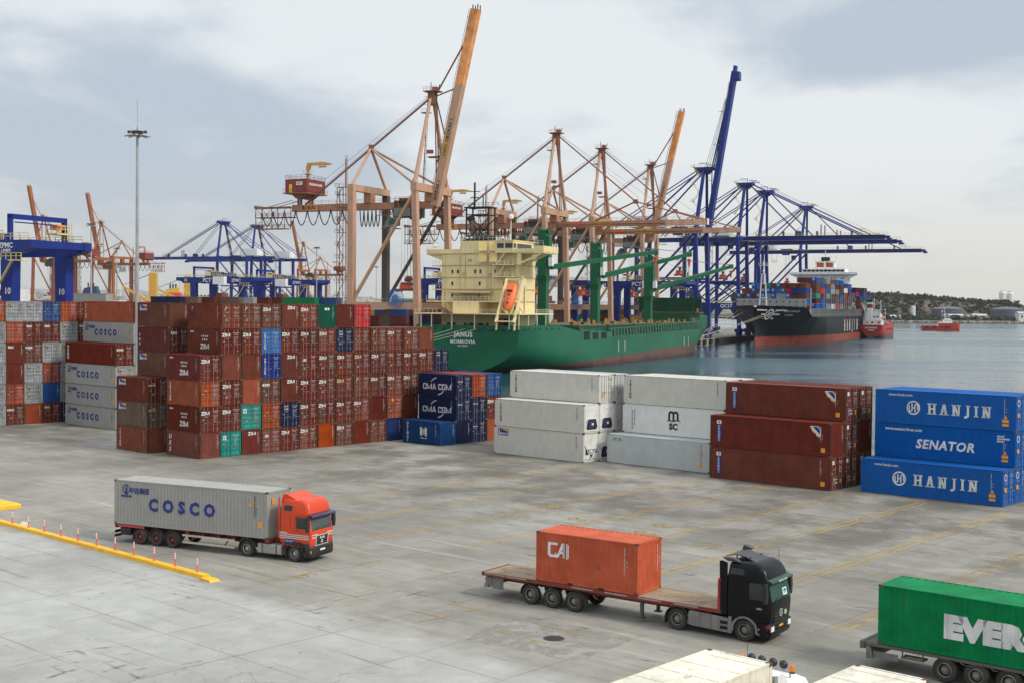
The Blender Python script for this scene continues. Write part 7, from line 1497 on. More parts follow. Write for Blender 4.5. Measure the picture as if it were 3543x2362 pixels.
while x<300: m.bar((x,-19.8,11),(x,-19.8,15.2),.5,.4); m.bar((x+1.2,-19.0,11),(x+1.2,-19.0,15.),.3); x+=3.2
m.box(75,300,-19.6,-18.8,14.9,15.15); m.rail([(75,-19.9,11),(300,-19.9,11)],1.2,.12,4); m.build('lashing_frame',[paint('lashing_grey',(.20,.20,.185),.6,.3,.2)],T)
m=MB(); [m.bar((x,-20.1,15),(x,-20.1,21.5+((x*7)%3)),.35) for x in range(104,200,7)]; m.build('cell_guide',[paint('cell_guide_grey',(.35,.35,.34),.6,.3,.2)],T)
m=MB(); m.box(211,222,-15,15,11,36.4); m.box(209.5,222,-13,13,36.4,39.6); m.box(209,218,-20.5,20.5,36.2,36.6); m.prism([(-20.5,36.2),(-15,33.4),(-15,36.2)],210,212,axis='x'); m.prism([(20.5,36.2),(15,33.4),(15,36.2)],210,212,axis='x'); m.box(209,209.2,-20.5,20.5,36.6,37.5); sp_=m.build('superstructure',[paint('ship_white',(.78,.78,.77),.5,.1,.03)],T)
m=MB(); [m.box(209.4,209.5,y-1.05,y+1.05,37.9,39.1) for y in [-11.4+i*2.5 for i in range(10)]]; [m.box(210.9,211,y-.35,y+.35,33.5,34.3) for y in (-12,-10.6,-7,-5,0,1.2,5,7.5,11,12.4)]; m.build('window',[M_DARK],sp_)
m=MB(); m.box(214,219,-6.,6.,39.6,40.6); m.box(214,219,-6.5,6.5,44,44.4); m.box(214,219,-.6,.6,40,44); m.box(214,219,-6,-5,40,44); m.box(214,219,5,6,40,44); m.bar((216,0,44),(216,0,51),.4); m.bar((216,-2,49),(216,2,49),.25); [m.bar((216,y,44),(216,y*1.15,47.5),.3) for y in (-6,-3,3.4,6)]; m.build('radar_mast',[M_ZW],T)
for y in (-2.8,2.8):
    m=MB(); m.box(215,219,y-1.9,y+1.9,39.7,43.6); m.build('funnel',[paint('funnel_red',(.50,.08,.03),.5,.15)],T)
m=MB(); m.box(215,218,-2.4,2.4,44.4,47.); m.build('funnel_top',[M_BLK],T)
# containers on deck
def simple_mesh(L=12.19,H=2.6):
    k=('simple',L,H)
    if k in _CM: return _CM[k]
    m=MB(); l=L/2; m.box(-l,l,-1.2,1.2,.02,H-.02); 
    for s in (-1,1):
        m.box(s*l-(.06 if s>0 else -.0),s*l+(.02 if s>0 else -.02)+(0 if s>0 else .08),-1.22,-1.12,0,H); m.box(s*l-.05,s*l+.05,1.12,1.22,0,H); m.box(s*l-.04,s*l+.04,-1.2,1.2,H-.12,H); m.box(s*l-.04,s*l+.04,-1.2,1.2,0,.12); m.box(-l,l,s*1.2-.03,s*1.2+.03,H-.1,H); m.box(-l,l,s*1.2-.03,s*1.2+.03,0,.14)
    for x in range(int(-l*2)+1,int(l*2)): m.box(x*.5-.06,x*.5+.06,-1.222,-1.2,.15,H-.12)
    for s in (-1,1):
        for y in (-.6,0,.6): m.box(s*l-.03,s*l+.03,y-.03,y+.03,.15,H-.15)
    _CM[k]=m.mesh('container_body',[cmat('maroon')]); return _CM[k]
CROWD={}
def simple(col,loc,rz,label,group,L=12.19,H=2.6,badge=None,solo=True):
    if not solo:
        CROWD.setdefault(col,[]).append((simple_mesh(L,H),Matrix.Translation(Vector(loc))@Matrix.Rotation(rz,4,'Z'))); return None
    o=linked('shipping_container',simple_mesh(L,H),None,loc,(0,0,rz)); setmat(o,0,cmat(col)); tag(o,label,'container',group); return o
random.seed(31)
PAL=['hanjin','hanjin','hanjin','brown','maroon','maroon','brown','rose','grey','blue','royal','teal','red','grey','brown','navy','lblue']
NM={}
def oname(n): return ['first','second','third','fourth','fifth','sixth','seventh','eighth','ninth','tenth','eleventh','twelfth','thirteenth','fourteenth','fifteenth','sixteenth'][n]
GS='containers on the deck of the black ship'
RM=Matrix.Rotation(SR,3,'Z'); hb0=QW(0,21,0)
def onship(col,x,y,z,lab,badge=False,solo=True):
    p=hb0+RM@Vector((x,y,z)); o=simple(col,p,SR,lab,GS,solo=solo)
    if badge and o: q=linked('emblem',_c('hjb',lambda: poly_mesh(ringp(0,0,.42,.62,n=14)+[rectp(-.3,.3,-.1,.1)])),o,(-6.16,.35,1.75),(0,0,R(-90))); 
    return o
_c('hjb',lambda: poly_mesh(ringp(0,0,.42,.62,n=14)+[rectp(-.3,.3,-.1,.1)])).materials.append(M_LW)
rows=[('first visible tier',20.2,'hanjin brown hanjin maroon hanjin hanjin grey hanjin grey grey hanjin maroon maroon brown'.split()),
 ('second tier',22.9,[None,'brown','maroon','hanjin','brown','hanjin','hanjin','hanjin','lblue','hanjin','red','royal','blue','royal']),
 ('third tier',25.6,[None,None,None,'hanjin','lblue','maroon','teal','brown','hanjin','maroon','maroon','brown','maroon','brown'])]
def colw(k): return {'hanjin':'bright blue','lblue':'pale blue'}.get(k,CC[k][0])
for nm,z,cs in rows:
    for i,c in enumerate(cs):
        if c: onship(c,78.3,17.6-i*2.55,z,f"{colw(c)} container in the black ship's front row, {nm}, {oname(i)} from left",c=='hanjin')
for i in range(14):
    c=PAL[(i*5+3)%len(PAL)]
    for z,nm in ((17.5,'behind the grey plate'),(14.8,'lowest tier behind the grey plate')):
        if i in (12,13) : onship(c if z>16 else 'brown',78.3,17.6-i*2.55,z,f"{colw(c if z>16 else 'brown')} container {nm} on the black ship, {oname(i)} from left",solo=False)
BAY=[92.5,106.5,120.5,134.5,148.5,162.5,176.5,190.5,203]
cols=[['hanjin','maroon','teal','brown','brown','hanjin'],['hanjin','hanjin','maroon','red','hanjin'],['grey','navy','grey','hanjin','brown','grey'],['white','navy','brown','grey','grey','brown'],['red','brown','maroon','grey','maroon','hanjin'],['grey','blue','hanjin','brown','brown','hanjin'],['brown','maroon','brown','orange','white','blue'],['grey','navy','brown','maroon','blue','lblue'],['brown','grey','maroon','hanjin']]
for b,(x,cc) in enumerate(zip(BAY,cols)):
    n=len(cc)
    for t_ in range(n): onship(cc[t_],x,-18.1,15.3+2.7*t_-(1.5 if b>5 else 0),f"{colw(cc[t_])} container on the black ship's near side, {oname(b)} bay, {oname(t_)} tier",cc[t_]=='hanjin',solo=b<5)
    for i in range(1,4): c=PAL[(b*3+i*7)%len(PAL)]; onship(c,x,-18.1+2.55*i,15.3+2.7*(n-1)-(1.5 if b>5 else 0),f"{colw(c)} container on top of the black ship's {oname(b)} bay, {oname(i)} inboard of its edge",c=='hanjin',solo=False)
for b,x in enumerate((235,249,263)):
    for t_ in range(6 if b<2 else 5):
        for i in range(3 if t_>3 else 1):
            c=PAL[(b*5+t_*3+i*2)%len(PAL)]; onship(c,x,-18.1+2.55*i+(2.55 if b==0 and t_>3 else 0),12.4+2.7*t_,f"{colw(c)} container aft of the white bridge, {oname(b)} bay, {oname(t_)} tier, {oname(i)} row",solo=False)
# bow ropes
HW=lambda x,y,z: hb0+RM@Vector((x,y,z))
for k,(x,y,lab) in enumerate(((56,12.,'leftmost'),(47,6,'second'),(43,-5,'third'),(48,-9.5,'rightmost'))): rope('mooring_rope',f'{lab} of the bow ropes from the black ship down to the quay',(HW(x,y if y>0 else y-1.5,15.2 if k!=2 else 14.),QW(-8+k*3,-1.2,.5)),.10)
# white launch and mooring bollards, fenders
M_FEND=paint('fender_rubber',(.02,.021,.024),.8,.3); M_QE=paint('quay_edge_yellow',(.45,.33,.10),.7,.4,.2)
m=MB(); m.box(-376,345,-.5,.05,.02,.3); o=m.build('quay_edge',[M_QE],None,tuple(Q0),(0,0,SR)); o.rotation_euler=(0,0,SR); o.data.transform(Matrix.Scale(-1,4,(0,1,0))); tag(o,kind='structure')
for k,s in enumerate((-30,-21,-12,-3,7,17,28,40)):
    m=MB(); m.box(-1.3,1.3,-.9,.0,-2.4,.1); m.box(-1.5,1.5,-1.25,-.9,-2.2,.0); o=m.build('fender',[M_FEND],None,tuple(QW(s,0,0)),(0,0,SR)); tag(o,f"dark rubber fender on the quay wall, {oname(k)} from the green ship's bow",'fender','dark fenders on the quay wall')
# ---------------- small red tanker
M_HR=hullmat('hull_red',(.33,.022,.02),(.10,.07,.05),-.6,.012,weld=False,dcol=(.12,.03,.02))
T=thing('tanker_ship','small red tanker with white superstructure lying alongside the black ship','ship',QW(226,47.5,0),SR)
TT=[(0,5.6,.1,1.5,4.2,6.2,6.6),(5,5.6,1.5,4.5,6.2,6.9,7.),(14,5.2,5,6.6,7,7,7),(50,5.,5.5,6.8,7,7,7),(58,5.6,3,4.5,5,5.6,6.2),(64,6.8,.5,1.2,1.8,2.8,4.2),(68,7.4,.05,.1,.2,.4,.9)]
m=MB(); rg=hull(m,TT,(-4,-2.6,0,2.5),n=20); m.loft([[(r[0][0],r[0][1],r[0][2]-.3),(r[-1][0],r[-1][1],r[-1][2]-.3)] for r in rg],closed=False,caps=False); hr=m.build('hull',[M_HR],T,smooth=True)
write(hr,text_mesh('ANTHANA',1.5,.04),M_LW,(-.1,0,3.8),R(-90)); write(hr,text_mesh('PIRAEUS',1.,.04),M_LW,(-.1,0,2.3),R(-90))
M_SW=paint('small_ship_white',(.66,.66,.65),.5,.2,.12)
m=MB(); m.box(5,15,-5.5,5.5,5,8.6); m.box(6,14,-4.8,4.8,8.6,12); m.box(8,14,-4.2,4.2,12,15); m.box(7,14.4,-6.8,6.8,14.9,15.1); m.rail([(5,-5.5,8.6),(5,5.5,8.6)],1.2,.12,1.5); m.rail([(6,-4.8,12),(6,4.8,12)],1.2,.12,1.5); m.bar((3,3,5),(3,3,12),.4); m.bar((3,-5,5),(4,-7,11),.3); s_=m.build('superstructure',[M_SW],T)
m=MB(); [m.box(5.9,6.,y-.5,y+.5,10,11) for y in (-3,-1,1,3)]; [m.box(4.9,5.,y-.5,y+.5,6.4,7.6) for y in (-4,0,3)]; m.build('window',[M_DARK],s_)
m=MB(); m.box(5.5,8.5,.4,3.4,8.6,19.5); m.build('funnel',[M_SW],T); m=MB(); m.box(5.4,8.6,.3,3.5,16.,18.4); m.build('funnel_band',[flat('band_red',(.22,.02,.02),.5)],T); m=MB(); m.box(5.4,8.6,.3,3.5,19.5,21.); m.build('funnel_top',[M_BLK],T)
m=MB(); m.bar((12,0,15),(12,0,22),.3); m.bar((40,0,5),(40,0,21),.4); m.bar((62,0,6),(62,0,16),.3); m.bar((6,-4,12),(3,-6,17),.3); m.bar((6,4,12),(3,6,19),.3); m.build('mast',[M_SW],T)
m=MB(); m.rail([(16,-6.9,5),(56,-6.9,5)],1.2,.12,3); m.box(16,56,-2,2,5,6.5); [m.lathe([(.7,-.3),(.7,.3)],n=10,c=(x,-7.1,2.8),axis='y') for x in (20,28,36,44)]; m.build('deck_pipe',[M_CHG],T)
m=MB(); m.loft([boat_ring(*q) for q in ((-2.6,.3,-.3,.5),(-1.8,.9,-.7,.7),(1.8,.9,-.7,.7),(2.6,.3,-.3,.5))]); m.v=[(x+10.5,y-5.9,z+10) for x,y,z in m.v]; m.build('lifeboat',[M_LIFE],T,smooth=True)
# ---------------- red tug
p=Vector((372,1100,0)); T=thing('tugboat','red tugboat with a white wheelhouse under way on the open water','boat',tuple(p),R(-8))
UT=[(-16,1.2,.5,3.6,4.2,4.4),(-10,1.1,2,4.4,4.8,4.9),(2,1.2,2.5,4.8,5,5.1),(9,2.6,2.5,4.4,4.8,5.),(13,3.6,.8,2.8,3.4,3.9),(15.6,4.2,.05,.4,.8,1.2)]
m=MB(); rg=hull(m,UT,(-4,-2.6,-.5),n=16); m.loft([[(r[0][0],r[0][1],r[0][2]-.3),(r[-1][0],r[-1][1],r[-1][2]-.3)] for r in rg],closed=False,caps=False); m.box(-3,12.8,-4.,-3.9,1.,3.6); m.build('hull',[paint('tug_red',(.38,.03,.016),.5,.2,.1)],T,smooth=True)
m=MB(); m.prism([(-2.5,1),(-1.,4.6),(9,4.6),(9.6,1.5)],-3.6,3.6); m.box(2,9,-2.8,2.8,4.6,6.8); m.box(3.2,7.6,-2.4,2.4,6.8,9.4); m.prism([(3,9.4),(3.2,9.8),(7.4,9.8),(7.9,9.4)],-2.6,2.6); s_=m.build('wheelhouse',[M_SW],T)
m=MB(); [m.box(x,x+.9,-2.46,-2.4,7.9,9.) for x in (3.4,4.5,5.6,6.6)]; [m.box(x,x+.5,-2.86,-2.8,5.4,6.1) for x in (3,5,7)]; m.build('window',[M_DARK],s_)
m=MB(); m.bar((3.4,0,9.8),(3.,0,17),.3); m.bar((2.,0,13.6),(4.2,0,13.6),.2); m.bar((1.,0,6.8),(1.,0,16),.25); m.box(.2,1.8,-.8,.8,13,13.4); m.lathe([(0,-.5),(.6,0),(0,.5)],n=8,c=(1.,0,14.)); m.build('mast',[M_SW],T)
m=MB(); [m.lathe([(.9,-.2),(.9,.2)],n=10,c=(x,-5.1,.3),axis='y') for x in (-12,-6,0,6)]; m.lathe([(0,-.8),(.9,-.4),(.9,.4),(0,.8)],n=10,c=(15.4,0,3.4)); m.box(2.8,4.,-5.2,-4.9,-1.5,1.4); m.build('fender',[M_DARK],T)
# ================================================================ lamp masts
M_GALV=paint('mast_galvanised',(.33,.335,.335),.55,.45,.05,.15,metal=.2,dcol=(.52,.52,.50)); M_LAMPH=paint('lamp_housing',(.36,.37,.37),.45,.2); M_LAMPD=flat('lamp_dark',(.05,.05,.05),.5)
def mast(label,loc,hgt=34.,group='floodlight masts'):
    t=thing('lamp_mast',label,'lamp mast',loc,0,group)
    m=MB(); m.lathe([(.24,0),(.205,hgt*.5),(.215,hgt*.5),(.18,hgt*.75),(.14,hgt)],n=10); m.lathe([(.5,0),(.5,.1),(.25,.4)],n=10); m.bar((0,0,hgt),(0,0,hgt+1.0),.18,n=6); m.bar((0,0,hgt+1.),(0,0,hgt+4.2),.05,n=4); m.build('mast_pole',[M_GALV],t,smooth=True)
    m=MB(); m.lathe([(.2,-.05),(.5,.1),(.75,.5),(.7,.55),(.2,.5)],n=12,c=(0,0,hgt)); 
    for k in range(8): a=k*.7854; m.bar((.5*math.cos(a),.5*math.sin(a),hgt+.3),(.95*math.cos(a),.95*math.sin(a),hgt+.1),.07)
    for k in (0,4): m.lathe([(0,-.2),(.2,-.12),(.2,.12),(0,.2)],n=8,c=(.95 if k==0 else -.95,0,hgt+.45))
    m.build('lamp_ring',[M_LAMPD],t)
    for k in range(8):
        a=k*.7854+.2; m=MB(); m.loft([[(x,hw*math.cos(R(b)),z+.1*math.sin(R(b))) for b in range(0,360,45)] for x,hw,z in ((.35,.1,.03),(.6,.24,.06),(1.0,.26,.03),(1.35,.17,-.02),(1.48,.05,-.05))]); m.build('lamp_head',[M_LAMPH],t,(0,0,hgt),(0,0,a),smooth=True)
    return t
p=at(315,860,147); l0=mast('tall floodlight mast standing between the left container stacks',(p.x,p.y,0),34.8)
for px,Y,lab in ((209.5,322,'floodlight mast seen just right of the gantry numbered 10'),(268.5,466,'small floodlight mast left of the tallest mast, against the rust-brown crane'),(727,445,'floodlight mast in front of the distant crane, left of the pink stair tower'),(632,560,'floodlight mast behind the second blue gantry'),(864,668,'thin floodlight mast between the legs of the nearest pink crane'),(627,760,'faintest floodlight mast, small behind the blue gantries')):
    c=copy_tree(l0); c['label']=lab; q=at(px,700,Y); c.location=(q.x,q.y,0)
# ================================================================ container rows behind the cranes
random.seed(77)
GBG='containers in the yard behind the cranes'
def bgrow(pxs,Y,tiers,cols,top=None,name='',vis=1):
    n=0
    for k,px in enumerate(pxs):
        q=at(px,700,Y); 
        for t_ in range(tiers[k] if isinstance(tiers,(list,tuple)) else tiers):
            c=cols[(k*7+t_*3)%len(cols)]
            if top and t_==(tiers[k] if isinstance(tiers,(list,tuple)) else tiers)-1 and top[k]: c=top[k]
            simple(c,(q.x,q.y-.41*0,2.92*t_),QR,f"{colw(c)} container {name}, {oname(k)} stack, {oname(t_)} tier",GBG,H=2.9,solo=t_>=(tiers[k] if isinstance(tiers,(list,tuple)) else tiers)-vis)
PB=['maroon','brown','blue','rose','navy','tan','grey','green','maroon','brown']
bgrow((690,742),400,[6,6],PB,('ever','blue'),'behind the big stack')
bgrow((385,425,462,520,552,585,628),420,[6]*7,PB,('navy','tan','maroon','tan','grey','maroon','maroon'),'behind the left stacks')
bgrow((205,),300,[6],PB,('cosco',),'behind the left stacks')
CC['ochre']=('ochre',(.42,.24,.06),.3,.25)
bgrow((838,900,962,1020),432,[4,5,4,5],['ochre','red','maroon','brown','blue','maroon','navy'],('maroon','blue','navy','maroon'),'under the nearest pink crane',2)
bgrow((870,935,990),475,[5,6,6],['maroon','ochre','brown','rose'],('ochre','teal','maroon'),'in far row behind nearest pink crane',2)
bgrow((1338,1392,1448),560,[4,5,4],['green','teal','ochre','brown','maroon','navy'],('ever','green','ochre'),'between the middle pink cranes',3)
bgrow((1300,1360,1420,1476),610,[5,5,5,4],['maroon','brown','rose','ochre'],None,'in far row between middle pink cranes',1)
def crowd_build():
    m=MB(); mats=[]
    for col,lst in CROWD.items():
        k=len(mats); mats.append(cmat(col))
        for me,M_ in lst: m.add([M_@v.co for v in me.vertices],[tuple(p.vertices) for p in me.polygons],k)
    tag(m.build('stacked_containers',mats),'many small far containers stacked behind the cranes and on the black ship','containers',kind='stuff')
crowd_build()
# ================================================================ left distance: hills, town, ferries
def hillmat(name,a,b_,sc,c3=None):
    m,h,b=newmat(name); tc=h.n('ShaderNodeTexCoord').outputs['Object']; n=h.noise(tc,sc,6,.65); n2=h.noise(tc,sc*3.1,5,.7)
    c=h.mix(h.ramp(n,.4,.6),a,b_)
    if c3: c=h.mix(h.ramp(n2,.5,.62),c,c3)
    h.set(b,'Base Color',c); h.set(b,'Roughness',.95); b.inputs['Specular IOR Level'].default_value=.1; return m
def ridge(name,x0,x1,y0,y1,nx,ny,fn,mat):
    m=MB(); vs=[]
    for j in range(ny+1):
        for i in range(nx+1):
            x=x0+(x1-x0)*i/nx; y=y0+(y1-y0)*j/ny; vs.append((x,y,fn(x,y)))
    m.add(vs,[(j*(nx+1)+i,j*(nx+1)+i+1,(j+1)*(nx+1)+i+1,(j+1)*(nx+1)+i) for j in range(ny) for i in range(nx)]); o=m.build(name,[mat],smooth=True); tag(o,kind='structure'); return o
from mathutils import noise as mno
def fb(x,y,s,o=4): return mno.fractal(Vector((x*s,y*s,3.7)),1.,2.,o)
def hl(x,y):
    e=min(1,max(0,(y-4200)/1800)); r=max(0,1-abs((x+2350)/1100))
    return -6+e*(30+fb(x,y,.0012)*30+ 45*r**1.6) * (1 if x<-300 else max(0,1-(x+300)/900))
ridge('distant_hills',-4200,900,4000,8000,60,40,hl,hillmat('town_hill',(.16,.17,.15),(.24,.23,.21),.004,(.30,.29,.27)))
m=MB(); random.seed(9)
for i in range(2600):
    y=random.uniform(3700,5600); x=random.uniform(-.46,-.03)*y; z=max(-2,hl(x,y)); w_=random.uniform(9,26); hh=random.uniform(8,24)
    m.box(x-w_/2,x+w_/2,y-w_/2,y+w_/2,z-8,z+hh,random.choice((0,0,0,1,2)))
o=m.build('distant_town',[flat('town_white',(.50,.49,.46),.9),flat('town_grey',(.30,.30,.30),.9),flat('town_brown',(.33,.25,.2),.9)]); tag(o,'hazy pale town of many small buildings spread over the far left shore','town',kind='stuff')
M_FW=paint('ferry_white',(.66,.66,.65),.5,.1,.03,scale=.2); M_FY=flat('ferry_yellow',(.62,.36,.05),.5); M_FB=flat('ferry_navy',(.03,.05,.12),.5)
def ferry(label,pxl,pxr,Y,levels,name='ferry',fun=None):
    a,b=at(pxl,690,Y),at(pxr,690,Y); L=b.x-a.x; t=thing(name,label,'ferry',((a.x+b.x)/2,Y,0),0)
    m=MB(); m.prism([(-L/2,7),(-L/2+2,-3),(L/2-8,-3),(L/2,8)],-9,9); m.build('hull',[M_FW],t)
    m=MB(); 
    for k,(f0,f1,z0,z1) in enumerate(levels): m.box(-L/2+L*f0,-L/2+L*f1,-8.5,8.5,z0,z1); 
    s_=m.build('superstructure',[M_FW],t)
    m=MB()
    for (f0,f1,z0,z1) in levels:
        x=-L/2+L*f0+1
        while x<-L/2+L*f1-1.5: m.box(x,x+1.4,-8.56,-8.5,z0+(z1-z0)*.4,z0+(z1-z0)*.75); x+=2.6
    m.build('window',[M_DARK],s_)
    if fun: 
        f,z,mt=fun; m=MB(); m.prism([(-6,z-5),(-4,z+1.5),(4.5,z+3),(7,z-5)],-3.5,3.5); m.v=[(x-L/2+L*f,y,zz_) for x,y,zz_ in m.v]; m.build('funnel',[mt],t)
        m=MB(); [m.bar((-L/2+L*f+d,0,z+1),(-L/2+L*f+d,0,z+5.5),1.1,n=8) for d in (-2,0,2)]; m.build('exhaust_pipe',[M_BLK],t)
    m=MB(); m.bar((L*.3,0,levels[-1][3]),(L*.3,0,levels[-1][3]+9),.5); m.bar((L*.3-2,0,levels[-1][3]+6),(L*.3+2,0,levels[-1][3]+6),.4); m.build('mast',[M_FW],t)
    return t
ferry('white ferry in the left distance just right of the number 10 gantry',186,300,950,((.05,.9,7,12),(.12,.85,12,16.5),(.25,.6,16.5,20)),fun=(.2,24,M_FB))
ferry('white ferry with a yellow funnel and three exhaust pipes, behind the tall mast',296,445,900,((.04,.96,7,11.5),(.1,.9,11.5,15.5),(.4,.75,15.5,18)),fun=(.68,23,M_FY))
ferry('white multi-decked ship seen between the legs of the blue gantry numbered 15',440,520,980,((.02,.98,7,11),(.05,.95,11,15),(.1,.9,15,19),(.2,.8,19,22)))
ferry('white ship with a dark-banded radar mast, behind the leg of the gantry numbered 10',-20,62,880,((.0,.9,7,13),(.2,.95,13,19),(.5,.95,19,24)))
def ycrane(label,px,pxtip,Y,zt,ztip):
    a,b=at(px,690,Y),at(pxtip,690,Y); t=thing('yellow_ship_crane',label,'crane',(a.x,a.y,0),0,'yellow ship cranes in the left distance'); L=b.x-a.x
    m=MB(); m.box(-2.2,2.2,-2,2,0,zt); m.box(-2.6,2.6,-2.4,2.4,9,11); m.build('crane_tower',[M_YEL],t); m=MB(); m.bar((0,-2.2,14.5),(L,-2.2,ztip),2.2,2.,w2=1.1); m.build('crane_jib',[M_YEL],t)
    m=MB(); m.bar((0,-1,zt),(L,-2.2,ztip+.4),.25); m.bar((0,1,zt),(L,-2.2,ztip+.4),.25); m.build('crane_rope',[M_ROPE],t)
ycrane('yellow ship crane with its jib slanting left, right of the tall mast',352,284,760,33,25); ycrane('yellow ship crane with its jib slanting left, left of the gantry numbered 15',432,363,800,32,24)
m=MB(); m.loft([[(-6,-4,10),(6,-4,10),(6,4,10),(-6,4,10)],[(-6,-4,17),(6,-4,17),(6,4,17),(-6,4,17)],[(-4,-3,22),(4,-3,22),(4,3,22),(-4,3,22)]]); m.box(-7,7,-5,5,0,10); q=at(402,690,850); tag(m.build('red_funnel_house',[flat('red_house_paint',(.50,.06,.06),.6)],None,(q.x,q.y,0)),'red tapered funnel of a moored ship left of the gantry numbered 15','ship funnel')
# striped chimney on the far shore
m=MB(); 
for k in range(9): m.lathe([(6-.35*k,k*17),(6-.35*(k+1),(k+1)*17)],m=k%2,n=12)
q=at(118,690,3300); o=m.build('chimney',[flat('chimney_red',(.36,.16,.15),.8),flat('chimney_white',(.55,.53,.52),.8)],None,(q.x,q.y,0)); tag(o,'tall red and white banded chimney rising behind the number 10 gantry','chimney')
# ================================================================ headland on the right
def prof(x):
    T_=((360,0),(430,12),(486,36),(520,36),(590,33),(640,29),(700,25),(735,22),(752,10),(790,6),(1200,8),(1600,4))
    if x<=T_[0][0]: return 0
    for (a,b),(c,d_) in zip(T_[:-1],T_[1:]):
        if x<=c: f=(x-a)/(c-a); return b+(d_-b)*f
    return 4
def hh(x,y):
    x2=x*1700/max(y,1700)*1.0; sh=1676+ (690-x)*.05
    if y<sh: return -6
    e=min(1,max(0,(y-sh-95)/55)); e=e*e*(3-2*e); f=prof(x*1.0)
    base=2.2*min(1,(y-sh)/14)
    if 590<x<770: e=min(1,max(0,(y-sh-120)/25))
    fall=max(0,1-max(0,(y-1960))/350)
    return -.9+base+max(0,f-3)*e*fall+fb(x,y,.03)*1.6*e+ (fb(x,y,.09)*3.*(e*(1-e)*4))
def headmat():
    m,h,b=newmat('headland_ground'); g=h.n('ShaderNodeNewGeometry'); tc=h.n('ShaderNodeTexCoord').outputs['Object']; nz=h.sep(g.outputs['Normal'])[2]
    n=h.noise(tc,.05,5,.65); n2=h.noise(tc,.22,6,.7)
    c=h.mix(h.ramp(n,.4,.6),(.05,.052,.033),(.068,.064,.042)); cl=h.mix(h.ramp(n2,.42,.6),(.13,.088,.056),(.20,.175,.145))
    c=h.mix(h.math('SUBTRACT',1,h.ramp(nz,.72,.9)),c,cl); h.set(b,'Base Color',c); h.set(b,'Roughness',.95); b.inputs['Specular IOR Level'].default_value=.1; return m
ridge('headland',340,1650,1640,2350,262,110,hh,headmat())
# scrub and trees: leaf clumps, one far-off wood
def scrub(mb,x,y,z,r,tall,rg,mi):
    n=rg.randint(5,8) if not tall else rg.randint(9,14)
    for _ in range(n):
        cx=x+rg.gauss(0,r*.45); cy=y+rg.gauss(0,r*.45); cz=z+rg.uniform(.15,1.)*r*(1.7 if tall else 1.); s=r*rg.uniform(.28,.55)
        ang=rg.uniform(0,6.28); vs=[]
        for k in range(6): a=ang+k*1.047; q=s*rg.uniform(.7,1.2); vs.append((cx+q*math.cos(a),cy+q*math.sin(a)*.9,cz+rg.uniform(-.25,.25)*s))
        vs+= [(cx+rg.uniform(-.2,.2)*s,cy,cz+s*.8),(cx,cy,cz-s*.7)]
        mb.add(vs,[(k,(k+1)%6,6) for k in range(6)]+[((k+1)%6,k,7) for k in range(6)],mi+ (rg.random()<.35))
rg=random.Random(5); m=MB()
for i in range(3400):
    x=rg.uniform(420,775); y=rg.uniform(1760,2000); d_=hh(x,y)
    if d_<8: continue
    edge=abs(y-1815)<60
    if not edge and rg.random()<.3: continue
    scrub(m,x,y,d_-1,rg.uniform(2.5,4.6),rg.random()<.4,rg,0)
for i in range(1250):
    x=rg.uniform(455,800); y=rg.uniform(1692,1772)
    if x>590 and rg.random()<.35: continue
    if (575<x<650 and y>1715) or (650<x<760 and y>1728): continue
    d_=hh(x,y); scrub(m,x,y,d_-1,rg.uniform(2.4,4.6),rg.random()<.35,rg,0)
for i in range(160):
    x=rg.uniform(440,600); y=rg.uniform(1775,1800); scrub(m,x,y,hh(x,y)-1,rg.uniform(2,3.4),False,rg,0)
o=m.build('scrub_wood',[paint('scrub_dark_green',(.034,.040,.027),.9,0,0,.25,spec=.1,scale=.05),paint('scrub_light_green',(.044,.051,.031),.9,0,0,.25,spec=.1,scale=.05)]); tag(o,'dark scrub and small trees covering the headland across the water','trees',kind='stuff')
rg=random.Random(15); m=MB()
for i in range(900):
    x=rg.uniform(420,900); sh=1676+(690-x)*.05; y=sh+rg.uniform(-1.5,4.5); s=rg.uniform(.6,1.7); z=-1.6+rg.uniform(-.3,1.)
    vs=[(x+sx*s*rg.uniform(.6,1.1),y+sy*s*rg.uniform(.6,1.),z+sz*s*rg.uniform(.5,.9)) for sx in (-1,1) for sy in (-1,1) for sz in (-1,1)]
    m.add(vs,[(0,1,3,2),(4,6,7,5),(0,4,5,1),(2,3,7,6),(0,2,6,4),(1,5,7,3)],rg.random()<.4)
o=m.build('shore_rocks',[paint('rock_pale',(.40,.36,.30),.9,.1,0,.2,spec=.1),paint('rock_brown',(.27,.20,.15),.9,.1,0,.2,spec=.1)]); tag(o,'pale boulders along the waterline of the headland','rocks',kind='stuff')
M_TANK=paint('tank_slate',(.085,.085,.11),.6,.25,.05,scale=.1)
for px,lab in ((2177,'left of the two low dark storage tanks below the headland cliff'),(2313,'right of the two low dark storage tanks below the headland cliff')):
    q=at(px,715,1765); m=MB(); m.lathe([(22,0),(22,14.5),(21.9,15),(11,18),(0,19)],n=40); t=thing('storage_tank',lab,'storage tank',(q.x,q.y,1),0,'dark storage tanks'); m.build('tank_shell',[M_TANK],t,smooth=True)
    m=MB(); [m.lathe([(22.1,z),(22.25,z),(22.25,z+.4),(22.1,z+.4)],n=40) for z in (5,10,14.4)]; m.build('stiffener_ring',[M_TANK],t)
def silo(px,Y,r,h_,label,n=1):
    q=at(px,715,Y); t=thing('silo',label,'silo',(q.x,q.y,1),0,'pale silos on the headland'); 
    m=MB(); m.lathe([(r,0),(r,h_),(r*.7,h_+r*.35),(0,h_+r*.45)],n=16); m.build('silo_shell',[M_FW],t,smooth=True); m=MB(); m.bar((r*1.05,0,0),(r*1.05,0,h_+2),.4); m.box(-r*.5,r*.5,-r*.5,r*.5,h_+r*.3,h_+r*.3+1.5); m.build('silo_fitting',[M_GALV],t)
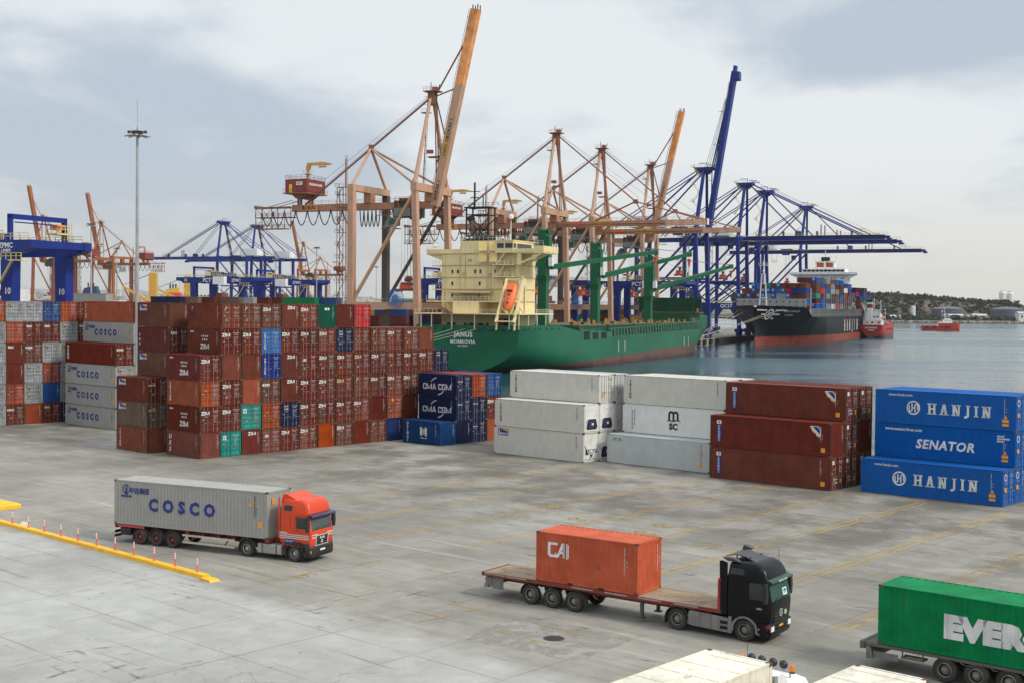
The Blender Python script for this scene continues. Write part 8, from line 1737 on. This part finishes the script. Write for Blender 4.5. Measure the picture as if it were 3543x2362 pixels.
silo(2098,1735,2.6,17,'single slim pale silo standing among trees left of the dark tanks'); silo(2302,1990,5.4,41,'left one of the two tall white silos at the right end'); silo(2320,1990,5.4,40,'right one of the two tall white silos at the right end')
def shed(px0,px1,Y,z0,h_,mat,label,roof=True):
    a,b=at(px0,715,Y),at(px1,715,Y); t=thing('shed',label,'building',((a.x+b.x)/2,Y,z0),0); L=b.x-a.x
    m=MB(); m.box(-L/2,L/2,-7,7,-1,h_); w_=m.build('wall',[mat],t)
    m=MB(); m.prism([(-7.5,h_),(0,h_+2.2),(7.5,h_)],-L/2-.5,L/2+.5,axis='x'); m.build('roof',[flat('shed_roof',(.42,.42,.42),.6)],t)
    m=MB(); x=-L/2+3
    while x<L/2-3: m.box(x,x+2,-7.08,-7,h_*.4,h_*.75); x+=5
    m.build('window',[M_DARK],w_)
M_SHY=flat('shed_cream',(.50,.42,.26),.8); M_SHW=flat('shed_white',(.6,.6,.58),.7)
shed(2168,2210,1722,1,6,M_SHY,'low cream shed in front of the left dark tank'); shed(2232,2264,1716,1,6.5,M_SHY,'small yellowish shed between trees in front of the right dark tank'); shed(2325,2352,1990,2,17,M_SHW,'white works building right of the two tall silos'); shed(2336,2420,1690,1,10,M_SHW,'long white roofed shed near the shore at the right edge'); shed(2044,2066,1705,1,4,M_SHW,'small white hut at the shore left of the single silo')
m=MB(); [m.lathe([(2.2,-9),(2.2,9)],n=12,c=(i*5.5,0,3),axis='y') for i in range(4)]; q=at(2228,715,1742); tag(m.build('tank_row',[M_FW],None,(q.x,q.y,2)),'row of small white cylindrical tanks between the two dark storage tanks','tanks')
# far spit seen through the blue crane legs
def hs(x,y):
    return -4+ max(0,1-((x-395)/120)**2)*max(0,1-((y-2480)/120)**2)*(15+7*fb(x,y,.02))
ridge('far_spit',260,540,2340,2620,40,24,hs,hillmat('spit_rock',(.20,.17,.14),(.11,.115,.07),.03))

# ================================================================ haze
m=MB(); m.box(-4700,4700,-300,8600,-9.,165); hz_m=bpy.data.materials.new('haze'); hz_m.use_nodes=True; n_=hz_m.node_tree; n_.nodes.clear()
pv=n_.nodes.new('ShaderNodeVolumePrincipled'); pv.inputs['Color'].default_value=(.93,.95,.97,1); pv.inputs['Density'].default_value=.00003; pv.inputs['Anisotropy'].default_value=.2
om=n_.nodes.new('ShaderNodeOutputMaterial'); n_.links.new(pv.outputs[0],om.inputs['Volume'])
o=m.build('haze',[hz_m]); tag(o,'thin pale haze in the harbour air','haze',kind='stuff')
